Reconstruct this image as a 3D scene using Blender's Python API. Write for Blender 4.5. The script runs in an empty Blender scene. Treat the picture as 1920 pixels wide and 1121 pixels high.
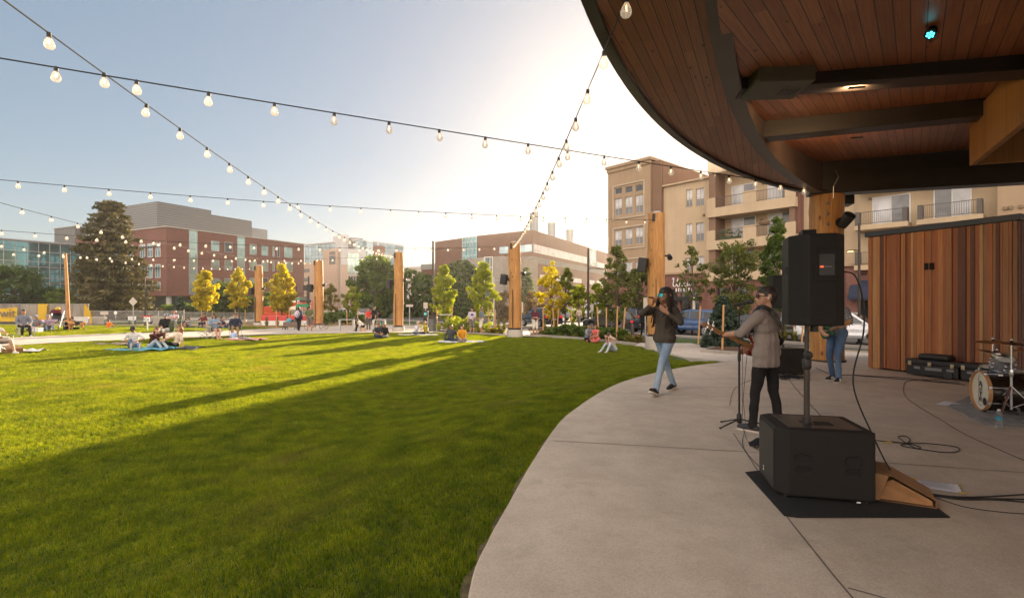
import bpy, bmesh, math, random
import numpy as np
from mathutils import Vector, Matrix, Quaternion
R = math.radians
random.seed(7); rng = np.random.default_rng(7)
S = bpy.context.scene; COL = S.collection
# ---------------------------------------------------------------- camera, sky, sun, exposure
F, CX, YH, H = 933.0, 960.0, 567.0, 2.12          # focal length in photo pixels, centre, horizon, eye height
STAGE = 0.55
cam = bpy.data.cameras.new('camera'); co = bpy.data.objects.new('camera', cam); COL.objects.link(co)
co.location = (0, 0, H); co.rotation_euler = (R(90), 0, 0)
cam.sensor_width = 36; cam.lens = 36*F/1920; cam.shift_y = 6.5/1920
cam.clip_start = .05; cam.clip_end = 3000
S.camera = co
SUN_AZ = math.atan2(308, 933)                      # to the right of straight ahead
SUN_EL = math.atan2(250, math.hypot(308, 933))
sun_dir = Vector((math.sin(SUN_AZ)*math.cos(SUN_EL), math.cos(SUN_AZ)*math.cos(SUN_EL), math.sin(SUN_EL)))
sl = bpy.data.lights.new('sun', 'SUN'); sl.energy = 5.0; sl.angle = R(.5); sl.color = (1, .80, .55)
so = bpy.data.objects.new('sun', sl); COL.objects.link(so)
so.rotation_euler = sun_dir.to_track_quat('Z', 'Y').to_euler(); so.location = sun_dir*200
BACK_FILL = (13.4, 11.4, 9.7)  # colour of the unseen fill added to the sky behind the camera
w = bpy.data.worlds.new('World'); S.world = w; w.use_nodes = True
nt = w.node_tree; nt.nodes.clear()
out = nt.nodes.new('ShaderNodeOutputWorld'); bg = nt.nodes.new('ShaderNodeBackground')
sky = nt.nodes.new('ShaderNodeTexSky'); sky.sky_type = 'NISHITA'; sky.sun_disc = False
sky.sun_elevation = SUN_EL; sky.sun_rotation = SUN_AZ; sky.air_density = 1.0; sky.dust_density = 3.4; sky.ozone_density = 1.5; sky.altitude = 1600
bg.inputs['Strength'].default_value = .062
hs = nt.nodes.new('ShaderNodeHueSaturation'); hs.inputs['Saturation'].default_value = 1.4; hs.inputs['Value'].default_value = 1.72; gam = nt.nodes.new('ShaderNodeGamma'); gam.inputs[1].default_value = .46; nt.links.new(sky.outputs[0], gam.inputs[0]); nt.links.new(gam.outputs[0], hs.inputs['Color'])
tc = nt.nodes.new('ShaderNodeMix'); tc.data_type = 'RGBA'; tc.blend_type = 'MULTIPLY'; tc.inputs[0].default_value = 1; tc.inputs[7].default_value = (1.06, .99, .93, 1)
nt.links.new(hs.outputs[0], tc.inputs[6]); # added bright fill behind the camera and overhead, unseen, lifts shaded stage and facades
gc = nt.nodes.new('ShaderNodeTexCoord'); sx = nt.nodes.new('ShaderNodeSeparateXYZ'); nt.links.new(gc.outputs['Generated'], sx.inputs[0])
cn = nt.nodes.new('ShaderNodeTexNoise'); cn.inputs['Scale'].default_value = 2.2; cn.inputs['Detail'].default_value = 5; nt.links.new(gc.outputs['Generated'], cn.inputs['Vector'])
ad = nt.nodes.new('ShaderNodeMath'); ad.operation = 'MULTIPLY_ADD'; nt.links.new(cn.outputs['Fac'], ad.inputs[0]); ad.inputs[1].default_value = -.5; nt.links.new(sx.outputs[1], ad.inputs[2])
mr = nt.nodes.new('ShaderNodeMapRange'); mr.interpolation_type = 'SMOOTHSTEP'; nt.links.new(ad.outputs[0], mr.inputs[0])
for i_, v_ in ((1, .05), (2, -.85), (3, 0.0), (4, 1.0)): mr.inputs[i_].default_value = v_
cm = nt.nodes.new('ShaderNodeMix'); cm.data_type = 'RGBA'; nt.links.new(mr.outputs[0], cm.inputs[0]); nt.links.new(tc.outputs[2], cm.inputs[6]); cm.inputs[7].default_value = (BACK_FILL[0], BACK_FILL[1], BACK_FILL[2], 1)
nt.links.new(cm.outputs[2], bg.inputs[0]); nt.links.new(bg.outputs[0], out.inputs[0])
S.view_settings.view_transform = 'Standard'; S.view_settings.look = 'None'
S.view_settings.exposure = 1.72; S.view_settings.gamma = 1
S.cycles.use_adaptive_sampling = True; S.cycles.adaptive_threshold = .02
S.cycles.max_bounces = 8; S.cycles.diffuse_bounces = 4; S.cycles.glossy_bounces = 3; S.cycles.transmission_bounces = 4
S.cycles.transparent_max_bounces = 12; S.cycles.use_denoising = True; S.cycles.caustics_reflective = False; S.cycles.caustics_refractive = False

# ---------------------------------------------------------------- helpers
def smooth01(t): t = np.clip(t, 0, 1); return t*t*(3-2*t)
def W(px, py, d): return Vector(((px-CX)*d/F, d, H-(py-YH)*d/F))
def hg(x, y):                                     # the park rises gently towards the left
    return .03*max(0.0, -x-6)*(1-float(smooth01((y-27)/14)))
def G(px, py, z=0.0):
    v = (py-YH)/F; u = (px-CX)/F; d = (H-z)/v
    if u*d > -6: return W(px, py, d)
    a, b = 1.0, d
    for _ in range(50):
        m = (a+b)/2
        if H-v*m > hg(u*m, m)+z: a = m
        else: b = m
    return W(px, py, (a+b)/2)

class MB:
    """collects faces, then builds them as one mesh object"""
    def __init__(s, M=None): s.v = []; s.f = []; s.m = []; s.c = []; s.M = M or Matrix(); s.mi = 0; s.t = 1.0
    def add(s, vs, fs):
        n = len(s.v); M = s.M
        s.v += [tuple(M @ Vector(p)) for p in vs]
        for f in fs: s.f.append(tuple(i+n for i in f)); s.m.append(s.mi); s.c.append(s.t)
        return s
    def box(s, x0, x1, y0, y1, z0, z1):
        return s.add([(x0,y0,z0),(x1,y0,z0),(x1,y1,z0),(x0,y1,z0),(x0,y0,z1),(x1,y0,z1),(x1,y1,z1),(x0,y1,z1)],
              [(0,3,2,1),(4,5,6,7),(0,1,5,4),(1,2,6,5),(2,3,7,6),(3,0,4,7)])
    def obox(s, c, size, rz=0, rx=0, ry=0):
        o = s.M; s.M = o @ Matrix.Translation(c) @ Matrix.Rotation(rz,4,'Z') @ Matrix.Rotation(ry,4,'Y') @ Matrix.Rotation(rx,4,'X')
        a, b, d = size[0]/2, size[1]/2, size[2]/2; s.box(-a,a,-b,b,-d,d); s.M = o; return s
    def bar(s, a, b, w, h):
        a, b = Vector(a), Vector(b); d = b-a; L = d.length; q = d.to_track_quat('X','Z')
        o = s.M; s.M = o @ Matrix.Translation(a) @ q.to_matrix().to_4x4(); s.box(0,L,-w/2,w/2,-h/2,h/2); s.M = o; return s
    def quad(s, *p): return s.add(p, [tuple(range(len(p)))])
    def prism(s, poly, z0, z1):
        n = len(poly); vs = [(x,y,z0) for x,y in poly]+[(x,y,z1) for x,y in poly]
        return s.add(vs, [tuple(range(n-1,-1,-1)), tuple(range(n,2*n))]+[(i,(i+1)%n,n+(i+1)%n,n+i) for i in range(n)])
    def tube(s, pts, r, n=8, caps=True, squash=1.0):
        pts = [Vector(p) for p in pts]; k = len(pts)
        rr = r if hasattr(r,'__len__') else [r]*k
        vs = []; up = None
        for i, p in enumerate(pts):
            t = (pts[min(i+1,k-1)]-pts[max(i-1,0)])
            if t.length < 1e-9: t = Vector((0,0,1))
            t.normalize()
            if up is None: up = Vector((0,0,1)) if abs(t.z) < .9 else Vector((1,0,0))
            x = t.cross(up)
            if x.length < 1e-6: x = t.orthogonal()
            x.normalize(); y = x.cross(t).normalized(); up = y
            for j in range(n):
                a = 2*math.pi*j/n; vs.append(p+x*math.cos(a)*rr[i]+y*math.sin(a)*rr[i]*squash)
        fs = [(i*n+j, i*n+(j+1)%n, (i+1)*n+(j+1)%n, (i+1)*n+j) for i in range(k-1) for j in range(n)]
        if caps: fs += [tuple(range(n-1,-1,-1)), tuple((k-1)*n+j for j in range(n))]
        return s.add(vs, fs)
    def lathe(s, prof, n=16, M=None, caps=True):
        o = s.M
        if M is not None: s.M = o @ M
        k = len(prof); vs = [(r*math.cos(2*math.pi*j/n), r*math.sin(2*math.pi*j/n), z) for r,z in prof for j in range(n)]
        fs = [(i*n+j, i*n+(j+1)%n, (i+1)*n+(j+1)%n, (i+1)*n+j) for i in range(k-1) for j in range(n)]
        if caps: fs += [tuple(range(n-1,-1,-1)), tuple((k-1)*n+j for j in range(n))]
        s.add(vs, fs); s.M = o; return s
    def ell(s, c, r, n=12, m=8, M=None):
        c = Vector(c); r = r if hasattr(r,'__len__') else (r,r,r); vs = []
        for i in range(m+1):
            th = math.pi*i/m
            for j in range(n):
                a = 2*math.pi*j/n; p = Vector((r[0]*math.sin(th)*math.cos(a), r[1]*math.sin(th)*math.sin(a), r[2]*math.cos(th)))
                vs.append(c+(M @ p if M else p))
        fs = [(i*n+j, (i+1)*n+j, (i+1)*n+(j+1)%n, i*n+(j+1)%n) for i in range(m) for j in range(n)]
        return s.add(vs, fs)
    def grid(s, f, nu, nv, closed=False):
        vs = [f(i/nu, j/nv) for i in range(nu+1) for j in range(nv+1)]
        return s.add(vs, [(i*(nv+1)+j, (i+1)*(nv+1)+j, (i+1)*(nv+1)+j+1, i*(nv+1)+j+1) for i in range(nu) for j in range(nv)])
    def build(s, name, mats, parent=None, loc=None, rz=0, smooth=False, bevel=0, seg=2, weld=False):
        me = bpy.data.meshes.new(name); me.from_pydata(s.v, [], s.f)
        for m in (mats if isinstance(mats,(list,tuple)) else [mats]): me.materials.append(m)
        if any(s.m): me.polygons.foreach_set('material_index', s.m)
        if any(c != 1.0 for c in s.c):
            at = me.attributes.new('tint','FLOAT','FACE'); at.data.foreach_set('value', s.c)
        if weld:
            b = bmesh.new(); b.from_mesh(me); bmesh.ops.remove_doubles(b, verts=b.verts, dist=1e-5); b.to_mesh(me); b.free()
        if smooth:
            me.polygons.foreach_set('use_smooth', [True]*len(me.polygons)); me.set_sharp_from_angle(angle=R(smooth if smooth > 1 else 40))
        me.update()
        o = bpy.data.objects.new(name, me); COL.objects.link(o)
        if parent: o.parent = parent
        if loc is not None: o.location = loc
        o.rotation_euler.z = rz
        if bevel:
            md = o.modifiers.new('bevel','BEVEL'); md.width = bevel; md.segments = seg; md.limit_method = 'ANGLE'; md.angle_limit = R(35)
        return o
def tag(o, label=None, cat=None, group=None, kind=None):
    if label: o['label'] = label
    if cat: o['category'] = cat
    if group: o['group'] = group
    if kind: o['kind'] = kind
    return o
def thing(name, label, cat, loc=(0,0,0), rz=0, group=None):
    o = bpy.data.objects.new(name, None); COL.objects.link(o); o.location = loc; o.rotation_euler.z = rz
    o.empty_display_size = .1
    return tag(o, label, cat, group)
def copy_tree(o, parent=None, kids=None):
    c = o.copy(); COL.objects.link(c)
    if parent: c.parent = parent
    for ch in list(o.children): copy_tree(ch, c)
    return c
def dup(o, loc, rz=0, label=None, scale=None):
    c = copy_tree(o); c.location = loc; c.rotation_euler.z = rz
    if label: c['label'] = label
    if scale: c.scale = (scale,)*3
    return c

def curve(*p, n=7):
    o=[]
    for i in range(len(p)-1):
        p0=p[max(i-1,0)];p1=p[i];p2=p[i+1];p3=p[min(i+2,len(p)-1)]
        for k in range(n):
            t_=k/n; o.append(tuple(.5*((2*p1[j])+(-p0[j]+p2[j])*t_+(2*p0[j]-5*p1[j]+4*p2[j]-p3[j])*t_**2+(-p0[j]+3*p1[j]-3*p2[j]+p3[j])*t_**3) for j in (0,1)))
    o.append(p[-1]); return o
# ---------------------------------------------------------------- materials
MATS = {}
class NT:
    def __init__(s, name):
        s.m = bpy.data.materials.new(name); s.m.use_nodes = True; s.t = s.m.node_tree
        s.b = s.t.nodes['Principled BSDF']; s.out = s.t.nodes['Material Output']
    def n(s, ty, **k):
        x = s.t.nodes.new(ty)
        for a, v in k.items(): setattr(x, a, v)
        return x
    def l(s, a, b): s.t.links.new(a, b)
    def coord(s, which='Object'): return s.n('ShaderNodeTexCoord').outputs[which]
    def noise(s, scale, vec=None, detail=4, rough=.55, dim='3D'):
        x = s.n('ShaderNodeTexNoise'); x.inputs['Scale'].default_value = scale; x.inputs['Detail'].default_value = detail; x.inputs['Roughness'].default_value = rough
        s.l(vec if vec is not None else s.coord(), x.inputs['Vector']); return x.outputs['Fac']
    def ramp(s, fac, stops):
        x = s.n('ShaderNodeValToRGB'); e = x.color_ramp.elements
        while len(e) < len(stops): e.new(.5)
        for i, (p, c) in enumerate(stops): e[i].position = p; e[i].color = (*c, 1)
        s.l(fac, x.inputs[0]); return x.outputs[0]
    def mix(s, fac, a, b, mode='MIX'):
        x = s.n('ShaderNodeMix', data_type='RGBA', blend_type=mode)
        for v, i in ((fac,0),(a,6),(b,7)):
            if isinstance(v,(int,float)): x.inputs[i].default_value = v
            elif isinstance(v,tuple): x.inputs[i].default_value = (*v[:3],1)
            else: s.l(v, x.inputs[i])
        return x.outputs[2]
    def math(s, op, a, b=0.0, c=None):
        x = s.n('ShaderNodeMath', operation=op)
        for i, v in enumerate((a,b) if c is None else (a,b,c)):
            if isinstance(v,(int,float)): x.inputs[i].default_value = v
            else: s.l(v, x.inputs[i])
        return x.outputs[0]
    def vmap(s, vec, scale=(1,1,1), rot=(0,0,0), loc=(0,0,0)):
        x = s.n('ShaderNodeMapping'); x.inputs['Scale'].default_value = scale; x.inputs['Rotation'].default_value = rot; x.inputs['Location'].default_value = loc
        s.l(vec, x.inputs['Vector']); return x.outputs[0]
    def sep(s, vec): x = s.n('ShaderNodeSeparateXYZ'); s.l(vec, x.inputs[0]); return x.outputs
    def comb(s, a, b, c=0.0):
        x = s.n('ShaderNodeCombineXYZ')
        for i, v in enumerate((a,b,c)):
            if isinstance(v,(int,float)): x.inputs[i].default_value = v
            else: s.l(v, x.inputs[i])
        return x.outputs[0]
    def wn(s, v, dim='1D'):
        x = s.n('ShaderNodeTexWhiteNoise', noise_dimensions=dim); s.l(v, x.inputs['W' if dim=='1D' else 'Vector']); return x.outputs['Value']
    def attr(s, name): x = s.n('ShaderNodeAttribute'); x.attribute_name = name; return x.outputs['Fac']
    def bump(s, h, strength=.3, dist=.02):
        x = s.n('ShaderNodeBump'); x.inputs['Strength'].default_value = strength; x.inputs['Distance'].default_value = dist
        s.l(h, x.inputs['Height']); s.l(x.outputs[0], s.b.inputs['Normal'])
    def col(s, c): 
        if isinstance(c, tuple): s.b.inputs['Base Color'].default_value = (*c,1)
        else: s.l(c, s.b.inputs['Base Color'])
    def set(s, **k):
        for a, v in k.items(): s.b.inputs[a].default_value = v
def M(name, c, rough=.6, metal=0.0, var=.12, scale=6.0, bump=0.0, spec=.5, emit=None, es=1.0):
    """plain surface with a little procedural mottling"""
    if name in MATS: return MATS[name]
    t = NT(name); t.set(Roughness=rough, Metallic=metal); t.b.inputs['Specular IOR Level'].default_value = spec
    if var:
        nz = t.noise(scale); a = tuple(max(0,x*(1-var)) for x in c); b = tuple(min(1,x*(1+var)) for x in c)
        t.col(t.ramp(nz, [(.3,a),(.7,b)]))
        r = t.math('MULTIPLY_ADD', nz, .2, rough-.1); t.l(r, t.b.inputs['Roughness'])
        if bump: t.bump(t.noise(scale*6), bump, .01)
    else: t.col(c)
    if emit: t.b.inputs['Emission Color'].default_value = (*emit,1); t.b.inputs['Emission Strength'].default_value = es
    MATS[name] = t.m; return t.m
def m_brick(name, c1, c2, mortar, scale=1.0, bw=.22, bh=.075):
    t = NT(name); x, y, z = t.sep(t.coord())
    v = t.comb(t.math('ADD', x, y), z)
    b = t.n('ShaderNodeTexBrick'); t.l(v, b.inputs['Vector']); b.inputs['Scale'].default_value = scale
    b.inputs['Brick Width'].default_value = bw; b.inputs['Row Height'].default_value = bh; b.inputs['Mortar Size'].default_value = .008
    b.inputs['Color1'].default_value = (*c1,1); b.inputs['Color2'].default_value = (*c2,1); b.inputs['Mortar'].default_value = (*mortar,1)
    nz = t.noise(.35); t.col(t.mix(.5, b.outputs['Color'], t.ramp(nz, [(.3,(.62,.62,.62)),(.7,(1,1,1))]), 'MULTIPLY'))
    t.set(Roughness=.85); MATS[name] = t.m; return t.m
def m_stucco(name, c, bump=.25):
    t = NT(name); nz = t.noise(.5, detail=6); n2 = t.noise(30)
    a = tuple(x*.86 for x in c); b = tuple(min(1,x*1.08) for x in c)
    x, y, z = t.sep(t.coord()); st = t.noise(1.0, t.comb(t.math('MULTIPLY',t.math('ADD',x,y),2.2), t.math('MULTIPLY',z,.15)), 3)
    t.col(t.mix(.35, t.ramp(nz,[(.3,a),(.7,b)]), t.ramp(st,[(.35,a),(.65,b)]))); t.bump(n2, bump, .01); t.set(Roughness=.9)
    MATS[name] = t.m; return t.m
def m_glass_wall(name, c, metal=.75, rough=.06):
    t = NT(name); t.set(Metallic=metal, Roughness=rough); x, y, z = t.sep(t.coord())
    cell = t.wn(t.comb(t.math('FLOOR', t.math('MULTIPLY', t.math('ADD',x,y), .62)), t.math('FLOOR', t.math('MULTIPLY', z, .55))), '3D')
    t.col(t.ramp(cell, [(0,tuple(v*.62 for v in c)),(1,tuple(min(1,v*1.15) for v in c))]))
    t.bump(t.noise(.25), .06, .2); MATS[name] = t.m; return t.m
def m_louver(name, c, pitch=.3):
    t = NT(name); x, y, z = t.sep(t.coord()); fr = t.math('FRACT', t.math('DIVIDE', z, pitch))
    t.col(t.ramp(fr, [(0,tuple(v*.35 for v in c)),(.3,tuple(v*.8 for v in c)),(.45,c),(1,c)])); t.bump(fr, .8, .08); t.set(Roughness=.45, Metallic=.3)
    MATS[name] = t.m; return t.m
def m_planks(name, cols, width, axis=0, gap=.03, rough=.45, grain=14, gapc=(.012,.006,.003)):
    """boards side by side along one object axis, each with its own tone and grain"""
    t = NT(name); o = t.coord(); xyz = t.sep(o); u = t.math('DIVIDE', xyz[axis], width); idx = t.math('FLOOR', u); fr = t.math('FRACT', u)
    tone = t.wn(idx); other = xyz[1-axis] if axis < 2 else xyz[0]
    brk = t.wn(t.math('ADD', t.math('MULTIPLY', idx, 7.31), t.math('FLOOR', t.math('MULTIPLY_ADD', other, .33, t.math('MULTIPLY', tone, 5.0)))))
    gr = t.noise(1.0, t.comb(t.math('MULTIPLY', xyz[axis], grain*5), t.math('MULTIPLY', other, grain*.12), t.math('MULTIPLY', tone, 40)), 5, .6)
    c = t.ramp(brk, [(i/(len(cols)-1), k) for i, k in enumerate(cols)])
    c = t.mix(.75, c, t.ramp(gr, [(.25,(.42,.38,.36)),(.6,(1,1,1))]), 'MULTIPLY')
    kn = t.n('ShaderNodeTexVoronoi'); kn.inputs['Scale'].default_value = 1; t.l(t.comb(t.math('MULTIPLY', xyz[axis], 6.0), t.math('MULTIPLY', other, 2.2), tone), kn.inputs['Vector'])
    c = t.mix(t.ramp(kn.outputs['Distance'], [(.04,(1,1,1)),(.13,(0,0,0))]), c, (.05,.02,.01))
    edge = t.math('LESS_THAN', t.math('MINIMUM', fr, t.math('SUBTRACT', 1.0, fr)), gap)
    t.col(t.mix(edge, c, gapc)); t.bump(t.math('SUBTRACT', gr, t.math('MULTIPLY', edge, 2.0)), .25, .01); t.set(Roughness=rough)
    MATS[name] = t.m; return t.m
def m_concrete(name, c, stain=True):
    t = NT(name); o = t.coord()
    big = t.noise(.35, o, 6, .6); fine = t.noise(90, o, 3, .7); mid = t.noise(3.0, o, 5, .65)
    k = t.ramp(big, [(.3,tuple(v*.80 for v in c)),(.7,tuple(v*1.1 for v in c))])
    k = t.mix(.55, k, t.ramp(mid, [(.35,(.74,.72,.70)),(.62,(1,1,1))]), 'MULTIPLY')
    k = t.mix(.4, k, t.ramp(fine, [(.38,(.62,.60,.58)),(.52,(1,1,1)),(.66,(1.18,1.15,1.1))]), 'MULTIPLY')
    if stain:
        s = t.noise(.9, t.vmap(o, (1,.45,1), loc=(3.1,7.7,0)), 7, .75); k = t.mix(t.ramp(s, [(.60,(0,0,0)),(.76,(.42,.42,.42))]), k, (.42,.21,.07))
        d = t.noise(2.6, t.vmap(o, loc=(9,2,0)), 6, .7); k = t.mix(t.ramp(d, [(.56,(0,0,0)),(.74,(.55,.55,.55))]), k, tuple(v*.55 for v in c))
        sp = t.noise(11, o, 2); k = t.mix(t.ramp(sp, [(.74,(0,0,0)),(.78,(.5,.5,.5))]), k, (.05,.045,.04))
    t.col(k); t.bump(fine, .12, .004); t.set(Roughness=.72); MATS[name] = t.m; return t.m
# ---------------------------------------------------------------- setting: ground, lawn, stage, paths, street
SC, SR = Vector((12.68, 2.50)), 12.79               # stage edge circle
def sdist(x, y): return math.hypot(x-SC.x, y-SC.y)-SR
def lawn_z(x, y):
    d = max(0.0, sdist(x, y)); t = max(0.0, 1-d/4.2); return hg(x, y)+.46*t*t*(3-2*t) + .03*math.sin(x*.31+1)*math.cos(y*.27)*min(1, d/3)*(1 if y < 30 else 0)
m_soil = M('dry_ground', (.23,.19,.12), .95, var=.35, scale=.6, bump=.4)
t = NT('lawn_turf'); nz = t.noise(.5, detail=6); t.col(t.ramp(nz, [(.3,(.030,.055,.008)),(.6,(.05,.085,.012)),(.75,(.10,.10,.025))])); t.set(Roughness=.95); m_turf = t.m
t = NT('asphalt'); a = t.noise(.4, detail=6); b = t.noise(60); t.col(t.mix(.6, t.ramp(a,[(.3,(.085,.082,.08)),(.7,(.14,.135,.13))]), t.ramp(b,[(.35,(.6,.6,.6)),(.65,(1.1,1.1,1.1))]),'MULTIPLY')); t.set(Roughness=.85); m_asph = t.m
m_conc = m_concrete('stage_concrete', (.62,.525,.42))
m_walk = m_concrete('walk_concrete', (.55,.48,.41), False)
m_kerb = m_concrete('kerb_concrete', (.36,.33,.29), False)
m_mulch = M('bark_mulch', (.085,.042,.022), .95, var=.5, scale=14, bump=.8)
m_paint = M('road_paint', (.75,.74,.70), .7, var=.1)

tag(MB().quad((-900,-300,-.06),(900,-300,-.06),(900,1500,-.06),(-900,1500,-.06)).build('ground', m_soil), kind='structure')
mb = MB(); nx, ny = 150, 130
mb.grid(lambda u,v: (lambda x,y: (x,y,lawn_z(x,y)-.035))(-62+u*74, -16+v*52.5), nx, ny)
tag(mb.build('lawn', m_turf, smooth=True), kind='structure')
# second strip of lawn beyond the path
LAWN2 = [G(-120,632),G(0,635.5),G(120,629.5),G(250,625),G(360,622.5),G(440,620),G(505,616.5),G(470,613.5),G(330,612.5),G(160,612),G(-20,613),G(-160,616)]
mb = MB()
for i in range(5): mb.quad(*[LAWN2[k]+Vector((0,0,.035)) for k in (i,i+1,10-i,11-i)])
tag(mb.build('lawn', m_turf), kind='structure')
# stage slab
arc = lambda c, r, a0, a1, n: [(c.x+r*math.cos(R(a0+(a1-a0)*i/n)), c.y+r*math.sin(R(a0+(a1-a0)*i/n))) for i in range(n+1)]
EDGE = curve((2.2,-9),(.9,-4),(.1,-1),(-.19,1.2),(-.235,2.7),(-.16,3.3),(-.04,3.85),(.21,4.97),(.63,6.57),(1.04,7.62),(1.54,8.72),(2.09,9.72),(2.75,10.62),(3.62,11.6),(4.52,12.39),(5.26,12.91),(6.05,13.38),n=6)
sp = EDGE+[(8.0,14.6),(14,14.6),(30,10),(30,-12)]
st = MB().prism(sp, -.05, STAGE).build('stage', m_conc, bevel=.012); tag(st, kind='structure')
m_joint = M('joint_dark', (.15,.12,.10), .9, var=.2)  # dark colour of the control joints in the slab
def strip(mb, pts, w, z):
    for a, b in zip(pts[:-1], pts[1:]):
        d = Vector((b[0]-a[0], b[1]-a[1])).normalized()*.5*w; n = Vector((-d.y, d.x))
        mb.quad((a[0]-n.x,a[1]-n.y,z),(b[0]-n.x,b[1]-n.y,z),(b[0]+n.x,b[1]+n.y,z),(a[0]+n.x,a[1]+n.y,z))
mb = MB()
for pts in ([(1036,826),(1400,847),(1640,866),(1960,889)], [(1375,812),(1400,850),(1480,975),(1560,1075),(1640,1170)], [(1590,1102),(1800,1160)],
            [(1120,735.5),(1320,742),(1620,752)], [(1195,706),(1450,712),(1640,716)]):
    w_ = [G(x,y,STAGE) for x,y in pts]; strip(mb, [(p.x,p.y) for p in w_], .011, STAGE+.003)
tag(mb.build('stage_joint', m_joint), kind='structure')
mb = MB()                                          # bare soil along the slab edge
for i in range(len(EDGE)-1):
    a, b = Vector(EDGE[i]), Vector(EDGE[i+1]); n_ = Vector((-(b-a).y, (b-a).x)).normalized(); wa, wb_ = (.05+.02*math.sin(k*1.3) for k in (i, i+1))
    mb.quad((a.x,a.y,.49),(b.x,b.y,.49),(b.x+n_.x*wb_,b.y+n_.y*wb_,.478),(a.x+n_.x*wa,a.y+n_.y*wa,.478))
tag(mb.build('soil_edge', M('edge_soil',(.10,.075,.04),.95,var=.5,scale=10,bump=.6)), kind='structure')
# walkway sloping down behind the stage, plaza, paths
mb = MB()
q = [(5.95,13.2,STAGE-.012),(7.5,14.2,STAGE-.012),(13,14.3,STAGE-.012),(22,12.3,STAGE-.012)]; e = [(6.6,19.0,.03),(9.5,20.6,.03),(15.5,19.6,.03),(24,14.9,.03)]
for i in range(3): mb.quad(q[i],q[i+1],e[i+1],e[i])
mb.quad((5.95,13.2,STAGE-.012),(6.6,19.0,.03),(6.6,19.0,-.3),(5.95,13.2,-.05))
mb.prism([(6.6,19.0),(9.5,20.6),(9.2,25.6),(5.9,25.9)][::1],-.3,.03); mb.quad((9.5,20.6,.03),(15.5,19.6,.03),(13.9,22.2,.03),(9.9,24.9,.03))
mb.quad((15.5,19.6,.03),(24,14.9,.03),(23.2,16.2,.03),(15.8,20.6,.03))
tag(mb.build('walkway', m_walk), kind='structure')
inner = [G(-150,664),G(0,651),G(90,645),G(180,640.5),G(290,636.5),G(400,632.5),G(500,628.5),G(570,626.8),G(640,625.5),G(700,624.5),G(747,624.2),G(830,624.4),G(900,627.2),G(960,631),G(1010,632.6)]
outer = [G(-150,641),G(0,636.2),G(90,631),G(180,627.2),G(290,624.3),G(400,621.6),G(500,617.2),G(570,613.6),G(640,611.4),G(700,610.8),G(747,610.5),G(790,612),G(826,617.5),G(872,621.8),G(948,626.5)]
mb = MB()
for i in range(len(inner)-1):
    for k in range(6):
        q = [inner[i+j].lerp(outer[i+j], (k+m)/6) for j, m in ((0,0),(1,0),(1,1),(0,1))]; mb.quad(*[(p.x,p.y,hg(p.x,p.y)+.045) for p in q])
a, b = G(1010,632.6), G(948,626.5); c_ = G(1075,624); d_ = G(985,617); mb.quad(*[p+Vector((0,0,.03)) for p in (a,c_,d_,b)])
tag(mb.build('path', m_walk), kind='structure')
# street in front of the apartment house, and the cross street beyond the park
A0 = Vector((12.1,62.7)); RD = Vector((.656,-.755)).normalized(); ND = Vector((-RD.y*-1*-1, 0)); ND = Vector((RD.y, -RD.x))   # ND points from the facade towards the park
def off(t, n): p = A0+RD*t+ND*n; return (p.x, p.y)
mb = MB(); mb.prism([off(-75,21.2),off(70,24.2),off(70,4.6),off(-75,4.6)], -.05, -.01); mb.prism([(-260,76),(-260,58),(-30,58),(-4,56.2),(5,58),(2,74)], -.055, -.014)
tag(mb.build('road', m_asph), kind='structure')
mb = MB(); strip(mb, [off(-70,12.6),off(60,13.8)], .12, -.004); strip(mb, [off(-70,18.9),off(60,21.4)], .10, -.004)
tag(mb.build('road_marking', m_paint), kind='structure')
mb = MB(); mb.prism([off(-4,4.6),off(70,4.6),off(70,-1),off(-4,-1)], -.05, .11)
tag(mb.build('pavement', m_walk), kind='structure')
# kerbs along lawn edge on the right and planting beds behind it
def kerb(pts, w, h, name='kerb', label=None):
    mb = MB(); P = [Vector((p[0],p[1],0)) for p in pts]
    for i in range(len(P)-1):
        a, b = P[i], P[i+1]; d = (b-a).normalized(); n = Vector((-d.y,d.x,0))*w
        mb.prism([(a.x,a.y),(b.x,b.y),(b.x+n.x,b.y+n.y),(a.x+n.x,a.y+n.y)], -.05, h+.001*(i%2))
    return mb.build(name, m_kerb, bevel=.015)
kp = [G(994,630.5),G(1035,632.6),G(1091,637),G(1140,642),G(1190,648)]
tag(kerb([(p.x,p.y) for p in kp], .16, .13), kind='structure')
kp2 = [G(812,624.2),G(860,624.6),G(905,626.6),G(950,629.8)]
tag(kerb([(p.x,p.y) for p in kp2], .15, .10), kind='structure')
tag(kerb([off(-30,21.2),off(3,21.9),off(14,22.1),off(24,22.3),off(40,22.9),off(60,23.8)], -.16, .12), kind='structure')
bed = [G(812,624),G(860,624.4),G(905,626.2),G(948,629),G(948,624),G(930,617),G(900,612),G(840,607),G(800,606),G(792,611)]
tag(MB().prism([(p.x,p.y) for p in bed], -.05, .045).build('planting_bed', m_mulch), kind='structure')
bed = [G(998,630),G(1035,632.2),G(1091,636.4),G(1140,641.2),G(1188,647),G(1215,640),G(1200,628),G(1130,617),G(1060,613),G(1000,613),G(990,618)]
tag(MB().prism([(p.x,p.y) for p in bed], -.05, .05).build('planting_bed', m_mulch), kind='structure')
bed = [G(430,612.8),G(520,613.2),G(600,611),G(720,609.5),G(720,603),G(560,601),G(430,604)]
tag(MB().prism([(p.x,p.y) for p in bed], -.05, .045).build('planting_bed', M('dry_bed',(.24,.17,.07),.95,var=.5,scale=3)), kind='structure')
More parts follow.
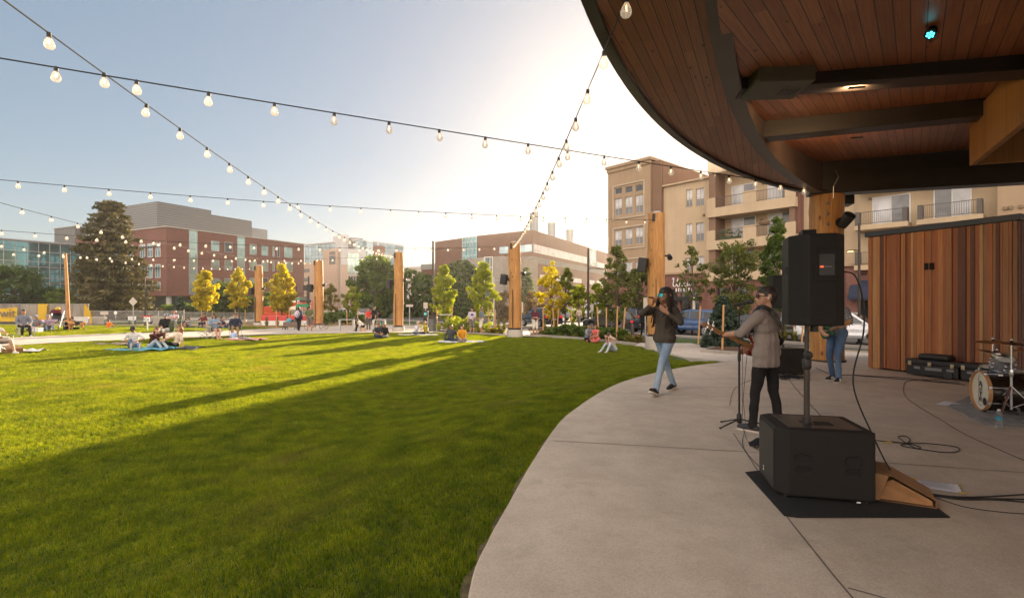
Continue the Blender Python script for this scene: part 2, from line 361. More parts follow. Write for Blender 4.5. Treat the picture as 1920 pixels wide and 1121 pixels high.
# planter island round the spruce
pl = [G(1313,661.5),G(1402,668),G(1440,658),G(1345,653)]
mbp = MB(); mbp.prism([(p.x,p.y) for p in pl], -.05, .15); tag(mbp.build('kerb_island', m_kerb, bevel=.02), kind='structure')
cpl = sum((Vector((p.x,p.y)) for p in pl), Vector((0,0)))/4
tag(MB().prism([tuple(cpl+(Vector((p.x,p.y))-cpl)*.82) for p in pl], .1, .165).build('planting_bed', m_mulch), kind='structure')
# far grass verge and lot
tag(MB().prism([(-75,57.5),(-8,54),(-6,50.5),(-40,51.2),(-75,53)], -.05, .02).build('verge', m_turf), kind='structure')
tag(MB().prism([(-260,110),(-260,76),(-2,76),(2,110)], -.05, 0.0).build('verge', m_turf), kind='structure')

# ---------------------------------------------------------------- grass: blades as one object (patch instanced over points)
def in_poly(x, y, poly):
    c = False; n = len(poly); j = n-1
    for i in range(n):
        xi, yi = poly[i]; xj, yj = poly[j]
        if (yi > y) != (yj > y) and x < (xj-xi)*(y-yi)/(yj-yi)+xi: c = not c
        j = i
    return c
def m_grass(name, c0, c1, dry, amount=.62):
    t = NT(name); t.t.nodes.remove(t.b)
    geo = t.n('ShaderNodeNewGeometry'); big = t.noise(.55, geo.outputs['Position'], 5, .6); med = t.noise(2.6, geo.outputs['Position'], 3)
    tint = t.attr('tint'); base = t.mix(tint, c0, c1); base = t.mix(t.math('MULTIPLY', t.math('GREATER_THAN', tint, .93), .8), base, (.50,.40,.13))
    base = t.mix(.8, base, t.ramp(med, [(.30,(.40,.48,.42)),(.68,(1.32,1.22,1.0))]), 'MULTIPLY')
    base = t.mix(t.ramp(big, [(.54,(0,0,0)),(.72,(amount,amount,amount))]), base, dry)
    d = t.n('ShaderNodeBsdfDiffuse'); tr = t.n('ShaderNodeBsdfTranslucent'); gl = t.n('ShaderNodeBsdfGlossy'); gl.inputs['Roughness'].default_value = .45
    t.l(t.mix(1.0, base, (.56,.62,.75), 'MULTIPLY'), d.inputs[0]); t.l(t.mix(1.0, base, (1.45,1.35,.6), 'MULTIPLY'), tr.inputs[0]); gl.inputs[0].default_value = (.5,.5,.4,1)
    m1 = t.n('ShaderNodeMixShader'); m1.inputs[0].default_value = .5; t.l(d.outputs[0], m1.inputs[1]); t.l(tr.outputs[0], m1.inputs[2])
    m2 = t.n('ShaderNodeMixShader'); m2.inputs[0].default_value = .05; t.l(m1.outputs[0], m2.inputs[1]); t.l(gl.outputs[0], m2.inputs[2])
    t.l(m2.outputs[0], t.out.inputs[0]); return t.m
mg = m_grass('grass_blade', (.125,.235,.008), (.45,.465,.012), (.36,.29,.07))
def grass_object(name, pts, size, blades, h, wd, mat, seed=1):
    """verts: blades of one patch (with faces) + loose points carrying is_pt=1, z height"""
    g = np.random.default_rng(seed); n = blades
    px = g.uniform(-size/2, size/2, n); py = g.uniform(-size/2, size/2, n)
    cl = .70+.30*np.sin(px*2*np.pi*3/size+1.7*np.sin(py*2*np.pi*2/size))+.30*np.sin(py*2*np.pi*4/size+2.1*np.sin(px*2*np.pi*2/size+1))+.35*g.random(n); cl = np.clip(cl,.25,1.6); hh = h*cl*(.65+.7*g.random(n)); a = g.uniform(0, 2*np.pi, n); lean = hh*(.25+1.1*g.random(n)); la = g.uniform(0,2*np.pi,n); ww = wd*(.7+.6*g.random(n))
    dx, dy = np.cos(a)*ww/2, np.sin(a)*ww/2; lx, ly = np.cos(la)*lean, np.sin(la)*lean
    V = np.zeros((n,5,3)); V[:,0] = np.c_[px-dx,py-dy,0*px-.01]; V[:,1] = np.c_[px+dx,py+dy,0*px-.01]
    V[:,2] = np.c_[px+lx*.35+dx*.8,py+ly*.35+dy*.8,hh*.6]; V[:,3] = np.c_[px+lx*.35-dx*.8,py+ly*.35-dy*.8,hh*.6]; V[:,4] = np.c_[px+lx,py+ly,hh]
    verts = V.reshape(-1,3); k = np.arange(n)*5
    faces = [f for i in k for f in ((i,i+1,i+2,i+3),(i+3,i+2,i+4))]
    nb = len(verts); P = np.array(pts); verts = np.vstack([verts, P])
    me = bpy.data.meshes.new(name); me.from_pydata(verts.tolist(), [], faces); me.materials.append(mat)
    at = me.attributes.new('is_pt','FLOAT','POINT'); at.data.foreach_set('value', np.r_[np.zeros(nb), np.ones(len(P))].astype(np.float32))
    e = .05; hf = lambda x, y: lawn_z(x, y) if y < 37 else 0.0
    nv = [Vector((hf(x-e,y)-hf(x+e,y), hf(x,y-e)-hf(x,y+e), 2*e)).normalized() for x, y, z in pts]
    at = me.attributes.new('nrm','FLOAT_VECTOR','POINT'); at.data.foreach_set('vector', np.vstack([np.tile((0,0,1.),(nb,1)), np.array(nv)]).astype(np.float32).ravel())
    at = me.attributes.new('tint','FLOAT','FACE'); at.data.foreach_set('value', np.repeat(g.random(n),2).astype(np.float32))
    o = bpy.data.objects.new(name, me); COL.objects.link(o)
    ng = bpy.data.node_groups.new(name, 'GeometryNodeTree'); ng.interface.new_socket('Geometry', in_out='INPUT', socket_type='NodeSocketGeometry'); ng.interface.new_socket('Geometry', in_out='OUTPUT', socket_type='NodeSocketGeometry')
    N = ng.nodes; L = ng.links; gi = N.new('NodeGroupInput'); go = N.new('NodeGroupOutput')
    na = N.new('GeometryNodeInputNamedAttribute'); na.data_type = 'FLOAT'; na.inputs[0].default_value = 'is_pt'
    cmp = N.new('FunctionNodeCompare'); cmp.data_type = 'FLOAT'; cmp.operation = 'GREATER_THAN'; L.new(na.outputs[0], cmp.inputs[0]); cmp.inputs[1].default_value = .5
    sg = N.new('GeometryNodeSeparateGeometry'); sg.domain = 'POINT'; L.new(gi.outputs[0], sg.inputs[0]); L.new(cmp.outputs[0], sg.inputs[1])
    ip = N.new('GeometryNodeInstanceOnPoints'); L.new(sg.outputs[0], ip.inputs['Points']); L.new(sg.outputs[1], ip.inputs['Instance'])
    rv = N.new('FunctionNodeRandomValue'); rv.data_type = 'INT'; rv.inputs['Min'].default_value = 0; rv.inputs['Max'].default_value = 3
    ml = N.new('ShaderNodeMath'); ml.operation = 'MULTIPLY'; L.new(rv.outputs[2], ml.inputs[0]); ml.inputs[1].default_value = math.pi/2
    cx = N.new('ShaderNodeCombineXYZ'); L.new(ml.outputs[0], cx.inputs[2]); nn = N.new('GeometryNodeInputNamedAttribute'); nn.data_type = 'FLOAT_VECTOR'; nn.inputs[0].default_value = 'nrm'
    al = N.new('FunctionNodeAlignRotationToVector'); al.axis = 'Z'; L.new(cx.outputs[0], al.inputs['Rotation']); L.new(nn.outputs[0], al.inputs['Vector']); L.new(al.outputs[0], ip.inputs['Rotation'])
    rs = N.new('FunctionNodeRandomValue'); rs.data_type = 'FLOAT'; rs.inputs[2].default_value = .8; rs.inputs[3].default_value = 1.25
    cz = N.new('ShaderNodeCombineXYZ'); cz.inputs[0].default_value = 1; cz.inputs[1].default_value = 1; L.new(rs.outputs[1], cz.inputs[2]); L.new(cz.outputs[0], ip.inputs['Scale'])
    L.new(ip.outputs[0], go.inputs[0])
    md = o.modifiers.new('grass','NODES'); md.node_group = ng
    return tag(o, kind='stuff')
LP = [(p.x,p.y) for p in inner]+[(1.4,31.0)]+[(p.x,p.y) for p in kp]+[(6.15,22.4),(6.2,19.0),(5.8,15.5),(5.6,13.3)]+[(x+.36*min(1,max(0,(13-y)/3)),y-.05) for x,y in EDGE[::-1] if y < 13.2]+[(-34,-2)]
def pts_in(poly, s, dmin, dmax, hf, jit=.0):
    xs = [p[0] for p in poly]; ys = [p[1] for p in poly]; r = []
    y = max(min(ys), dmin)
    while y < min(max(ys), dmax):
        x = min(xs)+(.5*s if int(round(y/s))%2 else 0)
        while x < max(xs):
            if abs(x) < 1.06*y+2 and (in_poly(x, y, poly)): r.append((x, y, hf(x, y)))
            x += s
        y += s
    return r
gm = grass_object('grass', pts_in(LP, .5, 1.2, 13.0, lawn_z), .5, 3400, .025, .0036, mg, 3)
gm2 = grass_object('grass', pts_in(LP, .7, 13.0, 60.0, lawn_z), .7, 2200, .028, .006, mg, 4)
gm3 = grass_object('grass', pts_in([(p.x,p.y) for p in LAWN2], .8, 20, 70, lambda x,y: hg(x,y)+.035), .8, 1300, .055, .010, mg, 5)
# ---------------------------------------------------------------- the canopy over the stage
m_soffit = m_planks('soffit_planks', [(.30,.105,.045),(.43,.15,.066),(.35,.125,.055),(.49,.19,.085)], .135, 0, .035, .42)
m_dark = M('dark_steel', (.022,.017,.016), .45, .0, .2, 3)
m_edge = M('fascia_metal', (.045,.037,.033), .4, .3, .2, 2)
m_fir = m_planks('fir_panel', [(.42,.21,.075),(.50,.26,.10),(.38,.18,.06)], .9, 0, .004, .45, 8)
OC, OR = Vector((17.786,-1.348)), 18.244; IC, IR = Vector((26.29,-6.557)), 26.828
cp = thing('stage_canopy', 'large curved timber and steel canopy roof overhanging the concrete stage', 'canopy roof', (8,5,0))
cl = lambda x, y, z: (x-8, y-5, z)
outer_a = arc(OC, OR, 214, 121.0, 80); inner_a = arc(IC, IR, 190, 132.6, 80)
def local_rot(mb, th):                             # rotate into a part frame so the planks run along the part's own y axis
    c, s = math.cos(-th), math.sin(-th); mb.v = [(x*c-y*s, x*s+y*c, z) for x,y,z in mb.v]
def zi(x, y): return 5.16+.088*((x*.31+y*.95)-7.6)
# rim soffit
mb = MB()
ir = [(x,y) for x,y in inner_a]
def rim_r(a): return OR
N_ = 80
for i in range(N_):
    a, b = outer_a[i], outer_a[i+1]; c_, d_ = ir[i+1], ir[i]
    mb.quad(cl(a[0],a[1],5.32),cl(d_[0],d_[1],5.32),cl(c_[0],c_[1],5.32),cl(b[0],b[1],5.32))
TH = R(-27); local_rot(mb, TH); rim = mb.build('rim_soffit', m_soffit, cp, rz=TH)
# inner soffit rising towards the back
mb = MB(); ii = inner_a; br = (25.0, 8.3)
def back(x): return 13.5-.312*(x-8.2)
strips = 44
for i in range(N_):
    a, b = ii[i], ii[i+1]
    far = 24.0
    mb.quad(*[cl(x,y,zi(x,y)) for x,y in (a,(far,a[1]*.62-2.0),(far,b[1]*.62-2.0),b)])
TH2 = R(-39); local_rot(mb, TH2); mb.build('inner_soffit', m_soffit, cp, rz=TH2)
# roof slab above with fascia
mb = MB(); poly = [cl(x,y,0)[:2] for x,y in outer_a+[(8.7,14.35),(25,9.3),(25,-12)]]
mb.prism(poly, 6.35, 6.55)
for i in range(N_):
    a, b = outer_a[i], outer_a[i+1]; mb.quad(cl(*b,5.32),cl(*b,6.4),cl(*a,6.4),cl(*a,5.32))
mb.build('roof_slab', m_edge, cp)
mb = MB()                                          # steel rim along the outer edge
for i in range(N_):
    o1, o2 = Vector(outer_a[i]), Vector(outer_a[i+1]); n1 = (o1-OC).normalized(); n2 = (o2-OC).normalized()
    p = [o1+n1*.03, o2+n2*.03, o2-n2*.10, o1-n1*.10]
    mb.quad(*[cl(q.x,q.y,5.25) for q in (p[0],p[3],p[2],p[1])]); mb.quad(cl(*p[1],5.25),cl(*p[1],5.62),cl(*p[0],5.62),cl(*p[0],5.25)); mb.quad(cl(*p[3],5.25),cl(*p[3],5.42),cl(*p[2],5.42),cl(*p[2],5.25))
mb.build('rim_edge', m_edge, cp)
mb = MB()                                          # curved glulam beam
for i in range(N_):
    o1, o2 = Vector(inner_a[i]), Vector(inner_a[i+1]); n1 = (o1-IC).normalized()*.11; n2 = (o2-IC).normalized()*.11
    a0,a1,b0,b1 = o1+n1,o2+n2,o1-n1,o2-n2
    for zz, ps in ((5.0,(a0,b0,b1,a1)),): mb.quad(*[cl(q.x,q.y,zz) for q in ps])
    mb.quad(cl(*a1,5.0),cl(*a1,6.3),cl(*a0,6.3),cl(*a0,5.0)); mb.quad(cl(*b0,5.0),cl(*b0,6.3),cl(*b1,6.3),cl(*b1,5.0))
mb.build('curved_beam', M('curved_beam_steel',(.10,.075,.065),.42,.1,.2,2), cp)
def beam(x0,y0,x1,y1,w,z0,z1,mat=m_dark):
    d = Vector((x1-x0,y1-y0)).normalized(); n = Vector((d.y,-d.x))*w
    mb = MB(); mb.prism([cl(x,y,0)[:2] for x,y in ((x0,y0),(x0+n.x,y0+n.y),(x1+n.x,y1+n.y),(x1,y1))], z0, z1); return mb.build('beam', mat, cp, bevel=.01)
beam(2.1,4.93,22,2.6,.40,5.0,5.6); beam(3.15,7.03,22,3.75,.34,4.99,5.6); beam(4.55,9.27,22,3.1,.34,5.08,5.8)
beam(8.0,13.56,25,8.25,.42,4.98,6.35)
beam(-.2,.4,20,-1.5,.4,4.98,5.6); beam(-.3,-4,20,-6,.4,4.98,5.6)
# panels closing the overhang next to the beams
for (x0,y0,x1,y1,wd) in ((.85,5.06,1.95,4.95,.4),):
    beam(x0,y0,x1,y1,wd,5.285,5.6)
mb = MB(); mb.obox(cl(9.15,14.05,5.05),(.75,.5,.42),R(-17)); mb.build('steel_bracket', m_dark, cp, bevel=.01)
# timber clad box hanging at the right
P_ = Vector((-.503,-.864)); Q_ = Vector((.955,-.297)); C1 = Vector((7.93,8.5))
wv = math.atan2(P_.y, P_.x)
def tbox(o, d, L, th, z0, z1):
    mb = MB(); mb.box(0,L,-th,0,z0,z1); ob = mb.build('timber_panel', m_fir, cp, bevel=.006); ob.location = cl(o.x,o.y,0); ob.rotation_euler.z = math.atan2(d.y,d.x); return ob
tbox(C1, P_, 3.2, .09, 4.46, 5.30); tbox(C1+Q_*0, Q_, 4.5, .09, 4.46, 5.30)
mb = MB(); a = C1+Q_*.1+P_*.1; mb.quad(*[cl(q.x,q.y,4.95) for q in (a, a+P_*3.2, a+P_*3.2+Q_*4.4, a+Q_*4.4)]); mb.build('timber_box_lining', m_dark, cp)
mb = MB(); mb.bar(cl(*(C1+Q_*.8+P_*.35),4.58), cl(*(C1+Q_*3.4+P_*.35),4.58), .12, .10); mb.build('timber_rail', m_fir, cp, bevel=.005)
# recessed strip lights that glow under the beams
m_warm = M('warm_light', (1,.6,.25), .5, var=0, emit=(1,.55,.2), es=9)
for (px, py, zz) in ((1604,166,4.955),(1604,259.5,5.06)):
    g = W(px,py,(zz-H)*F/(YH-py)); mb = MB(); mb.obox(cl(g.x,g.y-.03,zz),(.20,.05,.02),R(-12)); mb.build('strip_light', m_dark, cp, bevel=.01)
    sp_ = bpy.data.lights.new('strip_light','AREA'); sp_.energy = 11; sp_.color = (1,.62,.3); sp_.shape = 'RECTANGLE'; sp_.size = .22; sp_.size_y = .03
    so_ = bpy.data.objects.new('strip_light_lamp', sp_); COL.objects.link(so_); so_.parent = cp; so_.location = cl(g.x+.0,g.y+.0,zz-.012); so_.rotation_euler = (R(105),0,R(-12))
# equipment box under the first beam
m_box = M('box_taupe',(.11,.10,.085),.55,0,.08,3); eb = thing('speaker_box','taupe ventilated equipment box under the first canopy beam','equipment box',(3.52,6.62,4.93),R(-4))
mb = MB(); mb.box(-.35,.35,-.3,.3,0,.34); mb.build('casing', m_box, eb, bevel=.012)
mb = MB()
for i in range(5): mb.box(.06+i*.05,.085+i*.05,-.04,.14,-.004,.004)
mb.build('vent_slot', m_dark, eb)
# stage spotlight with cyan diodes
def spot(px, py, d, z):
    p = W(px,py,d); s = thing('stage_spotlight','black stage spotlight with glowing cyan diodes under the canopy planks','stage light',(p.x,p.y,p.z)); s.scale = (.62,)*3; z = p.z+(z-p.z)/.62
    up = Vector((-.55,-.35,-.75)).normalized(); q = up.to_track_quat('Z','Y').to_matrix().to_4x4()
    MB().lathe([(.045,-.1),(.075,-.09),(.085,-.02),(.09,.05),(.092,.06)], 16, q).build('housing', m_dark, s, smooth=True)
    mb = MB(); mb.tube([(0,0,.06),(.05,.03,.12),(.06,.03,z-p.z)],.012,6); mb.obox((.06,.03,z-p.z-.02),(.12,.12,.03)); mb.build('bracket', m_dark, s)
    mb = MB()
    for k in range(7):
        a = k*math.pi/3; r = .045 if k < 6 else 0
        mb.ell(q @ Vector((r*math.cos(a), r*math.sin(a), .062)), (.017,.017,.017), 8, 6)
    mb.build('diode', M('cyan_diode',(.1,.7,.8),.3,var=0,emit=(.05,.75,.85),es=2.2), s)
    MB().tube([(0,.02,-.07),(.06,.1,-.12),(.2,.12,-.05),(.26,.12,z-p.z)],.006,5).build('cable', m_dark, s)
    MB().lathe([(.001,0),(.09,0),(.07,.05),(.001,.05)],14,Matrix.Translation((.26,.12,z-p.z-.05))).build('ceiling_rose', m_dark, s)
spot(1746,62,5.3,5.12)

# ---------------------------------------------------------------- shed clad in upright cedar boards
SH0 = Vector((8.55,11.92)); SHD = Vector((.398,-.917)).normalized(); SHN = Vector((.917,.398)).normalized()
sh = thing('cedar_shed','storage shed clad in upright multicoloured cedar boards beside the stage','shed',(SH0.x,SH0.y,STAGE),math.atan2(SHD.y,SHD.x))
t = NT('cedar_board'); o = t.coord(); x,y,z = t.sep(o); tn = t.attr('tint'); u_ = t.math('ADD',x,y)
gr = t.noise(1.0, t.comb(t.math('MULTIPLY',u_,70),t.math('MULTIPLY',tn,30),t.math('MULTIPLY',z,1.6)),6,.62)
c = t.ramp(tn,[(0,(.10,.036,.018)),(.22,(.23,.075,.030)),(.42,(.42,.145,.046)),(.58,(.32,.165,.072)),(.72,(.56,.235,.075)),(.86,(.52,.31,.135)),(1,(.70,.38,.14))])
c = t.mix(.7,c,t.ramp(gr,[(.3,(.5,.45,.42)),(.62,(1.05,1.05,1.05))]),'MULTIPLY')
big = t.noise(1.0,t.comb(t.math('MULTIPLY',u_,6),t.math('MULTIPLY',z,.6)),4); c = t.mix(.5,c,t.ramp(big,[(.3,(.65,.62,.6)),(.65,(1,1,1))]),'MULTIPLY')
t.col(c); t.bump(gr,.3,.006); t.set(Roughness=.55); m_cedar = t.m
SL, SHT, SD = 2.68, 3.13, 4.4
mb = MB(); mb.box(.03,SL-.03,.04,SD,.03,SHT); mb.build('wall', m_dark, sh)
mb = MB(); x = 0.0; i = 0; r_ = random.Random(5)
while x < SL-.02:
    w_ = r_.choice([.04,.055,.065,.075,.085,.095]); w_ = min(w_, SL-x); mb.t = r_.choice([.05,.2,.3,.36,.42,.45,.48,.5,.58,.62,.70,.72,.75,.86])*.98+.01; pr = r_.choice([.0,.012,.02,.03]); 
    mb.box(x+.002, x+w_-.002, -.012-pr, .035, .04 if i > 2 else .02, SHT-.005); x += w_; i += 1
x = 0.0
while x < SD:
    w_ = r_.choice([.05,.06,.075]); mb.t = r_.choice([.02,.05,.1,.2,.3]); mb.box(SL-.03, SL+.012+r_.choice([0,.012,.02]), x+.003, x+w_-.003, .04, SHT-.005); x += w_
x = .02
while x < 2.2:
    w_ = r_.choice([.05,.07,.09]); mb.t = r_.choice([.1,.3,.45,.6]); mb.box(-.012-r_.choice([0,.012]),.03, x+.003, x+w_-.003,.04,SHT-.005); x += w_
mb.t = 1.0; mb.build('cladding', m_cedar, sh)
MB().box(-.06,SL+.06,-.07,SD,SHT,SHT+.12).build('roof_cap', M('cap_metal',(.05,.055,.065),.45,.4,.15,3), sh, bevel=.008)
mb = MB(); mb.box(1.165,1.235,-.05,.0,2.28,2.42); mb.box(1.265,1.335,-.05,.0,2.28,2.42)
mb.build('vent_opening', M('vent_black',(.006,.005,.005),.9,var=0), sh)
# ---------------------------------------------------------------- buildings
class Fac:
    """a facade: local x along r from A, local -y towards the park"""
    def __init__(s, px, d, r): s.A = Vector(((px-CX)*d/F, d)); s.r = Vector(r).normalized(); s.rz = math.atan2(s.r.y, s.r.x)
    def t(s, px): u = (px-CX)/F; return (u*s.A.y-s.A.x)/(s.r.x-u*s.r.y)
    def d(s, t): return s.A.y+s.r.y*t
    def z(s, px, py): return H-(py-YH)*s.d(s.t(px))/F
def wall_open(mb, x0, x1, z0, z1, th, ops, y0=0.0):
    """wall with rectangular openings: ops = [(x0,x1,z0,z1)]"""
    zs = sorted({z0,z1,*[min(max(o[2],z0),z1) for o in ops],*[min(max(o[3],z0),z1) for o in ops]})
    for za, zb in zip(zs[:-1], zs[1:]):
        if zb-za < 1e-4: continue
        zm = (za+zb)/2; cut = sorted([(max(o[0],x0),min(o[1],x1)) for o in ops if o[2] < zm < o[3]]); x = x0
        for a, b in cut:
            if a > x+1e-4: mb.box(x,a,y0,y0+th,za,zb)
            x = max(x,b)
        if x < x1-1e-4: mb.box(x,x1,y0,y0+th,za,zb)
m_frame = M('window_frame_tan',(.50,.42,.32),.6,var=.05); m_alu = M('aluminium_frame',(.45,.46,.47),.35,.7,.08); m_white = M('white_frame',(.72,.71,.69),.5,var=.05)
def m_pane(name, c, spec=.9, rough=.04):
    t = NT(name); t.set(Roughness=rough); t.b.inputs['Specular IOR Level'].default_value = spec; nz = t.noise(.7, detail=2); t.col(t.ramp(nz,[(.35,tuple(v*.75 for v in c)),(.65,tuple(v*1.2 for v in c))])); t.bump(t.noise(.8,detail=1),.03,.1); MATS[name]=t.m; return t.m
p_dark = m_pane('pane_dark',(.045,.052,.062)); p_blind = m_pane('pane_blind',(.62,.63,.66),.5,.3); p_grey = m_pane('pane_grey',(.22,.23,.25),.6,.15); p_night = m_pane('pane_shop',(.03,.032,.035))
g_teal = m_glass_wall('glass_teal',(.15,.31,.34),.7,.05); g_blue = m_glass_wall('glass_blue',(.36,.47,.52),.6,.05); g_green = m_glass_wall('glass_green',(.42,.55,.50),.55,.08)
def window(par, x0, x1, z0, z1, frame, pane, y=-.03, fw=.07, mull=(), trans=(), pane2=None, name='window', sill=None, depth=.05, split=.5):
    mb = MB(); mb.box(x0,x1,y,y+depth,z0,z0+fw); mb.box(x0,x1,y,y+depth,z1-fw,z1); mb.box(x0,x0+fw,y,y+depth,z0+fw,z1-fw); mb.box(x1-fw,x1,y,y+depth,z0+fw,z1-fw)
    for m in mull: xm = x0+(x1-x0)*m; mb.box(xm-fw*.4,xm+fw*.4,y+.004,y+depth,z0+fw,z1-fw)
    for m in trans: zm = z0+(z1-z0)*m; mb.box(x0+fw,x1-fw,y+.008,y+depth,zm-fw*.4,zm+fw*.4)
    o = mb.build(name, frame, par)
    yp = y+depth-.012
    if pane2:
        zm = z0+(z1-z0)*split
        MB().quad((x0+fw,yp,z0+fw),(x1-fw,yp,z0+fw),(x1-fw,yp,zm),(x0+fw,yp,zm)).build('pane', pane, o)
        MB().quad((x0+fw,yp,zm),(x1-fw,yp,zm),(x1-fw,yp,z1-fw),(x0+fw,yp,z1-fw)).build('pane', pane2, o)
    else: MB().quad((x0+fw,yp,z0+fw),(x1-fw,yp,z0+fw),(x1-fw,yp,z1-fw),(x0+fw,yp,z1-fw)).build('pane', pane, o)
    if sill: MB().box(x0-.08,x1+.08,y-.10,y+.02,z0-.10,z0).build('sill', sill, o)
    return o
# ---- apartment house -----------------------------------------------------------
AP = Fac(1140, 62.7, (.656,-.755)); ap = thing('apartment_house','tan stuccoed apartment house with balconies and brick ground floor across the street','apartment building',(AP.A.x,AP.A.y,0),AP.rz)
s_tan = m_stucco('stucco_tan',(.40,.285,.185)); s_cream = m_stucco('stucco_cream',(.52,.40,.265)); s_pale = m_stucco('stucco_pale',(.56,.43,.29)); s_brick = m_brick('apt_brick',(.24,.085,.06),(.17,.06,.045),(.25,.19,.16))
s_brown = m_stucco('stucco_brown',(.24,.15,.10))
BR = 5.25
# wall blocks: (x0,x1,setback y, top z, material, openings)
def block(x0,x1,y,z1,mat,ops,z0=BR,th=.3,name='wall',depth=14):
    mb = MB(); wall_open(mb,x0,x1,z0,z1,th,ops,y); mb.box(x0+.005,x1-.005,y+th+.12,y+depth,z0,z1-.05); return mb.build(name, mat, ap)
def win_at(px0,px1,py0,py1): 
    return (AP.t(px0),AP.t(px1),AP.z((px0+px1)/2,py1),AP.z((px0+px1)/2,py0))
# left tower
ops=[]; W3 = [(1152.5,1166),(1171.5,1185.5),(1191,1205)]
for a,b in W3:
    for (y0,y1) in ((353,364),(372,404.5),(432,462.5),(493,522)):
        sh_ = -(a-1152)*.17 if y0 < 480 else -(a-1152)*.08
        ops.append((*win_at(a,b,y0+sh_,y1+sh_*.8), y0 < 365))
tT = AP.t(1219); tB = AP.t(1236)
block(0,tT,0,18.75,s_tan,[o[:4] for o in ops])
for o in ops: 
    if o[4]: window(ap,*o[:4],m_frame,p_dark,y=.1,fw=.06)
    else: window(ap,*o[:4],m_frame,p_grey,y=.1,fw=.06,mull=(.5,),trans=(.5,),pane2=p_blind,split=.42)
for (y0,y1) in ((343,409),(424,467),(484,530)):                     # raised surrounds round each group of three
    x0,x1,z0,z1 = win_at(1149,1209,y0,y1); mb = MB(); i_ = .16
    mb.box(x0,x1,-.10,-.002,z0,z0+i_); mb.box(x0,x1,-.10,-.002,z1-i_,z1); mb.box(x0,x0+i_,-.10,-.002,z0+i_,z1-i_); mb.box(x1-i_,x1,-.10,-.002,z0+i_,z1-i_); mb.build('window_surround', m_frame, ap, bevel=.02)
block(tT,tB,.35,18.55,s_brown,[],depth=13)
mb = MB(); mb.box(-.25,tT+.2,-.28,13.5,18.75,19.12); mb.box(-.12,tT+.1,-.14,-.003,18.3,18.75); mb.build('cornice', s_tan, ap, bevel=.03)
# centre bay (the low roof behind which the sun stands)
tC = AP.t(1331); ops=[]
for (a,b) in ((1278,1290),(1297,1312)):
    for (y0,y1) in ((353,386),(418,453),(482,507)):
        ops.append(win_at(a,b,y0-(a-1278)*.12,y1-(a-1278)*.1))
block(tB,tC,.9,15.45,s_pale,ops,depth=12); 
for o in ops: window(ap,*o,m_frame,p_grey,y=1.0,fw=.06,mull=(.5,),trans=(.5,),pane2=p_blind,sill=m_frame,split=.42)
MB().box(tB-.05,tC-.02,.6,13,15.45,15.65).build('cornice', s_pale, ap, bevel=.03)
# balcony wing: recessed bays with solid parapets and metal railings
FL = [5.3,8.55,11.95]; tW = AP.t(1491); tP = AP.t(1403)
mb = MB(); mb.box(tC+.0,tW-.0,1.9,14,BR,18.0); mb.build('wall', s_pale, ap)
mb = MB(); mb.box(tC,tC+.7,-.2,1.9,BR,18.0) ; mb.box(tW-.45,tW,-.2,1.9,BR,18.0); mb.build('side_wall', s_brown, ap)
mb = MB(); mb.box(tC-.1,tW+.1,-.35,2,15.6,17.6); mb.build('roof_band', s_pale, ap, bevel=.03)
m_rail = M('railing_metal',(.10,.085,.075),.5,.2,.1)
def railing(par,x0,x1,z0,h,y,pitch=.13):
    mb = MB(); mb.box(x0,x1,y-.025,y+.025,z0+h-.05,z0+h); mb.box(x0,x1,y-.02,y+.02,z0+.08,z0+.12); n = max(2,int((x1-x0)/pitch))
    for i in range(1,n): x = x0+(x1-x0)*i/n; mb.box(x-.011,x+.011,y-.01,y+.01,z0+.12,z0+h-.05)
    return mb.build('railing', m_rail, par)
def door(par,x0,x1,z0,z1,y,flip=False):
    o = MB(); fw=.09
    for a,b in ((x0,x0+fw),(x1-fw,x1),((x0+x1)/2-fw/2,(x0+x1)/2+fw/2)): o.box(a,b,y-.06,y,z0,z1)
    o.box(x0+fw,x1-fw,y-.055,y,z1-fw,z1); d_ = o.build('balcony_door', m_white, par); xm=(x0+x1)/2; q = lambda a,b,n,m: MB().quad((a,y-.015,z0),(b,y-.015,z0),(b,y-.015,z1-fw),(a,y-.015,z1-fw)).build(n,m,d_)
    a_, b_ = (p_blind,p_grey) if not flip else (p_grey,p_blind)
    q(x0+fw,xm-fw/2,'pane',a_); q(xm+fw/2,x1-fw,'pane',b_)
for i, z in enumerate(FL):
    b = MB(); b.box(tC-.15,tW+.15,-.45,1.9,z-.95,z-.02)
    if i: 
        tq = tP-.35; 
        for xa,xb in ((tC-.15,tC+.75),(tq,tq+1.3),(tW-.75,tW+.15)): b.box(xa,xb,-.45,-.2,z-.02,z+1.05)
        for xa,xb in ((tq-.05,tq+1.35),): b.box(xa,xb,-.5,-.15,z+1.05,z+1.17)
    bo = b.build('balcony', s_pale, ap, bevel=.015)
    railing(bo,tC+.75,tP-.35,z,1.05,-.3); railing(bo,tP+.95,tW-.75,z,1.05,-.3)
    door(ap,AP.t(1356),AP.t(1402),z,z+2.45,1.9); door(ap,AP.t(1424),AP.t(1480),z,z+2.45,1.9)
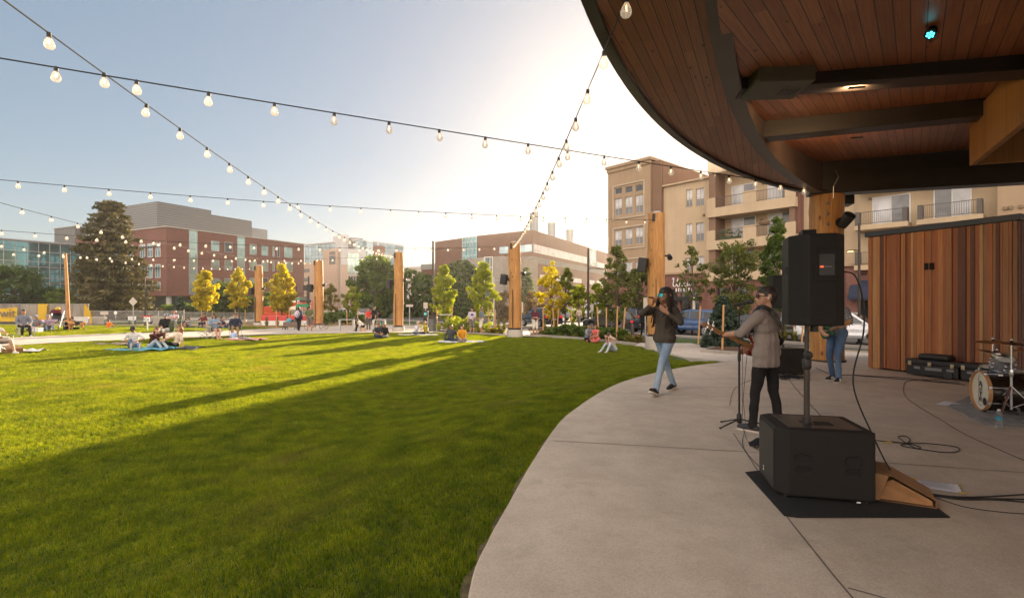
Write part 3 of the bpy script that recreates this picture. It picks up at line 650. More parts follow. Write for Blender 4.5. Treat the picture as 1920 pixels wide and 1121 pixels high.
# plants and chair on the balcony
mb = MB()
for k in range(60):
    p = Vector((random.uniform(tC+1.0,tP-.6),-.1+random.uniform(-.1,.3),FL[1]+random.uniform(.2,.95))); a = random.uniform(0,6.3); l = random.uniform(.12,.3)
    mb.quad(p,p+Vector((math.cos(a)*l,math.sin(a)*l*.4,l*.5)),p+Vector((math.cos(a)*l*.8,math.sin(a)*l*.3,l*1.0)),p+Vector((-.05,0,l*.6)))
mb.box(tC+1.2,tP-.8,-.05,.2,FL[1],FL[1]+.3); pb = mb.build('balcony_plant', M('balcony_green',(.06,.11,.03),.8,var=.4), None, loc=(AP.A.x,AP.A.y,0), rz=AP.rz); tag(pb,'row of leafy pot plants behind the railing of a tan balcony','plant')
mb = MB(); xq = AP.t(1440); zq = FL[1]
for dx in (0,.5):
    mb.tube([(xq+dx,.1,zq),(xq+dx+.1,.2,zq+.45),(xq+dx-.05,.7,zq+.95)],.02,5); mb.tube([(xq+dx,.7,zq),(xq+dx,.2,zq+.5)],.02,5)
mb.box(xq,xq+.5,.15,.6,zq+.43,zq+.47); mb.box(xq,xq+.5,.6,.64,zq+.5,zq+.95); cb = mb.build('balcony_chair', m_rail, None, loc=(AP.A.x,AP.A.y,0), rz=AP.rz); tag(cb,'dark metal chair on the middle balcony of the tan apartment house','chair')
hb = MB(); hb.ell((AP.t(1437),-.4,FL[1]+1.25),(.55,.25,.28),10,6); hb = hb.build('flower_basket', M('flower_brown',(.16,.10,.06),.9,var=.5,scale=12), None, loc=(AP.A.x,AP.A.y,0), rz=AP.rz); tag(hb,'round basket of dried flowers on the balcony railing of the tan house','flower basket')
# brick corner strip, set back wall, right wing
tS = AP.t(1498); block(tW+.02,tS,.2,17.6,s_brick,[],z0=0,depth=12); tR = AP.t(1600)
ops=[(AP.t(1517),AP.t(1527),AP.z(1520,424),AP.z(1520,380))]
block(tS,tR,1.2,17.2,s_cream,ops,depth=12); window(ap,*ops[0],m_frame,p_grey,y=1.3,fw=.06,mull=(.5,),pane2=p_blind)
tE = AP.t(1872)
block(tR,tE,.9,17.2,s_cream,[],depth=12); block(tE,tE+40,-.6,17.2,s_tan,[],depth=14)
for (a,b) in ((1606,1706),(1722,1846)):
    for k, z in enumerate((5.25,8.6,11.95)):
        x0,x1 = AP.t(a),AP.t(b); b_ = MB(); b_.box(x0,x1,-.75,.9,z-.42,z-.02); bo = b_.build('balcony', s_cream, ap, bevel=.015)
        railing(bo,x0+.12,x1-.12,z,1.08,-.66); 
        for xx in (x0+.05,x1-.35): MB().box(xx,xx+.3,-.70,.0,z,z+1.12).build('railing_post', m_rail, bo)
        door(ap,AP.t(a+24),AP.t(a+97),z,z+2.45,.9,flip=(a>1700))
for (px,py) in ((1883,393),(1893,392),(1912,390),(1623,457),(1623,371),(1414,339),(1411,409),(1310,402),(1318,401)):
    x = AP.t(px); z = AP.z(px,py); yy = -.6 if px > 1872 else (.9 if px > 1500 or px < 1330 else 1.9); MB().box(x,x+.22,yy-.14,yy,z-.12,z+.12).build('wall_lamp', M('lamp_bronze',(.22,.16,.10),.5,.3,.1), ap, bevel=.02)
xw,xx,za,zb = AP.t(1905),AP.t(1905)+2.2,11.2,13.1; window(ap,xw,xx,za,zb,m_frame,p_dark,y=-.66,fw=.09,mull=(.5,),pane2=p_grey,sill=m_frame)
# brick ground floor
ops=[]; r_ = random.Random(2)
for (a,b,z0,z1) in ((1250,1272,0.3,3.6),(1277,1312,0.3,3.6),(1345,1372,.4,3.7),(1380,1406,.4,3.7),(1420,1446,.4,3.7),(1455,1480,.4,3.7),(1512,1548,.4,3.7),(1600,1642,.4,3.0),(1660,1720,.4,3.0),(1745,1800,.4,3.0)):
    ops.append((AP.t(a),AP.t(b),z0,z1))
mb = MB(); wall_open(mb,-.05,tE+40,0,BR-.002,.35,ops,-.12); mb.box(0,tE+40,.25,12,0,BR-.05); 
for px in (1222,1330,1500,1590): x = AP.t(px); mb.box(x,x+.9,-.42,-.12,0,BR-.3)
mb.build('brick_base', s_brick, ap); mb = MB(); mb.box(-.2,tE+40,-.32,-.1,BR-.02,BR+.2); mb.build('string_course', s_tan, ap, bevel=.02)
for o in ops: window(ap,*o,m_rail,p_night,y=.02,fw=.08,mull=(.5,),trans=(.72,),name='shop_window')
def awning(px0,px1,z0,z1,out=1.1,mat=None):
    x0,x1 = AP.t(px0),AP.t(px1); mb = MB(); th=.02
    mb.add([(x0,-.13,z1),(x1,-.13,z1),(x1,-out,z0+.25),(x0,-out,z0+.25),(x0,-out,z0),(x1,-out,z0),(x0,-.13,z0+.2),(x1,-.13,z0+.2)],[(0,1,2,3),(3,2,5,4),(0,3,4,6),(1,7,5,2)]); return mb.build('awning', mat, ap)
awning(1597,1646,2.35,4.0,1.2,M('awning_navy',(.018,.026,.055),.75,var=.2)); awning(1250,1318,2.3,2.75,.8,M('awning_black',(.02,.02,.02),.8,var=.2))
# shop sign: script name with capitals beneath, as raised letters on the brick
def strokes(mb, segs, sx, sz, x0, z0, r, y):
    for s_ in segs: mb.tube([(x0+a*sx, y, z0+b*sz) for a,b in s_], r, 6)
SCRIPT = [curve((-.05,1.15),(.12,1.35),(.2,1.1),(.08,.35),(.2,.02),(.5,.1),(.72,.7),(.85,1.3)), curve((.85,1.3),(.68,.5),(.72,.08),(.9,.02)),
  curve((1.0,.0),(1.08,.35),(1.14,.66),(1.22,.52),(1.38,.6)), curve((1.42,.05),(1.6,.1),(1.75,.3),(1.72,.68),(1.62,.5),(1.75,.3),(1.78,.1),(1.62,.0)),
  curve((1.98,.62),(1.92,.2),(2.04,.02),(2.2,.15),(2.32,.62),(2.26,.15),(2.4,.02)), curve((2.45,.1),(2.68,.8),(2.74,1.3),(2.62,1.1),(2.58,.2),(2.72,.02)),
  curve((3.14,.52),(2.98,.64),(2.84,.3),(2.94,.03),(3.1,.2),(3.18,.6),(3.14,.15),(3.3,.04)), curve((3.42,.03),(3.5,.06))]
x0 = AP.t(1263); x1 = AP.t(1307); k = (x1-x0)/3.55; zb = AP.z(1280,537)
mb = MB(); strokes(mb, SCRIPT, k, k*.88, x0, zb, .052, -.22)
m_sign = M('sign_white',(.80,.79,.76),.5,var=.04)
BL = {'B':[curve((0,0),(0,1),n=1),curve((0,1),(.45,.95),(.45,.6),(0,.53)),curve((0,.53),(.55,.45),(.52,.05),(0,0))],'R':[[(0,0),(0,1)],curve((0,1),(.5,.95),(.5,.55),(0,.5)),[(.15,.5),(.55,0)]],'E':[[(.5,0),(0,0),(0,1),(.5,1)],[(0,.52),(.4,.52)]],'W':[[(0,1),(.2,0),(.4,.8),(.6,0),(.8,1)]],'Y':[[(0,1),(.28,.5),(.56,1)],[(.28,.5),(.28,0)]]}
xl = AP.t(1269); zl = AP.z(1285,546.5); pit = (AP.t(1302)-xl)/7
for i, ch in enumerate('BREWERY'): strokes(mb, BL[ch], pit*.62, .36, xl+i*pit*1.02, zl, .034, -.2)
mb.build('shop_sign_letters', m_sign, ap)
x = AP.t(1306); z = AP.z(1308,573); mb = MB(); mb.box(x,x+.12,-1.0,-.45,z-1.0,z+.9); bs = mb.build('blade_sign', m_sign, ap, bevel=.05); 
mb = MB(); mb.box(x-.006,x-.002,-.9,-.55,z+.3,z+.36); mb.box(x-.006,x-.002,-.85,-.6,z-.1,z-.05); mb.box(x-.006,x-.002,-.9,-.55,z-.5,z-.44); mb.build('sign_mark', m_rail, bs)
x = AP.t(1598); z = AP.z(1600,506)
mb = MB()
for (dx,dz,L) in ((.1,0,.5),(.15,-.42,.9),(.0,-.42,.1)): mb.box(x+dx,x+dx+L,-.17,-.121,z+dz-.09,z+dz+.09)
mb.build('brick_sign', M('sign_maroon',(.05,.012,.012),.6,var=.1), ap)

# ---- left glass office -----------------------------------------------------------
GO = Fac(150, 95, (-.446,-.895)); go = thing('glass_office','low office building with a teal glass curtain wall at the far left','office building',(GO.A.x,GO.A.y,0),math.atan2(.895,.446))
gl_len = 34; zt = 12.9
mb = MB(); mb.box(-gl_len,0,0,16,0,zt); mb.build('glazing', g_teal, go)
mb = MB()
for x in np.arange(-gl_len,0.01,1.55): mb.box(x-.05,x+.05,-.09,-.002,0,zt)
for z in (0.9,2.7,3.6,5.6,6.5,8.5,9.4,11.2,zt-.1): mb.box(-gl_len,0,-.07,-.001,z-.05,z+.05)
mb.build('mullion_grid', m_alu, go)
MB().box(-gl_len-.3,.3,-.4,16.3,zt,zt+.25).build('roof_edge', M('roof_grey',(.35,.36,.38),.5,.3,.08), go, bevel=.03)
# ---- brick laboratory ------------------------------------------------------------
BL_ = Fac(312, 85, (.44,.898)); bl = thing('brick_office','four storey red brick office building with grey louvred roof penthouses','office building',(BL_.A.x,BL_.A.y,0),BL_.rz)
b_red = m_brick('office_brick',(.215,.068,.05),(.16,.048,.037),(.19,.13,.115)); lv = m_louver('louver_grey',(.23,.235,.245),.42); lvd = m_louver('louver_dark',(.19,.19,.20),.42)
Lr = BL_.t(570); D2 = 30.0; zt = 15.0; zb = 3.25
bops=[]
Lf = Fac(312, 85, (-.898,.44))
def pw(px0,px1,py0,py1,f=BL_): xm=(px0+px1)/2; return (f.t(px0),f.t(px1),f.z(xm,py1),f.z(xm,py0))
mb = MB(); mb.box(0,Lr,0,D2,zb,zt); mb.build('brick_wall', b_red, bl)
MB().box(-.15,Lr+.15,-.15,D2+.15,zt,zt+.18).build('parapet_cap', M('cap_stone',(.42,.38,.34),.7), bl, bevel=.03)
mb = MB(); mb.box(5,Lr-.5,4,D2-3,0,zb); mb.build('ground_floor', M('ground_floor_grey',(.16,.17,.18),.7,var=.2), bl)
for x,y in ((.9,.9),(.9,6.5),(.9,12.5),(.9,18.5),(8,.9),(15,.9)): MB().lathe([(.42,0),(.42,zb)],14,Matrix.Translation((x,y,0))).build('column', M('column_concrete',(.42,.41,.39),.8,var=.1), bl)
for (a,b) in ((354,370),(444.5,459)):
    x0,x1,_,_ = pw(a,b,500,450); window(bl,x0,x1,zb+.3,zt-.02,m_alu,g_green,y=-.06,trans=(.12,.3,.5,.72,.86),fw=.08,name='glazed_strip')
r_ = random.Random(4)
for (a,b) in ((395.5,411),(421,435.5),(468,481),(490,502.5),(511,514.5),(519.5,524.5),(532.5,548)):
    for k,(y0,y1) in enumerate(((452,471),(487.5,505.5),(522,540))):
        sl = (a-395)*.088 if k == 0 else (a-395)*.03 if k == 1 else -(a-395)*.01
        x0,x1,z0,z1 = pw(a,b,y0+sl,y1+sl); window(bl,x0,x1,z0,z1,m_alu,r_.choice([g_green,g_green,p_dark]),y=-.05,fw=.08)
# left face windows with sun shades (local face at x = 0, running along +y)
for yy in (1.7,4.0,6.3,10,12.3,14.6,19,21.3,23.6):
    for (z0,z1) in ((10.0,12.4),(6.4,8.7),(2.7+1.5,5.6)):
        o = MB(); fw=.08; o.box(-.06,-.002,yy,yy+1.5,z0,z0+fw); o.box(-.06,-.002,yy,yy+1.5,z1-fw,z1); o.box(-.06,-.002,yy,yy+fw,z0+fw,z1-fw); o.box(-.06,-.002,yy+1.5-fw,yy+1.5,z0+fw,z1-fw); o.box(-.05,-.002,yy+.7,yy+.78,z0+fw,z1-fw)
        w_ = o.build('window', m_white, bl); MB().quad((-.02,yy+1.5-fw,z0+fw),(-.02,yy+fw,z0+fw),(-.02,yy+fw,z1-fw),(-.02,yy+1.5-fw,z1-fw)).build('pane', g_blue, w_)
        MB().box(-1.0,-.01,yy-.1,yy+1.6,z1-.62,z1-.56).build('sun_shade', m_alu, w_)
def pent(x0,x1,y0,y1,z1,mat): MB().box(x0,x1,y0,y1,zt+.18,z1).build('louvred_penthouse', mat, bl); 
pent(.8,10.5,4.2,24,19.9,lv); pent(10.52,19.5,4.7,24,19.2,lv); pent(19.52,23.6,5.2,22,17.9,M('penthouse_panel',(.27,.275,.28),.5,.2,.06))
LB = Fac(141,106,(.44,.898)); lb = thing('louvred_block','grey louvred plant block rising behind the dark conifer','building',(LB.A.x,LB.A.y,0),LB.rz)
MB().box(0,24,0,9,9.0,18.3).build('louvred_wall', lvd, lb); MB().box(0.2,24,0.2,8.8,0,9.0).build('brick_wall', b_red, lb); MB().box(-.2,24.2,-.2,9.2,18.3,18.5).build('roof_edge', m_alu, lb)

# ---- distant glass and stone block --------------------------------------------
c1 = M('tan_panel',(.45,.32,.25),.7,var=.08,scale=.3); c2 = M('pale_panel',(.50,.50,.52),.6,var=.06,scale=.3)
DG = Fac(566, 150, (1,-.62)); dg = thing('glass_and_stone_block','distant pale stone and blue glass building behind the second log column','office building',(DG.A.x,DG.A.y,0),DG.rz)
t1 = DG.t(652); MB().box(-4,t1,4,22,0,DG.z(600,453)).build('glazing', g_blue, dg)
mb = MB(); zq = DG.z(600,453)
for x in np.arange(-4,t1,1.6): mb.box(x-.05,x+.05,3.9,3.998,0,zq)
for z in np.arange(2,zq,1.9): mb.box(-4,t1,3.93,3.999,z-.06,z+.06)
mb.build('mullion_grid', m_alu, dg)
MB().box(-4.5,t1,3.5,22,zq,zq+.35).build('roof_edge', c2, dg)
a,b = DG.t(614),DG.t(640); zs = DG.z(627,468); MB().box(a,b,-1.5,12,0,zs).build('stone_wall', c1, dg)
MB().box(DG.t(566),a,-1.2,10,0,DG.z(590,493)).build('stone_wall', c1, dg)
mb = MB()
for (y0,y1) in ((505,511),(521.5,528),(556,562)): x0,x1,z0,z1 = pw(571,587,y0,y1,DG); mb.box(x0,x1,-1.26,-1.21,z0,z1)
for (y0,y1) in ((473,478),(480,496)): x0,x1,z0,z1 = pw(626,637,y0,y1,DG); mb.box(x0,x1,-1.56,-1.51,z0,z1)
mb.build('window_band', p_night, dg)
DR = Fac(640,DG.d(b)-1.5,(1,.75)); dr = thing('stone_block_wing','pale stone wing with tall green windows beyond the park trees','office building',(DR.A.x,DR.A.y,0),DR.rz)
e = DR.t(703); z1 = DR.z(660,467); MB().box(0,DR.t(686),0,8,0,z1).build('stone_wall', c2, dr); MB().box(.01,DR.t(686)+.0,-.05,7.9,0,DR.z(660,497)).build('stone_base', c1, dr)
x0,x1,za,zb = pw(651,674,474,515,DR); window(dr,x0,x1,za,zb,m_alu,g_green,y=-.12,mull=(.33,.66),trans=(.33,.66),name='glazed_strip',fw=.12)
x0,x1,za,zb = pw(652,672,517,531,DR); window(dr,x0,x1,za,zb,m_alu,p_dark,y=-.12,mull=(.25,.5,.75),fw=.12)
mb = MB(); mb.box(DR.t(684),e,1.5,8,0,DR.z(690,446)); mb.build('glazing', g_blue, dr)
mb = MB(); 
for z in np.arange(3,DR.z(690,446),2.4): mb.box(DR.t(684),e,1.42,1.498,z-.12,z+.12)
mb.build('mullion_grid', m_alu, dr)
MB().box(DR.t(663),DR.t(684),2.5,9,z1,DR.z(672,444.5)).build('dark_tower', M('dark_panel',(.16,.16,.17),.5,.2,.1), dr)
MB().box(DR.t(649),DR.t(664),4.5,12,z1,DR.z(656,437)).build('roof_plant', c2, dr)
MB().box(e,DR.t(718),3,12,0,DR.z(710,450)).build('glazed_core', c2, dr); MB().box(DR.t(705),DR.t(728),2.4,10,0,DR.z(716,459)).build('brick_wall', b_red, dr)
# ---- brown brick hall ---------------------------------------------------------
BH = Fac(999,80,(.509,1)); bh = thing('brown_brick_hall','brown brick hall with long ribbon windows and three roof flues','office building',(BH.A.x,BH.A.y,0),BH.rz)
b_brn = m_brick('hall_brick',(.19,.075,.05),(.14,.052,.036),(.17,.12,.10)); b_gry = m_brick('grey_band',(.22,.21,.205),(.19,.185,.18),(.22,.21,.2),1,.4,.2)
xe = BH.t(1160); zt = 13.78
LFd = Vector((-.797,.604)); ang = math.atan2(LFd.y,LFd.x)-BH.rz; lx = lambda s,o=0: (math.cos(ang)*s-math.sin(ang)*o, math.sin(ang)*s+math.cos(ang)*o)
LFc = Fac(999,80,LFd); s1 = LFc.t(896); s2 = LFc.t(868)
mb = MB(); p0=(0,0); p1=lx(s1); mb.prism([p0,(xe,0),(xe,22),(p1[0]+4,p1[1]+12),p1],0,zt); mb.build('brick_wall', b_brn, bh)
x0=.02; zs0,zs1 = BH.z(1002,472)-.02,BH.z(1002,461); x1 = BH.t(1100); o = window(bh,.25,x1,zs0-.1,zs1+.25,m_white,p_blind,y=-.08,mull=tuple(i/26 for i in range(1,26)),trans=(.5,),fw=.09,name='ribbon_window')
x0,x1,za,zb = pw(1105,1117,467,499,BH); window(bh,x0,x1,BH.z(1110,499),zt-.1,m_white,g_blue,y=-.1,mull=(.5,),trans=(.25,.5,.75),name='glazed_strip')
x0,x1,za,zb = pw(1118,1134,491,501,BH); window(bh,x0,x1,BH.z(1126,502),BH.z(1126,493),m_white,p_blind,y=-.08,mull=(.25,.5,.75),name='ribbon_window')
for (a,b) in ((1012,1032),(1043,1062),(1072,1090),(1105,1114),(1119,1131)):
    x0,x1,za,zb = pw(a,b,524+(a-1072)*.1-2,530+(a-1072)*.1,BH); window(bh,x0,x1,za,zb,m_white,p_blind,y=-.08,mull=(.33,.66),fw=.08)
zb0,zb1 = BH.z(1003,493),BH.z(1003,481.5); mb = MB(); mb.box(-.1,xe,-.12,-.002,zb0,zb1); mb.build('grey_band', b_gry, bh)
# left face glass corner + ribbon
def left_box(sa,sb,za,zb,o0,o1,name,mat):
    pts=[lx(sa,o0),lx(sb,o0),lx(sb,o1),lx(sa,o1)]; return MB().prism(pts,za,zb).build(name,mat,bh)
left_box(s1+.02,s2,7.8,zt-.05,-9,.15,'glazing',g_teal); left_box(.1,LFc.t(937),zs0,zs1+.2,-.002,.09,'ribbon_window',g_blue); left_box(.0,LFc.t(942)+.02,zb0,zb1,-.001,.12,'grey_band',b_gry)
mb = MB()
for k in range(5): s_ = s1+.1+(s2-s1-.15)*k/4; mb.prism([lx(s_-.06,.151),lx(s_+.06,.151),lx(s_+.06,.22),lx(s_-.06,.22)],7.8,zt-.06)
for z in (8,9.2,10.4,11.6,12.8,13.6): mb.prism([lx(s1,.152),lx(s2,.152),lx(s2,.20),lx(s1,.20)],z-.05,z+.05)
mb.build('mullion_grid', m_alu, bh)
for px,py in ((992,418.5),(1016,425.5),(1037.5,433)):
    f = BH; tt = max(0.8,(px-985)*.45); z = H-(py-YH)*f.d(tt)/F; x = tt; y = 2.5 if px > 1000 else 1.2
    u = (px-CX)/F; pos = f.A+f.r*tt+Vector((-f.r.y,f.r.x))*y; MB().lathe([(.75,zt),(.75,zt+2.9),(.8,zt+2.9),(.8,zt+3.25),(.55,zt+3.25)],16,Matrix.Translation((x,y,0))).build('roof_flue', M('flue_steel',(.22,.235,.25),.35,.6,.08), bh, smooth=True)
ST = Fac(943,72,(-.797,.604)); sb = thing('pale_stone_block','low pale stone block in front of the brown brick hall','building',(ST.A.x,ST.A.y,0),math.atan2(-.604,.797))
L_ = ST.t(860); mb = MB(); mb.box(-L_,0,0,9,0,ST.z(943,480)); mb.build('stone_wall', M('pale_stone',(.28,.25,.22),.8,var=.1,scale=1), sb)
x0,x1 = -ST.t(908),-ST.t(924); 
window(sb,x0,x1,1.0,ST.z(916,481.5),m_white,g_blue,y=-.08,mull=(.7,),trans=(.2,.4,.6,.8),name='glazed_strip',fw=.1)
LL = Fac(790,104,(.8,-.6)); ll = thing('long_low_hall','long low brick hall with a grey upper band behind the trees','building',(LL.A.x,LL.A.y,0),LL.rz)
x1 = LL.t(866); z1 = LL.z(790,496); z2 = LL.z(790,506); MB().box(0,x1,0,12,0,z2).build('brick_wall', b_brn, ll); MB().box(-.1,x1+.1,-.1,12,z2+.002,z1).build('grey_band', M('band_panel',(.24,.245,.25),.6,.1,.08), ll)
lo = thing('low_pale_building','low pale building far off between the trees','building',(-33,138,0),-.3); MB().box(0,14,0,10,0,11.5).build('wall', M('pale_wall',(.5,.46,.42),.8), lo); MB().box(-.3,14.3,-.3,10.3,11.5,11.9).build('roof_edge', c2, lo)
# ---------------------------------------------------------------- trees and plants
def m_leaf(name, c0, c1, trans=(1.45,1.4,.35), tf=.58):
    t = NT(name); t.t.nodes.remove(t.b); tint = t.attr('tint'); c = t.mix(tint, c0, c1)
    d = t.n('ShaderNodeBsdfDiffuse'); tr = t.n('ShaderNodeBsdfTranslucent'); g = t.n('ShaderNodeBsdfGlossy'); g.inputs['Roughness'].default_value = .5; g.inputs[0].default_value = (.5,.5,.5,1)
    t.l(c, d.inputs[0]); t.l(t.mix(1.0, c, trans, 'MULTIPLY'), tr.inputs[0])
    m = t.n('ShaderNodeMixShader'); m.inputs[0].default_value = tf; t.l(d.outputs[0], m.inputs[1]); t.l(tr.outputs[0], m.inputs[2])
    m2 = t.n('ShaderNodeMixShader'); m2.inputs[0].default_value = .06; t.l(m.outputs[0], m2.inputs[1]); t.l(g.outputs[0], m2.inputs[2])
    t.l(m2.outputs[0], t.out.inputs[0]); MATS[name] = t.m; return t.m
t = NT('bark'); o = t.coord(); x,y,z = t.sep(o); b = t.noise(1.0, t.comb(t.math('MULTIPLY',x,22),t.math('MULTIPLY',y,22),t.math('MULTIPLY',z,4)),5); t.col(t.ramp(b,[(.3,(.07,.05,.035)),(.7,(.20,.15,.10))])); t.bump(b,.6,.02); t.set(Roughness=.95); m_bark = t.m
L_dark = m_leaf('leaf_dark',(.044,.085,.022),(.11,.17,.038)); L_mid = m_leaf('leaf_mid',(.065,.115,.018),(.16,.23,.034)); L_lime = m_leaf('leaf_lime',(.19,.24,.02),(.42,.46,.04)); L_gold = m_leaf('leaf_gold',(.36,.31,.014),(.62,.52,.03)); L_olive = m_leaf('leaf_olive',(.11,.135,.04),(.22,.235,.07)); L_thin = m_leaf('leaf_thin',(.14,.14,.03),(.30,.26,.06)); L_con = m_leaf('needle_dark',(.06,.06,.022),(.15,.125,.045),(1.2,1.1,.5),.25); L_spr = m_leaf('needle_blue',(.035,.065,.045),(.085,.125,.085),(1,1.1,.8),.2); L_brown = m_leaf('leaf_brown',(.11,.065,.035),(.20,.12,.06))
def leaf_mesh(name, cen, per, spread, size, mat, parent, g, flat=.0, tint_of=None, elong=1.6):
    n = len(cen); idx = np.repeat(np.arange(n), per); k = len(idx)
    d = g.normal(size=(k,3)); d /= np.linalg.norm(d,axis=1)[:,None]; rad = g.random(k)**.45
    P = cen[idx]+d*rad[:,None]*spread[idx][:,None]*np.array([1,1,.8-.4*flat])
    a = g.normal(size=(k,3)); a /= np.linalg.norm(a,axis=1)[:,None]; b = np.cross(a, g.normal(size=(k,3))); b /= np.linalg.norm(b,axis=1)[:,None]
    s = size*(.6+.8*g.random(k))[:,None]
    V = np.stack([P-a*s*elong/2, P-b*s*.5+a*s*.08, P+a*s*elong/2, P+b*s*.5+a*s*.08],1).reshape(-1,3)
    me = bpy.data.meshes.new(name); me.vertices.add(k*4); me.vertices.foreach_set('co', V.ravel())
    me.loops.add(k*4); me.loops.foreach_set('vertex_index', np.arange(k*4)); me.polygons.add(k); me.polygons.foreach_set('loop_start', np.arange(k)*4); me.polygons.foreach_set('loop_total', np.full(k,4))
    me.materials.append(mat); at = me.attributes.new('tint','FLOAT','FACE')
    ct = g.random(n) if tint_of is None else tint_of; at.data.foreach_set('value', np.clip(ct[idx]*.65+g.random(k)*.35,0,1).astype(np.float32))
    me.update(calc_edges=True); o = bpy.data.objects.new(name, me); COL.objects.link(o); o.parent = parent; return o
def limbs(par, h0, h1, r, tips, g, name='trunk', mat=None, lean=0.0):
    mb = MB(); top = Vector((lean*(h1-h0),0,h1)); pts = [Vector((0,0,-.1)), Vector((.02,0,h0*.5)), Vector((lean*.3,.02,h0)), Vector((lean*1.5,-.02,h0+(h1-h0)*.45)), top]
    mb.tube(pts,[r*1.35,r,r*.85,r*.5,r*.12],8)
    for tp in tips:
        tp = Vector(tp); zs = h0+(tp.z-h0)*random.uniform(.15,.5); zs = max(h0*.85,min(zs,h1*.9)); base = Vector((lean*(zs-h0)*.6,0,zs)); mid = base.lerp(tp,.5)+Vector((random.uniform(-.1,.1),random.uniform(-.1,.1),(tp-base).length*.08))
        mb.tube([base,mid,tp],[r*.42,r*.26,r*.06],5)
    return mb.build(name, mat or m_bark, par, smooth=True)
def tree(label, px, d, ytop, ybot_crown, wpx, leaf, shape='oval', clumps=70, per=60, size=.16, trunk_r=.09, ybase=None, name='deciduous_tree', seed=None, group='trees round the park', z0=0.0, gap=1.0):
    g = np.random.default_rng(seed if seed is not None else int(px*7+d)); p = W(px, 0, d); s = d/F
    zt = H+(YH-ytop)*s-z0; zc = H+(YH-ybot_crown)*s-z0; rx = wpx*s/2; o = thing(name, label, 'tree', (p.x,d,z0), random.uniform(0,6), group)
    hgt = zt-zc; cen = []; sp = []
    while len(cen) < clumps:
        u = g.random(); z = zc+hgt*u
        if shape == 'oval': prof = math.sin(math.pi*min(1,(u*.86+.12)))**.75*(1 if u < .6 else 1-.35*(u-.6)/.4)
        elif shape == 'round': prof = math.sqrt(max(0,1-(2*u-1)**2*.92))
        elif shape == 'cone': prof = (1-u)**.8*.95+.05
        else: prof = math.sin(math.pi*(u*.8+.15))**.8
        a = g.uniform(0,2*math.pi); rr = math.sqrt(g.random())
        rr = rr if shape == 'open' else .35+.65*rr
        lump = 1+.22*math.sin(a*3+z*1.9+px)+.13*math.sin(a*5-z*2.7)
        r_ = rx*prof*rr*lump*.92
        cen.append((r_*math.cos(a), r_*math.sin(a), z+g.normal()*.1*hgt*.3)); sp.append((.16+.14*g.random())*max(rx,.6)*gap)
    cen = np.array(cen); sp = np.array(sp); tips = [tuple(c) for c in cen[g.permutation(len(cen))[:min(len(cen),26)]]]
    limbs(o, max(zc+hgt*.08,.5), zt-hgt*.06, trunk_r, tips, g)
    leaf_mesh('crown', cen, per, sp, size, leaf, o, g); return o
def conifer(label, px, d, ytop, ybot, wpx, leaf, size=.22, layers=16, per=90, trunk_r=.3, z0=0.0, name='conifer_tree', lumpy=.35, power=.7, group='trees round the park', elong=2.6, droop=.25):
    g = np.random.default_rng(int(px+d)); p = W(px,0,d); s = d/F; zt = H+(YH-ytop)*s-z0; zc = H+(YH-ybot)*s-z0; rx = wpx*s/2
    o = thing(name,label,'tree',(p.x,d,z0),random.uniform(0,6),group); cen=[]; sp=[]; tips=[]
    for i in range(layers):
        u = (i+.5*g.random())/layers; z = zc+(zt-zc)*u; R_ = rx*((1-u)**power*.97+.03); nb = max(4,int(11*(1-u*.5)))
        for k in range(nb):
            a = 2*math.pi*(k+g.random()*.7)/nb+i*.7; L = R_*(1-lumpy*g.random())
            m = max(2,int(L/(.22*rx)+1.5))
            for j in range(m):
                f = (j+1)/m; cen.append((L*f*math.cos(a),L*f*math.sin(a),z-droop*L*f+.12*L*f*f)); sp.append((.10+.06*(1-f))*rx+.07*(1-u))
            tips.append((L*math.cos(a)*.95,L*math.sin(a)*.95,z-droop*L*.9))
    cen = np.array(cen); sp = np.array(sp)
    limbs(o, max(zc*.9,.25), zt-.1, trunk_r, tips[:60], g); leaf_mesh('crown', cen, per, sp, size, leaf, o, g, flat=.8, elong=elong); return o
conifer('tall dark pine tree with drooping boughs in front of the brick office',208,62,372,588,172,L_con,.20,20,44,.34,lumpy=.42,power=.55)
tree('broad dark green tree at the far left before the glass office',22,76,506,592,112,L_dark,'round',110,70,.30,.25)
tree('small mid green tree behind the leaning wooden pole',112,70,543,592,58,L_mid,'round',60,60,.22,.12)
tree('dark bushy tree between the left broad tree and the pine',78,80,548,594,70,L_dark,'round',60,60,.26,.15)
tree('golden yellow young tree left of the other golden ones',385,50,511,579,48,L_gold,'oval',80,64,.17,.07)
tree('golden yellow young tree just left of the farthest log column',448,50,507,578,44,L_gold,'oval',80,60,.17,.07)
tree('brightest golden tree right of the farthest log column',528,49,499,582,48,L_gold,'oval',95,66,.17,.08)
tree('dark green tree behind the two golden trees',415,62,534,592,52,L_dark,'round',70,60,.22,.14)
tree('dark green tree behind the farthest log column',474,64,532,596,60,L_dark,'round',70,60,.22,.14)
conifer('small pale blue spruce below the brick office corner',336,56,556,600,34,L_spr,.14,10,26,.1,name='spruce_tree')
tree('thin sparse yellow green tree right of the second log column',621,55,535,592,44,L_thin,'open',34,34,.17,.07)
tree('small lime green tree in front of the pale stone block',661,54,540,592,38,L_lime,'open',45,50,.17,.07)
tree('large full green tree left of the middle log column',705,68,488,600,86,L_mid,'round',150,80,.28,.26)
tree('green tree just right of the middle log column',772,72,508,600,66,L_mid,'round',90,70,.26,.2)
tree('dark green tree behind the tall street lamp',808,66,520,600,54,L_dark,'round',80,70,.24,.18)
tree('lime green staked young tree nearest the street lamp',832,38.5,501,592,46,L_lime,'oval',100,64,.13,.06)
tree('large dark green tree between the two lime green trees',866,58,494,598,72,L_dark,'round',130,80,.24,.22)
tree('lime green staked young tree behind the two standing men',906,38,497,590,52,L_lime,'oval',110,64,.13,.06)
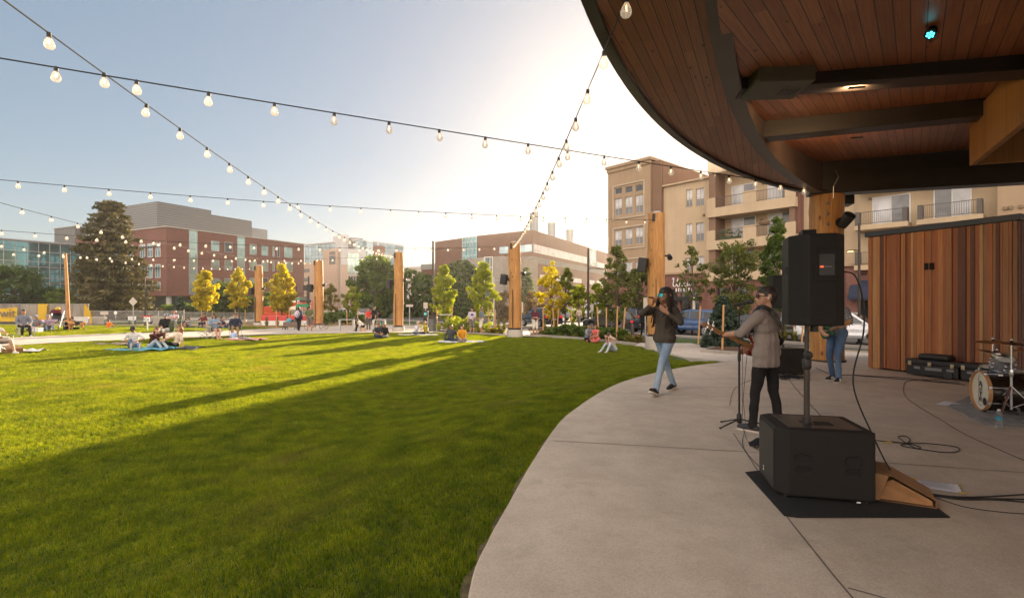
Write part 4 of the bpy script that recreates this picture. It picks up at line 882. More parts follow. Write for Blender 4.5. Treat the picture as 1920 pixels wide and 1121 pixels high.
conifer('dark green pine behind the log column with the concrete foot',986,62,500,598,52,L_dark,.2,14,34,.2)
tree('brown leaved shrub tree left of the main log column',941,56,548,598,44,L_brown,'round',50,50,.2,.1)
tree('brown leaved shrub tree right of the main log column',1004,54,552,600,46,L_brown,'round',50,50,.2,.1)
tree('yellow open staked tree behind the dark hatchback',1034,37,502,592,62,L_gold,'open',62,34,.14,.06,gap=.8)
tree('grey green thin tree beside the yellow open tree',1060,40,505,588,40,L_olive,'open',50,34,.13,.06)
tree('yellow green tree left of the slim dark lamp post',1086,45,538,598,44,L_lime,'open',55,44,.15,.07)
tree('yellow green tree right of the slim dark lamp post',1117,47,532,600,40,L_lime,'open',50,44,.15,.07)
tree('dense olive green tree before the corner of the tan apartment house',1156,33.5,464,596,66,L_olive,'oval',85,70,.10,.07)
tree('dark green tree left of the large right hand log column',1196,43,498,596,58,L_olive,'round',70,56,.15,.12)
tree('slender sparse tree in front of the script shop sign',1298,34,463,560,58,L_olive,'oval',64,20,.11,.05,gap=.8)
tree('broad dark tree in front of the lower balconies',1376,34.5,455,602,96,L_olive,'round',95,66,.115,.09)
tree('green tree with a raised tip left of the big loudspeaker',1458,30,417,600,74,L_mid,'oval',85,84,.10,.09)
conifer('blue green spruce in the kerbed planting island',1356,23.0,556,652,92,L_spr,.055,16,90,.09,z0=.16,name='spruce_tree',lumpy=.3,power=.85,elong=3,droop=.1)
# ---- shrubs and ornamental grasses in the beds
def shrub(label,r,h,leaf,n,per,size,name='shrub',cat='shrub'):
    o = thing(name,label,cat); g = np.random.default_rng(n); cen=np.c_[g.normal(size=n)*r*.45,g.normal(size=n)*r*.45,h*(.15+.75*g.random(n))]; leaf_mesh('foliage',cen,per,np.full(n,r*.42),size,leaf,o,g)
    mb = MB()
    for k in range(6): a=k*1.05; mb.tube([(0,0,-.05),(math.cos(a)*r*.4,math.sin(a)*r*.4,h*.7)],[.02,.006],4)
    mb.build('stem',m_bark,o); return o
def tuft(label,h,leaf,n=150,plume=False):
    o = tag(thing('ornamental_grass',label,'ornamental grass'),kind='thing'); g = np.random.default_rng(n); mb = MB()
    for k in range(n):
        a=g.uniform(0,6.3); b=g.uniform(.1,.75); L=h*g.uniform(.6,1.1); w=.008; dx,dy=math.cos(a),math.sin(a); mb.t=float(g.random())*.98+.01
        p0=Vector((dx*.06,dy*.06,-.02)); p1=p0+Vector((dx*b*L*.35,dy*b*L*.35,L*.65)); p2=p0+Vector((dx*b*L*.95,dy*b*L*.95,L*(1-.35*b))); s=Vector((-dy*w,dx*w,0))
        mb.add([p0-s,p0+s,p1+s,p1-s,p2],[(0,1,2,3),(3,2,4)])
        if plume and k%4==0:
            q=Vector((dx*.15*b,dy*.15*b,L*1.25)); mb.tube([p0,q],.003,3); mb.tube([q-Vector((0,0,.12)),q,q+Vector((dx*.05,dy*.05,.12))],[.004,.016,.003],4)
    mb.build('blade',leaf,o); return o
sA = shrub('low bright green shrub in the bed left of the main log column',.55,.75,L_lime,26,60,.09); sB = shrub('dark green leafy shrub in the bed beside the lawn kerb',.42,.75,L_mid,24,60,.07); sC = shrub('low flowering perennial clump among the bark mulch',.3,.35,L_thin,16,44,.06)
tA = tuft('tall green ornamental grass clump',.75,L_lime,150); tB = tuft('pale straw coloured ornamental grass with seed heads',.65,L_thin,140,True)
first = {}
def plant(src, px, py, sc, label, z=.04):
    p = G(px,py,z)
    if id(src) not in first: first[id(src)] = 1; o = src; o.location = p; o.rotation_euler.z = random.uniform(0,6); o['label'] = label; o.scale = (sc,)*3; o['group']='plants in the lawn side beds'; return o
    return dup(src, p, random.uniform(0,6), label, sc)
def spread(src, spots, base):
    for i,(px,py,sc,wh) in enumerate(spots): plant(src,px,py,sc,base+' '+wh)
spread(sA,[(852,620,1.1,'right of the first staked lime tree'),(872,621,1.2,'behind the couple on the white blanket'),(886,619,1.1,'directly behind the man in the pale printed shirt'),(898,622,.9,'between the two standing men'),(862,616,1.2,'at the back of the left bed')],'bright green leafy shrub')
spread(sB,[(1047,631,.9,'left of the double stakes at the kerb'),(1064,631,1.1,'with tall stems before the dark hatchback'),(1087,633,1.0,'behind the man in the grey sleeves'),(1128,637,1.0,'behind the woman in the red dress'),(1150,637,1.0,'behind the girl in pale jeans'),(1165,639,.9,'by the staked olive tree'),(1030,630,.7,'at the left end of the right hand bed'),(604,609,1.5,'right of the second log column'),(650,608,1.7,'before the white parked car'),(626,606,1.6,'beside the rail fence'),(676,607,1.3,'behind the seated woman bending forward')],'dark green shrub')
spread(sC,[(915,625,.9,'left of the standing man in white shorts'),(926,626,1.1,'by the kerb left of the concrete foot'),(938,627,1.0,'nearest the concrete foot'),(1018,629,.8,'beside the man in the maroon shirt'),(1078,633,.8,'low at the kerb'),(1110,636,1,'between the couple and the kerb'),(1180,643,1,'at the kerb corner'),(1196,641,.9,'next to the large log column')],'low flowering clump')
spread(tA,[(822,622,.95,'under the first staked lime tree'),(913,620,.9,'right of the man in the blue shirt'),(1140,634,.9,'in the shaded bed'),(1176,638,.8,'beside the parked grey saloon')],'tall green grass clump')
spread(tB,[(945,622,1.0,'left of the main log column'),(935,619,.9,'glowing in the sun'),(1022,622,.9,'behind the maroon shirted man'),(1040,622,.9,'in front of the dark hatchback'),(1074,624,.9,'in the sunlit gap between cars'),(540,611,1.0,'below the brightest golden tree'),(520,611.5,.9,'by the orange machine'),(500,611.5,.9,'beside the farthest log column'),(560,610,.9,'behind the walking woman'),(1490,640,1.2,'behind the second loudspeaker stand'),(1470,640,1.1,'left of the second loudspeaker stand')],'straw coloured grass tuft')
# hedge line below the brick office
mbh = None
for i,(px,d,w_,h_) in enumerate(((350,72,5,1.6),(375,74,6,1.8),(405,76,6,1.7),(435,78,6,1.6),(465,80,6,1.8),(500,84,6,1.7))):
    g = np.random.default_rng(i); p=W(px,0,d); o = thing('hedge',f'low clipped hedge stretch below the brick office, '+('by its corner','second from its corner','third from its corner','fourth from its corner','near the farthest log column','beyond the brightest golden tree')[i],'hedge',(p.x,d,0),.4,'hedges below the brick office'); n=40; cen=np.c_[g.uniform(-w_/2,w_/2,n),g.uniform(-.8,.8,n),g.uniform(.2,h_,n)]; leaf_mesh('foliage',cen,50,np.full(n,.55),.2,L_dark,o,g)
# ---------------------------------------------------------------- log columns
t = NT('peeled_log'); o = t.coord(); x,y,z = t.sep(o)
an = t.math('MULTIPLY', t.math('ARCTAN2', y, x), .4)
gr = t.noise(1.0, t.comb(t.math('MULTIPLY',x,26),t.math('MULTIPLY',y,26),t.math('MULTIPLY',z,1.4)),6,.6); big = t.noise(1.0,t.comb(t.math('MULTIPLY',x,2.5),t.math('MULTIPLY',y,2.5),t.math('MULTIPLY',z,.8)),5)
c = t.ramp(gr,[(.25,(.27,.115,.03)),(.55,(.50,.25,.075)),(.8,(.60,.34,.12))]); c = t.mix(.6,c,t.ramp(big,[(.3,(.60,.52,.46)),(.65,(1.08,1.05,1.0))]),'MULTIPLY')
v = t.n('ShaderNodeTexVoronoi'); v.inputs['Scale'].default_value = 1; t.l(t.comb(t.math('MULTIPLY',x,3.3),t.math('MULTIPLY',y,3.3),t.math('MULTIPLY',z,1.7)),v.inputs['Vector'])
c = t.mix(t.ramp(v.outputs['Distance'],[(.07,(1,1,1)),(.16,(0,0,0))]),c,(.09,.032,.012)); t.col(c); t.bump(gr,.35,.02); t.set(Roughness=.6); m_log = t.m
m_black = M('black_plastic',(.018,.017,.017),.5,0,.15,8); m_ped = m_concrete('pedestal_concrete',(.46,.42,.37),False)
m_steel = M('steel_grey',(.35,.35,.36),.35,.8,.1,6); m_chrome = M('chrome',(.60,.61,.64),.24,1,.04,5); m_glassy = M('lamp_lens',(.5,.5,.55),.1,.2,.05)
def log_mesh(name, h, r0, r1, seed, par, z0=0):
    g = random.Random(seed); ph=[g.uniform(0,6.3) for _ in range(8)]
    lump = [(g.uniform(.4,h-.2),g.uniform(0,6.3),g.uniform(.015,.045)) for _ in range(9)]
    def f(u,v):
        z=u*h; a=v*2*math.pi; r=r0+(r1-r0)*u; r*=1+.025*math.sin(2*a+ph[0]+z*.5)+.018*math.sin(3*a+ph[1]-z*.9)+.012*math.sin(z*2.3+ph[2])
        for lz,la,lh in lump:
            da=(a-la+math.pi)%(2*math.pi)-math.pi; r+=lh*math.exp(-((z-lz)/.14)**2-(da/.35)**2)
        return (r*math.cos(a)+.03*math.sin(z*.6+ph[3]), r*math.sin(a)+.03*math.sin(z*.5+ph[4]), z0+z)
    mb=MB(); mb.grid(f,60,36); n=len(mb.v); top=[f(1,k/36) for k in range(36)]; mb.add(top,[tuple(range(36))]); return mb.build(name,m_log,par,smooth=50)
def spotlamp(par, p, aim, name='spot_lamp', lit=None, s=1.0):
    q=Vector(aim).normalized().to_track_quat('Z','Y').to_matrix().to_4x4(); Mx=Matrix.Translation(p) @ q
    o = MB().lathe([(.04*s,-.16*s),(.085*s,-.15*s),(.10*s,-.02*s),(.115*s,.14*s),(.11*s,.15*s),(.10*s,.13*s)],16,Mx).build(name,m_black,par,smooth=True)
    MB().lathe([(.001,.125*s),(.1*s,.125*s)],16,Mx,caps=False).build('lens', lit or m_glassy, o); return o
def post(label, px, pyb, ytop, wpx, seed, sp_side=True, lamp=True, ped=.5, sp_y=None, lamp_y=None):
    p = W(px,pyb,H*F/(pyb-YH)); d=p.y; s=d/F; o = thing('log_column',label,'log column',(p.x,d,0),0,'log columns round the lawn'); ht = H+(YH-ytop)*s; r=wpx*s/2
    MB().lathe([(r*1.28,-.2),(r*1.22,ped-.03),(r*1.18,ped)],28).build('pedestal',m_ped,o,smooth=True)
    MB().lathe([(r*1.04,ped),(r*1.04,ped+.05),(r*.9,ped+.05),(r*.9,ped+.12)],24).build('base_plate',m_black,o)
    log_mesh('log',ht-ped-.12,r,r*.93,seed,o,ped+.10)
    MB().lathe([(r*.55,ht-.03),(r*.55,ht+.06),(r*.5,ht+.07)],16).build('steel_cap',m_steel,o)
    mb=MB(); mb.box(-r*.35-.015,-r*.35+.015,-r*1.04,-r*.85,ped+.12,ped+ht*.42); mb.build('conduit',m_black,o)
    if sp_side:
        z=H+(YH-sp_y)*s; mb=MB(); M0=Matrix.Translation((-r-.26,-.10,z)) @ Matrix.Rotation(R(-25),4,'Z') @ Matrix.Rotation(R(8),4,'Y'); mb.M=M0; mb.box(-.19,.19,-.17,.17,-.32,.32); sp_=mb.build('loudspeaker',m_black,o,bevel=.03)
        MB(M0).box(-.17,.17,-.182,-.172,-.29,.29).build('speaker_grille',M('grille_black',(.03,.03,.03),.7,.2,.3,60),sp_)
        MB().bar((-r-.1,0,z),(-r*.4,0,z),.08,.2).build('speaker_bracket',m_black,o)
    if lamp:
        z=H+(YH-lamp_y)*s; spotlamp(o,(r+.16,-.1,z),(-.15,-.9,-.5)); MB().bar((r*.5,-.02,z+.05),(r+.12,-.04,z+.05),.05,.08).build('lamp_bracket',m_black,o)
    mb=MB(); mb.box(-r*.55-.06,-r*.55+.06,-r*.95,-r*.7,ht-.42,ht-.08); mb.build('cable_anchor',m_black,o); return o, ht
POSTS={}
for key,args in dict(P1=('largest log column on the lawn side, behind the walking singer',1231,655,400,33,11,True,True,.6,497,482),P2=('log column on a concrete foot straight ahead at the lawn edge',965,631.5,455,24.5,12,True,True,.46,524,513),P3=('log column in the middle distance right of the large green tree',747,622,473,18.5,13,True,True,.36,532,525),P4=('log column beside the leaning bicycle and the walking couple',597,616,488,17,14,True,True,.3,540,534),P5=('farthest and smallest log column between the golden trees',485,610.5,498,14.5,15,True,True,.3,546,541)).items(): POSTS[key]=post(*args)
# column carrying the canopy
p0=G(1556,677,STAGE); c0 = thing('log_column','thick log column carrying the tip of the canopy behind the big loudspeaker','log column',(p0.x,p0.y+.1,STAGE-.02))
log_mesh('log',4.46,.405,.395,21,c0); MB().lathe([(.43,-.01),(.43,.06),(.41,.06)],24).build('base_plate',m_black,c0)
for k in range(9):
    z=4.2-.28*k if k < 4 else 1.35-.26*(k-4); q=Matrix.Translation((-.22,-.345,z)) @ Matrix.Rotation(R(90),4,'X') @ Matrix.Rotation(R(0),4,'Z'); MB().lathe([(.04,0),(.04,.025),(.026,.03),(.026,.05)],8,q).build('bolt',m_steel,c0)
m_amber = M('amber_lens',(1,.6,.2),.4,var=0,emit=(1,.52,.12),es=6)
spotlamp(c0,(.10,-.60,3.70),(.10,-.80,.75),'up_lamp',m_amber,1.25); MB().lathe([(.13,0),(.13,.03)],14,Matrix.Translation((.08,-.40,3.68)) @ Matrix.Rotation(R(90),4,'X')).build('lamp_bracket',m_black,c0)
mb=MB(); mb.tube([(-.12,-.42,4.3),(-.13,-.45,4.6),(-.02,-.48,4.85),(-.06,-.42,5.05)],.012,6); mb.build('conduit',m_steel,c0)
# leaning wooden pole at the far left
pp=W(129,600,47); wp=thing('wooden_pole','slim leaning wooden pole rising from the crowd at the far left','pole',(pp.x,47,0))
MB().tube([(0,0,-.1),(-.17,0,3.5),(-.34,0,6.75)],[.16,.14,.12],12).build('log',m_log,wp,smooth=True)

# ---------------------------------------------------------------- string lights
m_cable = M('cable_black',(.02,.018,.017),.6,var=.1)
t = NT('bulb_glass'); t.t.nodes.remove(t.b); tp=t.n('ShaderNodeBsdfTransparent'); tl=t.n('ShaderNodeBsdfTranslucent'); gl=t.n('ShaderNodeBsdfGlossy'); gl.inputs['Roughness'].default_value=.08; em=t.n('ShaderNodeEmission'); em.inputs[0].default_value=(1,.80,.58,1); em.inputs[1].default_value=.05
tl.inputs[0].default_value=(.62,.58,.53,1); lw=t.n('ShaderNodeLayerWeight'); lw.inputs[0].default_value=.35
tp.inputs[0].default_value=(.84,.82,.79,1); m1=t.n('ShaderNodeMixShader'); t.l(t.math('MULTIPLY_ADD',lw.outputs['Facing'],.7,.25),m1.inputs[0]); t.l(tp.outputs[0],m1.inputs[1]); t.l(tl.outputs[0],m1.inputs[2])
m2=t.n('ShaderNodeMixShader'); m2.inputs[0].default_value=.10; t.l(m1.outputs[0],m2.inputs[1]); t.l(gl.outputs[0],m2.inputs[2]); ad=t.n('ShaderNodeAddShader'); t.l(m2.outputs[0],ad.inputs[0]); t.l(em.outputs[0],ad.inputs[1]); t.l(ad.outputs[0],t.out.inputs[0]); m_bulb=t.m
m_fil = M('filament',(1,.6,.3),.5,var=0,emit=(1,.62,.30),es=2.5)
gm_ = MB().lathe([(.020,-.05),(.026,-.065),(.045,-.10),(.056,-.135),(.054,-.165),(.036,-.19),(.012,-.2),(.001,-.2)],14); bulb_src = gm_.build('bulb',m_bulb,None,smooth=True); bm_mesh=bulb_src.data
sk = MB().lathe([(.012,.012),(.024,.006),(.026,-.05),(.02,-.056)],10).build('socket',m_cable,None,smooth=True); sk_mesh=sk.data
fl = MB().tube([(0,0,-.07),(.012,0,-.10),(.006,.006,-.14),(-.01,0,-.10),(0,0,-.07)],.004,4).build('filament',m_fil,None); fl_mesh=fl.data
for o_ in (bulb_src,sk,fl): bpy.data.objects.remove(o_)
def string(label, A, B, zs, first=0.0, spacing=.92, pre=0.0, post_=0.0, skip_end=.25):
    """cable from plan point A to B; zs = heights at t=0, .5, 1"""
    A=Vector(A); B=Vector(B); L=(B-A).length; z0,zm,z1=zs; c2=2*(z0+z1-2*zm); c1=z1-z0-c2
    f=lambda s: Vector((*(A+(B-A)*(s/L)), z0+c1*(s/L)+c2*(s/L)**2)); n=60; s0=-pre; s1=L+post_
    root=f(s0); mb=MB(); mb.tube([f(s0+(s1-s0)*i/n)-root for i in range(n+1)],.0095,6); o=mb.build('string_light',m_cable,None,loc=root); tag(o,label,'string lights','strings of bulbs above the lawn')
    s=first-math.floor((first+pre)/spacing)*spacing
    while s < s1-skip_end:
        p=f(s)-root
        def lk(name,me,par,loc): q=bpy.data.objects.new(name,me); COL.objects.link(q); q.parent=par; q.location=loc; return q
        b=lk('bulb',bm_mesh,o,p); b.rotation_euler=(random.uniform(-.08,.08),random.uniform(-.08,.08),random.uniform(0,6)); lk('socket',sk_mesh,b,(0,0,0)); lk('filament',fl_mesh,b,(0,0,0)); s+=spacing
    return o
def pt(k,off=-.2): o,h=POSTS[k]; return (o.location.x+off,o.location.y-.25)
string('string of bulbs from the top left corner down to the middle log column',(-5.63,6.05),pt('P3'),(5.39,4.86,5.50),0,.93,pre=3.2)
string('nearest string of bulbs crossing the sky to the canopy tip',(-6.0,6.55),(8.35,13.05),(5.21,5.10,5.05),0,.865,pre=2.5)
string('string of bulbs dropping from under the canopy edge to the log column straight ahead',(1.13,4.9),pt('P2',-.12),(5.12,4.98,5.60),0,.985,pre=2.0,skip_end=.1)
string('middle string of bulbs ending at the large right hand log column',(-13.6,13.7),pt('P1'),(5.45,5.42,5.80),0,1.01,pre=2.5)
string('string of bulbs crossing the pine down to the second log column',(-16.1,16.35),pt('P4'),(5.20,4.78,5.40),0,1.04,pre=2.5,skip_end=.1)
string('long low string of bulbs ending at the log column straight ahead',(-20.2,19.7),pt('P2'),(4.97,4.90,5.55),0,.985,pre=2)
string('string of bulbs running past the wooden pole to the farthest log column',(-24.3,23.7),pt('P5'),(4.91,4.72,5.30),0,1.03,pre=2,skip_end=.1)
string('lowest string of bulbs passing before the pine to the middle log column',(-25.95,25.9),pt('P3'),(4.73,4.80,5.42),0,.99,pre=3)
# ---------------------------------------------------------------- street furniture
m_pole = M('pole_bronze',(.055,.042,.035),.5,.3,.12); m_wood = M('stake_wood',(.52,.29,.12),.7,var=.2,scale=12); m_galv = M('galvanised',(.42,.42,.42),.45,.7,.1); m_signb = M('sign_back',(.50,.44,.38),.5,.2,.06); m_red = M('sign_red',(.55,.04,.04),.5,var=.05); m_green = M('sign_green',(.02,.22,.10),.5,var=.05); m_yel = M('banner_yellow',(.55,.35,.015),.7,var=.12,scale=2)
def street_lamp(label,px,pyb,ytop,arm,ya,z=0,lit=False,al=.9,r=.07,name='street_lamp'):
    p=G(px,pyb,z); s=p.y/F; ht=H+(YH-ytop)*s-z; o=thing(name,label,'street lamp',p,0,'slim dark lamp posts'); MB().lathe([(r*2.2,-.05),(r*2.2,.12),(r*1.1,.16),(r,.5),(r*.8,ht)],12).build('pole',m_pole,o,smooth=True)
    za=H+(YH-ya)*s-z; mb=MB(); mb.tube([(0,0,za-.05),(arm*al*.35,0,za),(arm*al*.6,0,za-.02)],.03,6); mb.build('arm',m_pole,o)
    mb=MB(); mb.obox((arm*al*.8,0,za-.03),(al*.5,.22,.07),ry=arm*.06); h=mb.build('lamp_head',m_pole,o,bevel=.025); mb=MB(); mb.obox((arm*al*.8,0,za-.072),(al*.36,.14,.012),ry=arm*.06); mb.build('lens',m_amber if lit else m_glassy,h); return o
street_lamp('tall dark street lamp before the trees left of the lime green tree',812,612.5,452,1,467,al=1.5,r=.11); street_lamp('slim dark street lamp left of the tan apartment house',1103,617,466,1,503,al=1.1,r=.09); street_lamp('slim street lamp with a glowing head beside the cedar shed',1611,646,418,-1,469,lit=True,al=.55,r=.065)
street_lamp('thin black lamp post between the pine and the brick office',272,611,520,1,545,al=.5,r=.05); street_lamp('short dark lamp post left of the middle log column',702,602,530,-1,548,al=.6,r=.08); street_lamp('dark lamp post left of the second log column',576,604,534,-1,550,al=.9,r=.07); street_lamp('far lamp post between the golden tree and the second column',556,601,535,1,560,al=.5,r=.08)
lp_=street_lamp('pale grey street lamp behind the pale stone block tree',926,607,519,1,525,al=1.6,r=.1)
for c in lp_.children: c.data.materials[0]=m_galv
def sign(label,px,pyb,y0,y1,w_px,shape='rect',mat=None,z=0,name='road_sign',post_top=None,extra=None,rz=0):
    p=G(px,pyb,z); s=p.y/F; zt=H+(YH-y0)*s-z; zb=H+(YH-y1)*s-z; w_=w_px*s; o=thing(name,label,'sign',p,rz); MB().box(-.035,.035,-.02,.02,-.05,zt-.02).build('post',m_galv,o); zc=(zt+zb)/2; hh=(zt-zb)/2; mb=MB()
    poly={'rect':[(-w_/2,-hh),(w_/2,-hh),(w_/2,hh),(-w_/2,hh)],'diamond':[(0,-hh),(w_/2,0),(0,hh),(-w_/2,0)],'oct':[(w_/2*math.cos(R(22.5+45*k)),hh*math.sin(R(22.5+45*k))) for k in range(8)]}[shape]
    mb.M=Matrix.Translation((0,-.03,zc)) @ Matrix.Rotation(R(90),4,'X'); mb.prism(poly,-.012,.012); mb.build('panel',mat or m_signb,o)
    if extra: extra(o,zt,zb,w_)
    return o
sign('tan diamond shaped road sign seen from behind near the pine',250,612,557,574,16,'diamond')
def legs(o,zt,zb,w_):
    mb=MB(); mb.box(-w_*.42,-w_*.34,-.02,.02,-.05,zb); mb.box(w_*.34,w_*.42,-.02,.02,-.05,zb); mb.build('leg',m_pole,o); mb=MB()
    for k in range(3): mb.box(-w_*.38,w_*.34,-.048,-.044,zb+(zt-zb)*(.28+.2*k),zb+(zt-zb)*(.36+.2*k))
    mb.build('lettering',M('faded_ink',(.35,.38,.40),.7,var=.1),o)
sign('white notice board on two dark legs below the diamond sign',248,607,593,600,15,'rect',m_white,extra=legs,name='notice_board')
sign('white pointed marker sign on a post by the chain link fence',217,607,583,590,6,'oct',m_white); sign('pale grey utility cabinet sign left of the marker post',196,607,584,590,15,'rect',m_signb,name='utility_sign')
sign('round backed stop sign seen from behind left of the main log column',919,606,565,578,11,'oct',M('sign_grey',(.45,.46,.47),.4,.4,.05)); sign('pale double parking sign right of the main log column',978,621,566,586,6,'rect',m_signb); sign('pale double parking sign left of the large log column',1210,634,558,585,8,'rect',m_signb); sign('pale parking sign beside the slim dark lamp post',1110,618,570,583,6,'rect',m_signb); sign('pale sign above the black pay station',798,613,567,578,8,'rect',m_signb); sign('pair of street name boards seen from behind among the trees',768,611,571,575,13,'rect',m_signb)
def nodis(o,zt,zb,w_):
    zc=(zt+zb)/2; r=(zt-zb)*.42; M0=Matrix.Translation((0,-.046,zc)) @ Matrix.Rotation(R(90),4,'X'); MB(M0).lathe([(.001,0),(r,0),(r,.01)],20).build('red_disc',m_red,o); MB(M0).box(-r*.65,r*.65,-r*.14,r*.14,.011,.016).build('white_bar',m_white,o)
sign('white sign with a red disc and white bar behind the walking woman',562,609,563,572,9,'rect',m_white,extra=nodis); sign('green street name board above the red disc sign',561,608.5,559,562.5,11,'rect',m_green); sign('green board over the orange machine',567,610,570,575.5,24,'rect',m_green)
sg=sign('white real estate board with red band beside the camp chair',276,622,607,617,11,'rect',m_white,name='notice_board'); 
tx=None
def text(s,size,mat,par,loc,rot=(R(90),0,0),name='lettering',ext=.004,shear=0):
    c=bpy.data.curves.new(name,'FONT'); c.body=s; c.size=size; c.extrude=ext; c.shear=shear; c.align_x='CENTER'; o=bpy.data.objects.new(name,c); COL.objects.link(o); c.materials.append(mat)
    dg_=bpy.context.evaluated_depsgraph_get(); me=bpy.data.meshes.new_from_object(o.evaluated_get(dg_)); COL.objects.unlink(o); bpy.data.objects.remove(o); q=bpy.data.objects.new(name,me); me.materials.clear(); me.materials.append(mat); COL.objects.link(q); q.parent=par; q.location=loc; q.rotation_euler=rot; return q
s_=G(276,622).y/F; text('Co',.22,m_black,sg,(0,-.05,H+(YH-615)*s_)); mb=MB(); zz=H+(YH-608.2)*s_; mb.box(-.26,.26,-.05,-.045,zz,zz+.06); mb.build('red_band',m_red,sg)
# tree stakes
for i,(px,py,ht,ln,wh) in enumerate(((821,620,1.75,-.10,'left of the lime tree nearest the street lamp'),(847,619,1.8,.05,'right of the lime tree nearest the street lamp'),(918,622,1.7,-.12,'left of the pair behind the man in white shorts'),(927,624,1.6,.08,'right of the pair behind the man in white shorts'),(1018.5,626,1.75,.0,'next to the maroon shirted man'),(1040,628,1.75,-.12,'leaning left before the dark hatchback'),(1044,626,1.7,.12,'leaning right before the dark hatchback'),(1071,624,1.5,.02,'in the sunlit gap beyond the bed'),(1123,636,1.85,-.1,'behind the woman in the red dress'),(1137,634,1.8,0,'left of the staked olive tree'),(1156,640,1.9,.05,'in front of the grey saloon door'),(1168,638,1.8,.12,'by the red tail lamp of the grey saloon'),(1309,642,1.9,.12,'before the blue parked car'),(1354,662,2.0,.06,'beside the blue spruce'),(519,613,1.5,-.05,'left of the brightest golden tree'),(541,613,1.7,.08,'right of the brightest golden tree'),(345,606,1.4,0,'below the small pale spruce'),(378,606,1.3,0,'left of the first golden tree'),(397,606,1.3,.05,'right of the first golden tree'),(443,608,1.4,-.1,'left of the second golden tree'),(459,608,1.4,.05,'right of the second golden tree'),(651,612,1.5,-.05,'left of the small lime tree'),(670,613,1.5,.05,'right of the small lime tree'),(1503,643,1.5,.1,'behind the second loudspeaker pole'))):
    p=G(px,py,.02); mb=MB(); mb.tube([(0,0,-.1),(ln,0,ht)],[.045,.04],8); o=mb.build('tree_stake',m_wood,None,loc=p); tag(o,'wooden tree stake '+wh,'stake','wooden stakes supporting the young trees')
for (a,b,yy,wh) in ((821,847,590,'at the lime tree nearest the lamp'),(900,927,591,'at the lime tree behind the two men')):
    pa,pb=W(a,yy,G(a,620).y),W(b,yy,G(a,620).y); o=MB().tube([(0,0,0),pb-pa],.025,6).build('tree_tie',m_white,None,loc=pa); tag(o,'pale horizontal tie bar between two stakes '+wh,'tie bar')
# fences at the left
t=NT('chain_link'); o_=t.coord(); x,y,z=t.sep(o_); u=t.math('ADD',x,y); a_=t.math('FRACT',t.math('MULTIPLY',t.math('ADD',u,z),9)); b_=t.math('FRACT',t.math('MULTIPLY',t.math('SUBTRACT',u,z),9)); k=t.math('MAXIMUM',t.math('LESS_THAN',a_,.16),t.math('LESS_THAN',b_,.16)); t.l(k,t.b.inputs['Alpha']); t.col((.42,.42,.42)); t.set(Roughness=.5,Metallic=.6); m_chain=t.m
t=NT('wind_scrim'); nz=t.noise(1.0,t.vmap(t.coord(),(2.2,2.2,.25)),4); t.col(t.ramp(nz,[(.35,(.20,.18,.16)),(.6,(.34,.31,.28))])); t.set(Roughness=.9); t.b.inputs['Alpha'].default_value=.82; m_scrim=t.m
def fence(label,pts,h,panel,top=True,step=2.6,name='fence'):
    o=thing(name,label,'fence',pts[0]); P=[p-pts[0] for p in pts]; mb=MB(); pan=MB(); rail=MB(); n=0
    for a,b in zip(P[:-1],P[1:]):
        L=(b-a).length; k=max(1,int(L/step))
        for i in range(k+1):
            q=a.lerp(b,i/k); pm=MB().lathe([(.035,-.1),(.035,h+.04)],8,Matrix.Translation(q)); pm.build('fence_post',m_galv,o)
        pan.quad(a+Vector((0,0,.05)),b+Vector((0,0,.05)),b+Vector((0,0,h)),a+Vector((0,0,h)))
        rail.tube([a+Vector((0,-.02,h)),b+Vector((0,-.02,h))],.022,6)
    pan.build('mesh_panel',panel,o); rail.build('top_rail',m_galv,o); return o
f0=lambda px,py:G(px,py)
fence('tall scrimmed construction fence behind the picnic crowd at the far left',[G(-40,606.5),G(36,606),G(88,606),G(166,606)],1.95,m_scrim)
fence('chain link fence between the diamond sign and the brick office',[G(168,606),G(250,606.5),G(345,607)],1.25,m_chain)
fence('chain link fence below the golden trees',[G(345,606),G(420,606),G(476,606.5)],1.1,m_chain)
bn=thing('banner','yellow banner with grey lettering hung on the construction fence','banner',G(-2,607)+Vector((0,-.12,0))); s_=bn.location.y/F; wb=41*s_; zb,zt=H+(YH-602.5)*s_,H+(YH-576)*s_
mb=MB(); mb.grid(lambda u,v:(-wb*.7+u*1.62*wb,-.03+.04*math.sin(u*9+v*3),zb+(zt-zb)*v+(.12*math.sin(u*math.pi)*-1 if v>.9 else 0)),24,6); mb.build('cloth',m_yel,bn,smooth=True); text('ewit',1.25,M('banner_grey',(.14,.13,.12),.8),bn,(wb*.36,-.10,zb+.42))
yb=MB().grid(lambda u,v:(u*.75+.2*v*u,-.02+.03*math.sin(u*7),v*1.95),8,6).build('banner',m_yel,None,loc=G(72.5,606.2)+Vector((0,-.06,.02))); tag(yb,'plain yellow cloth panel in the middle of the construction fence','banner')
yb=MB().grid(lambda u,v:(u*(1.0-.7*v*v)*.9,-.02+.1*math.sin(u*5),v*1.95),10,8).build('banner',m_yel,None,loc=G(159,606)+Vector((0,-.08,.0))); tag(yb,'yellow cloth wrapped round the right end of the construction fence','banner')
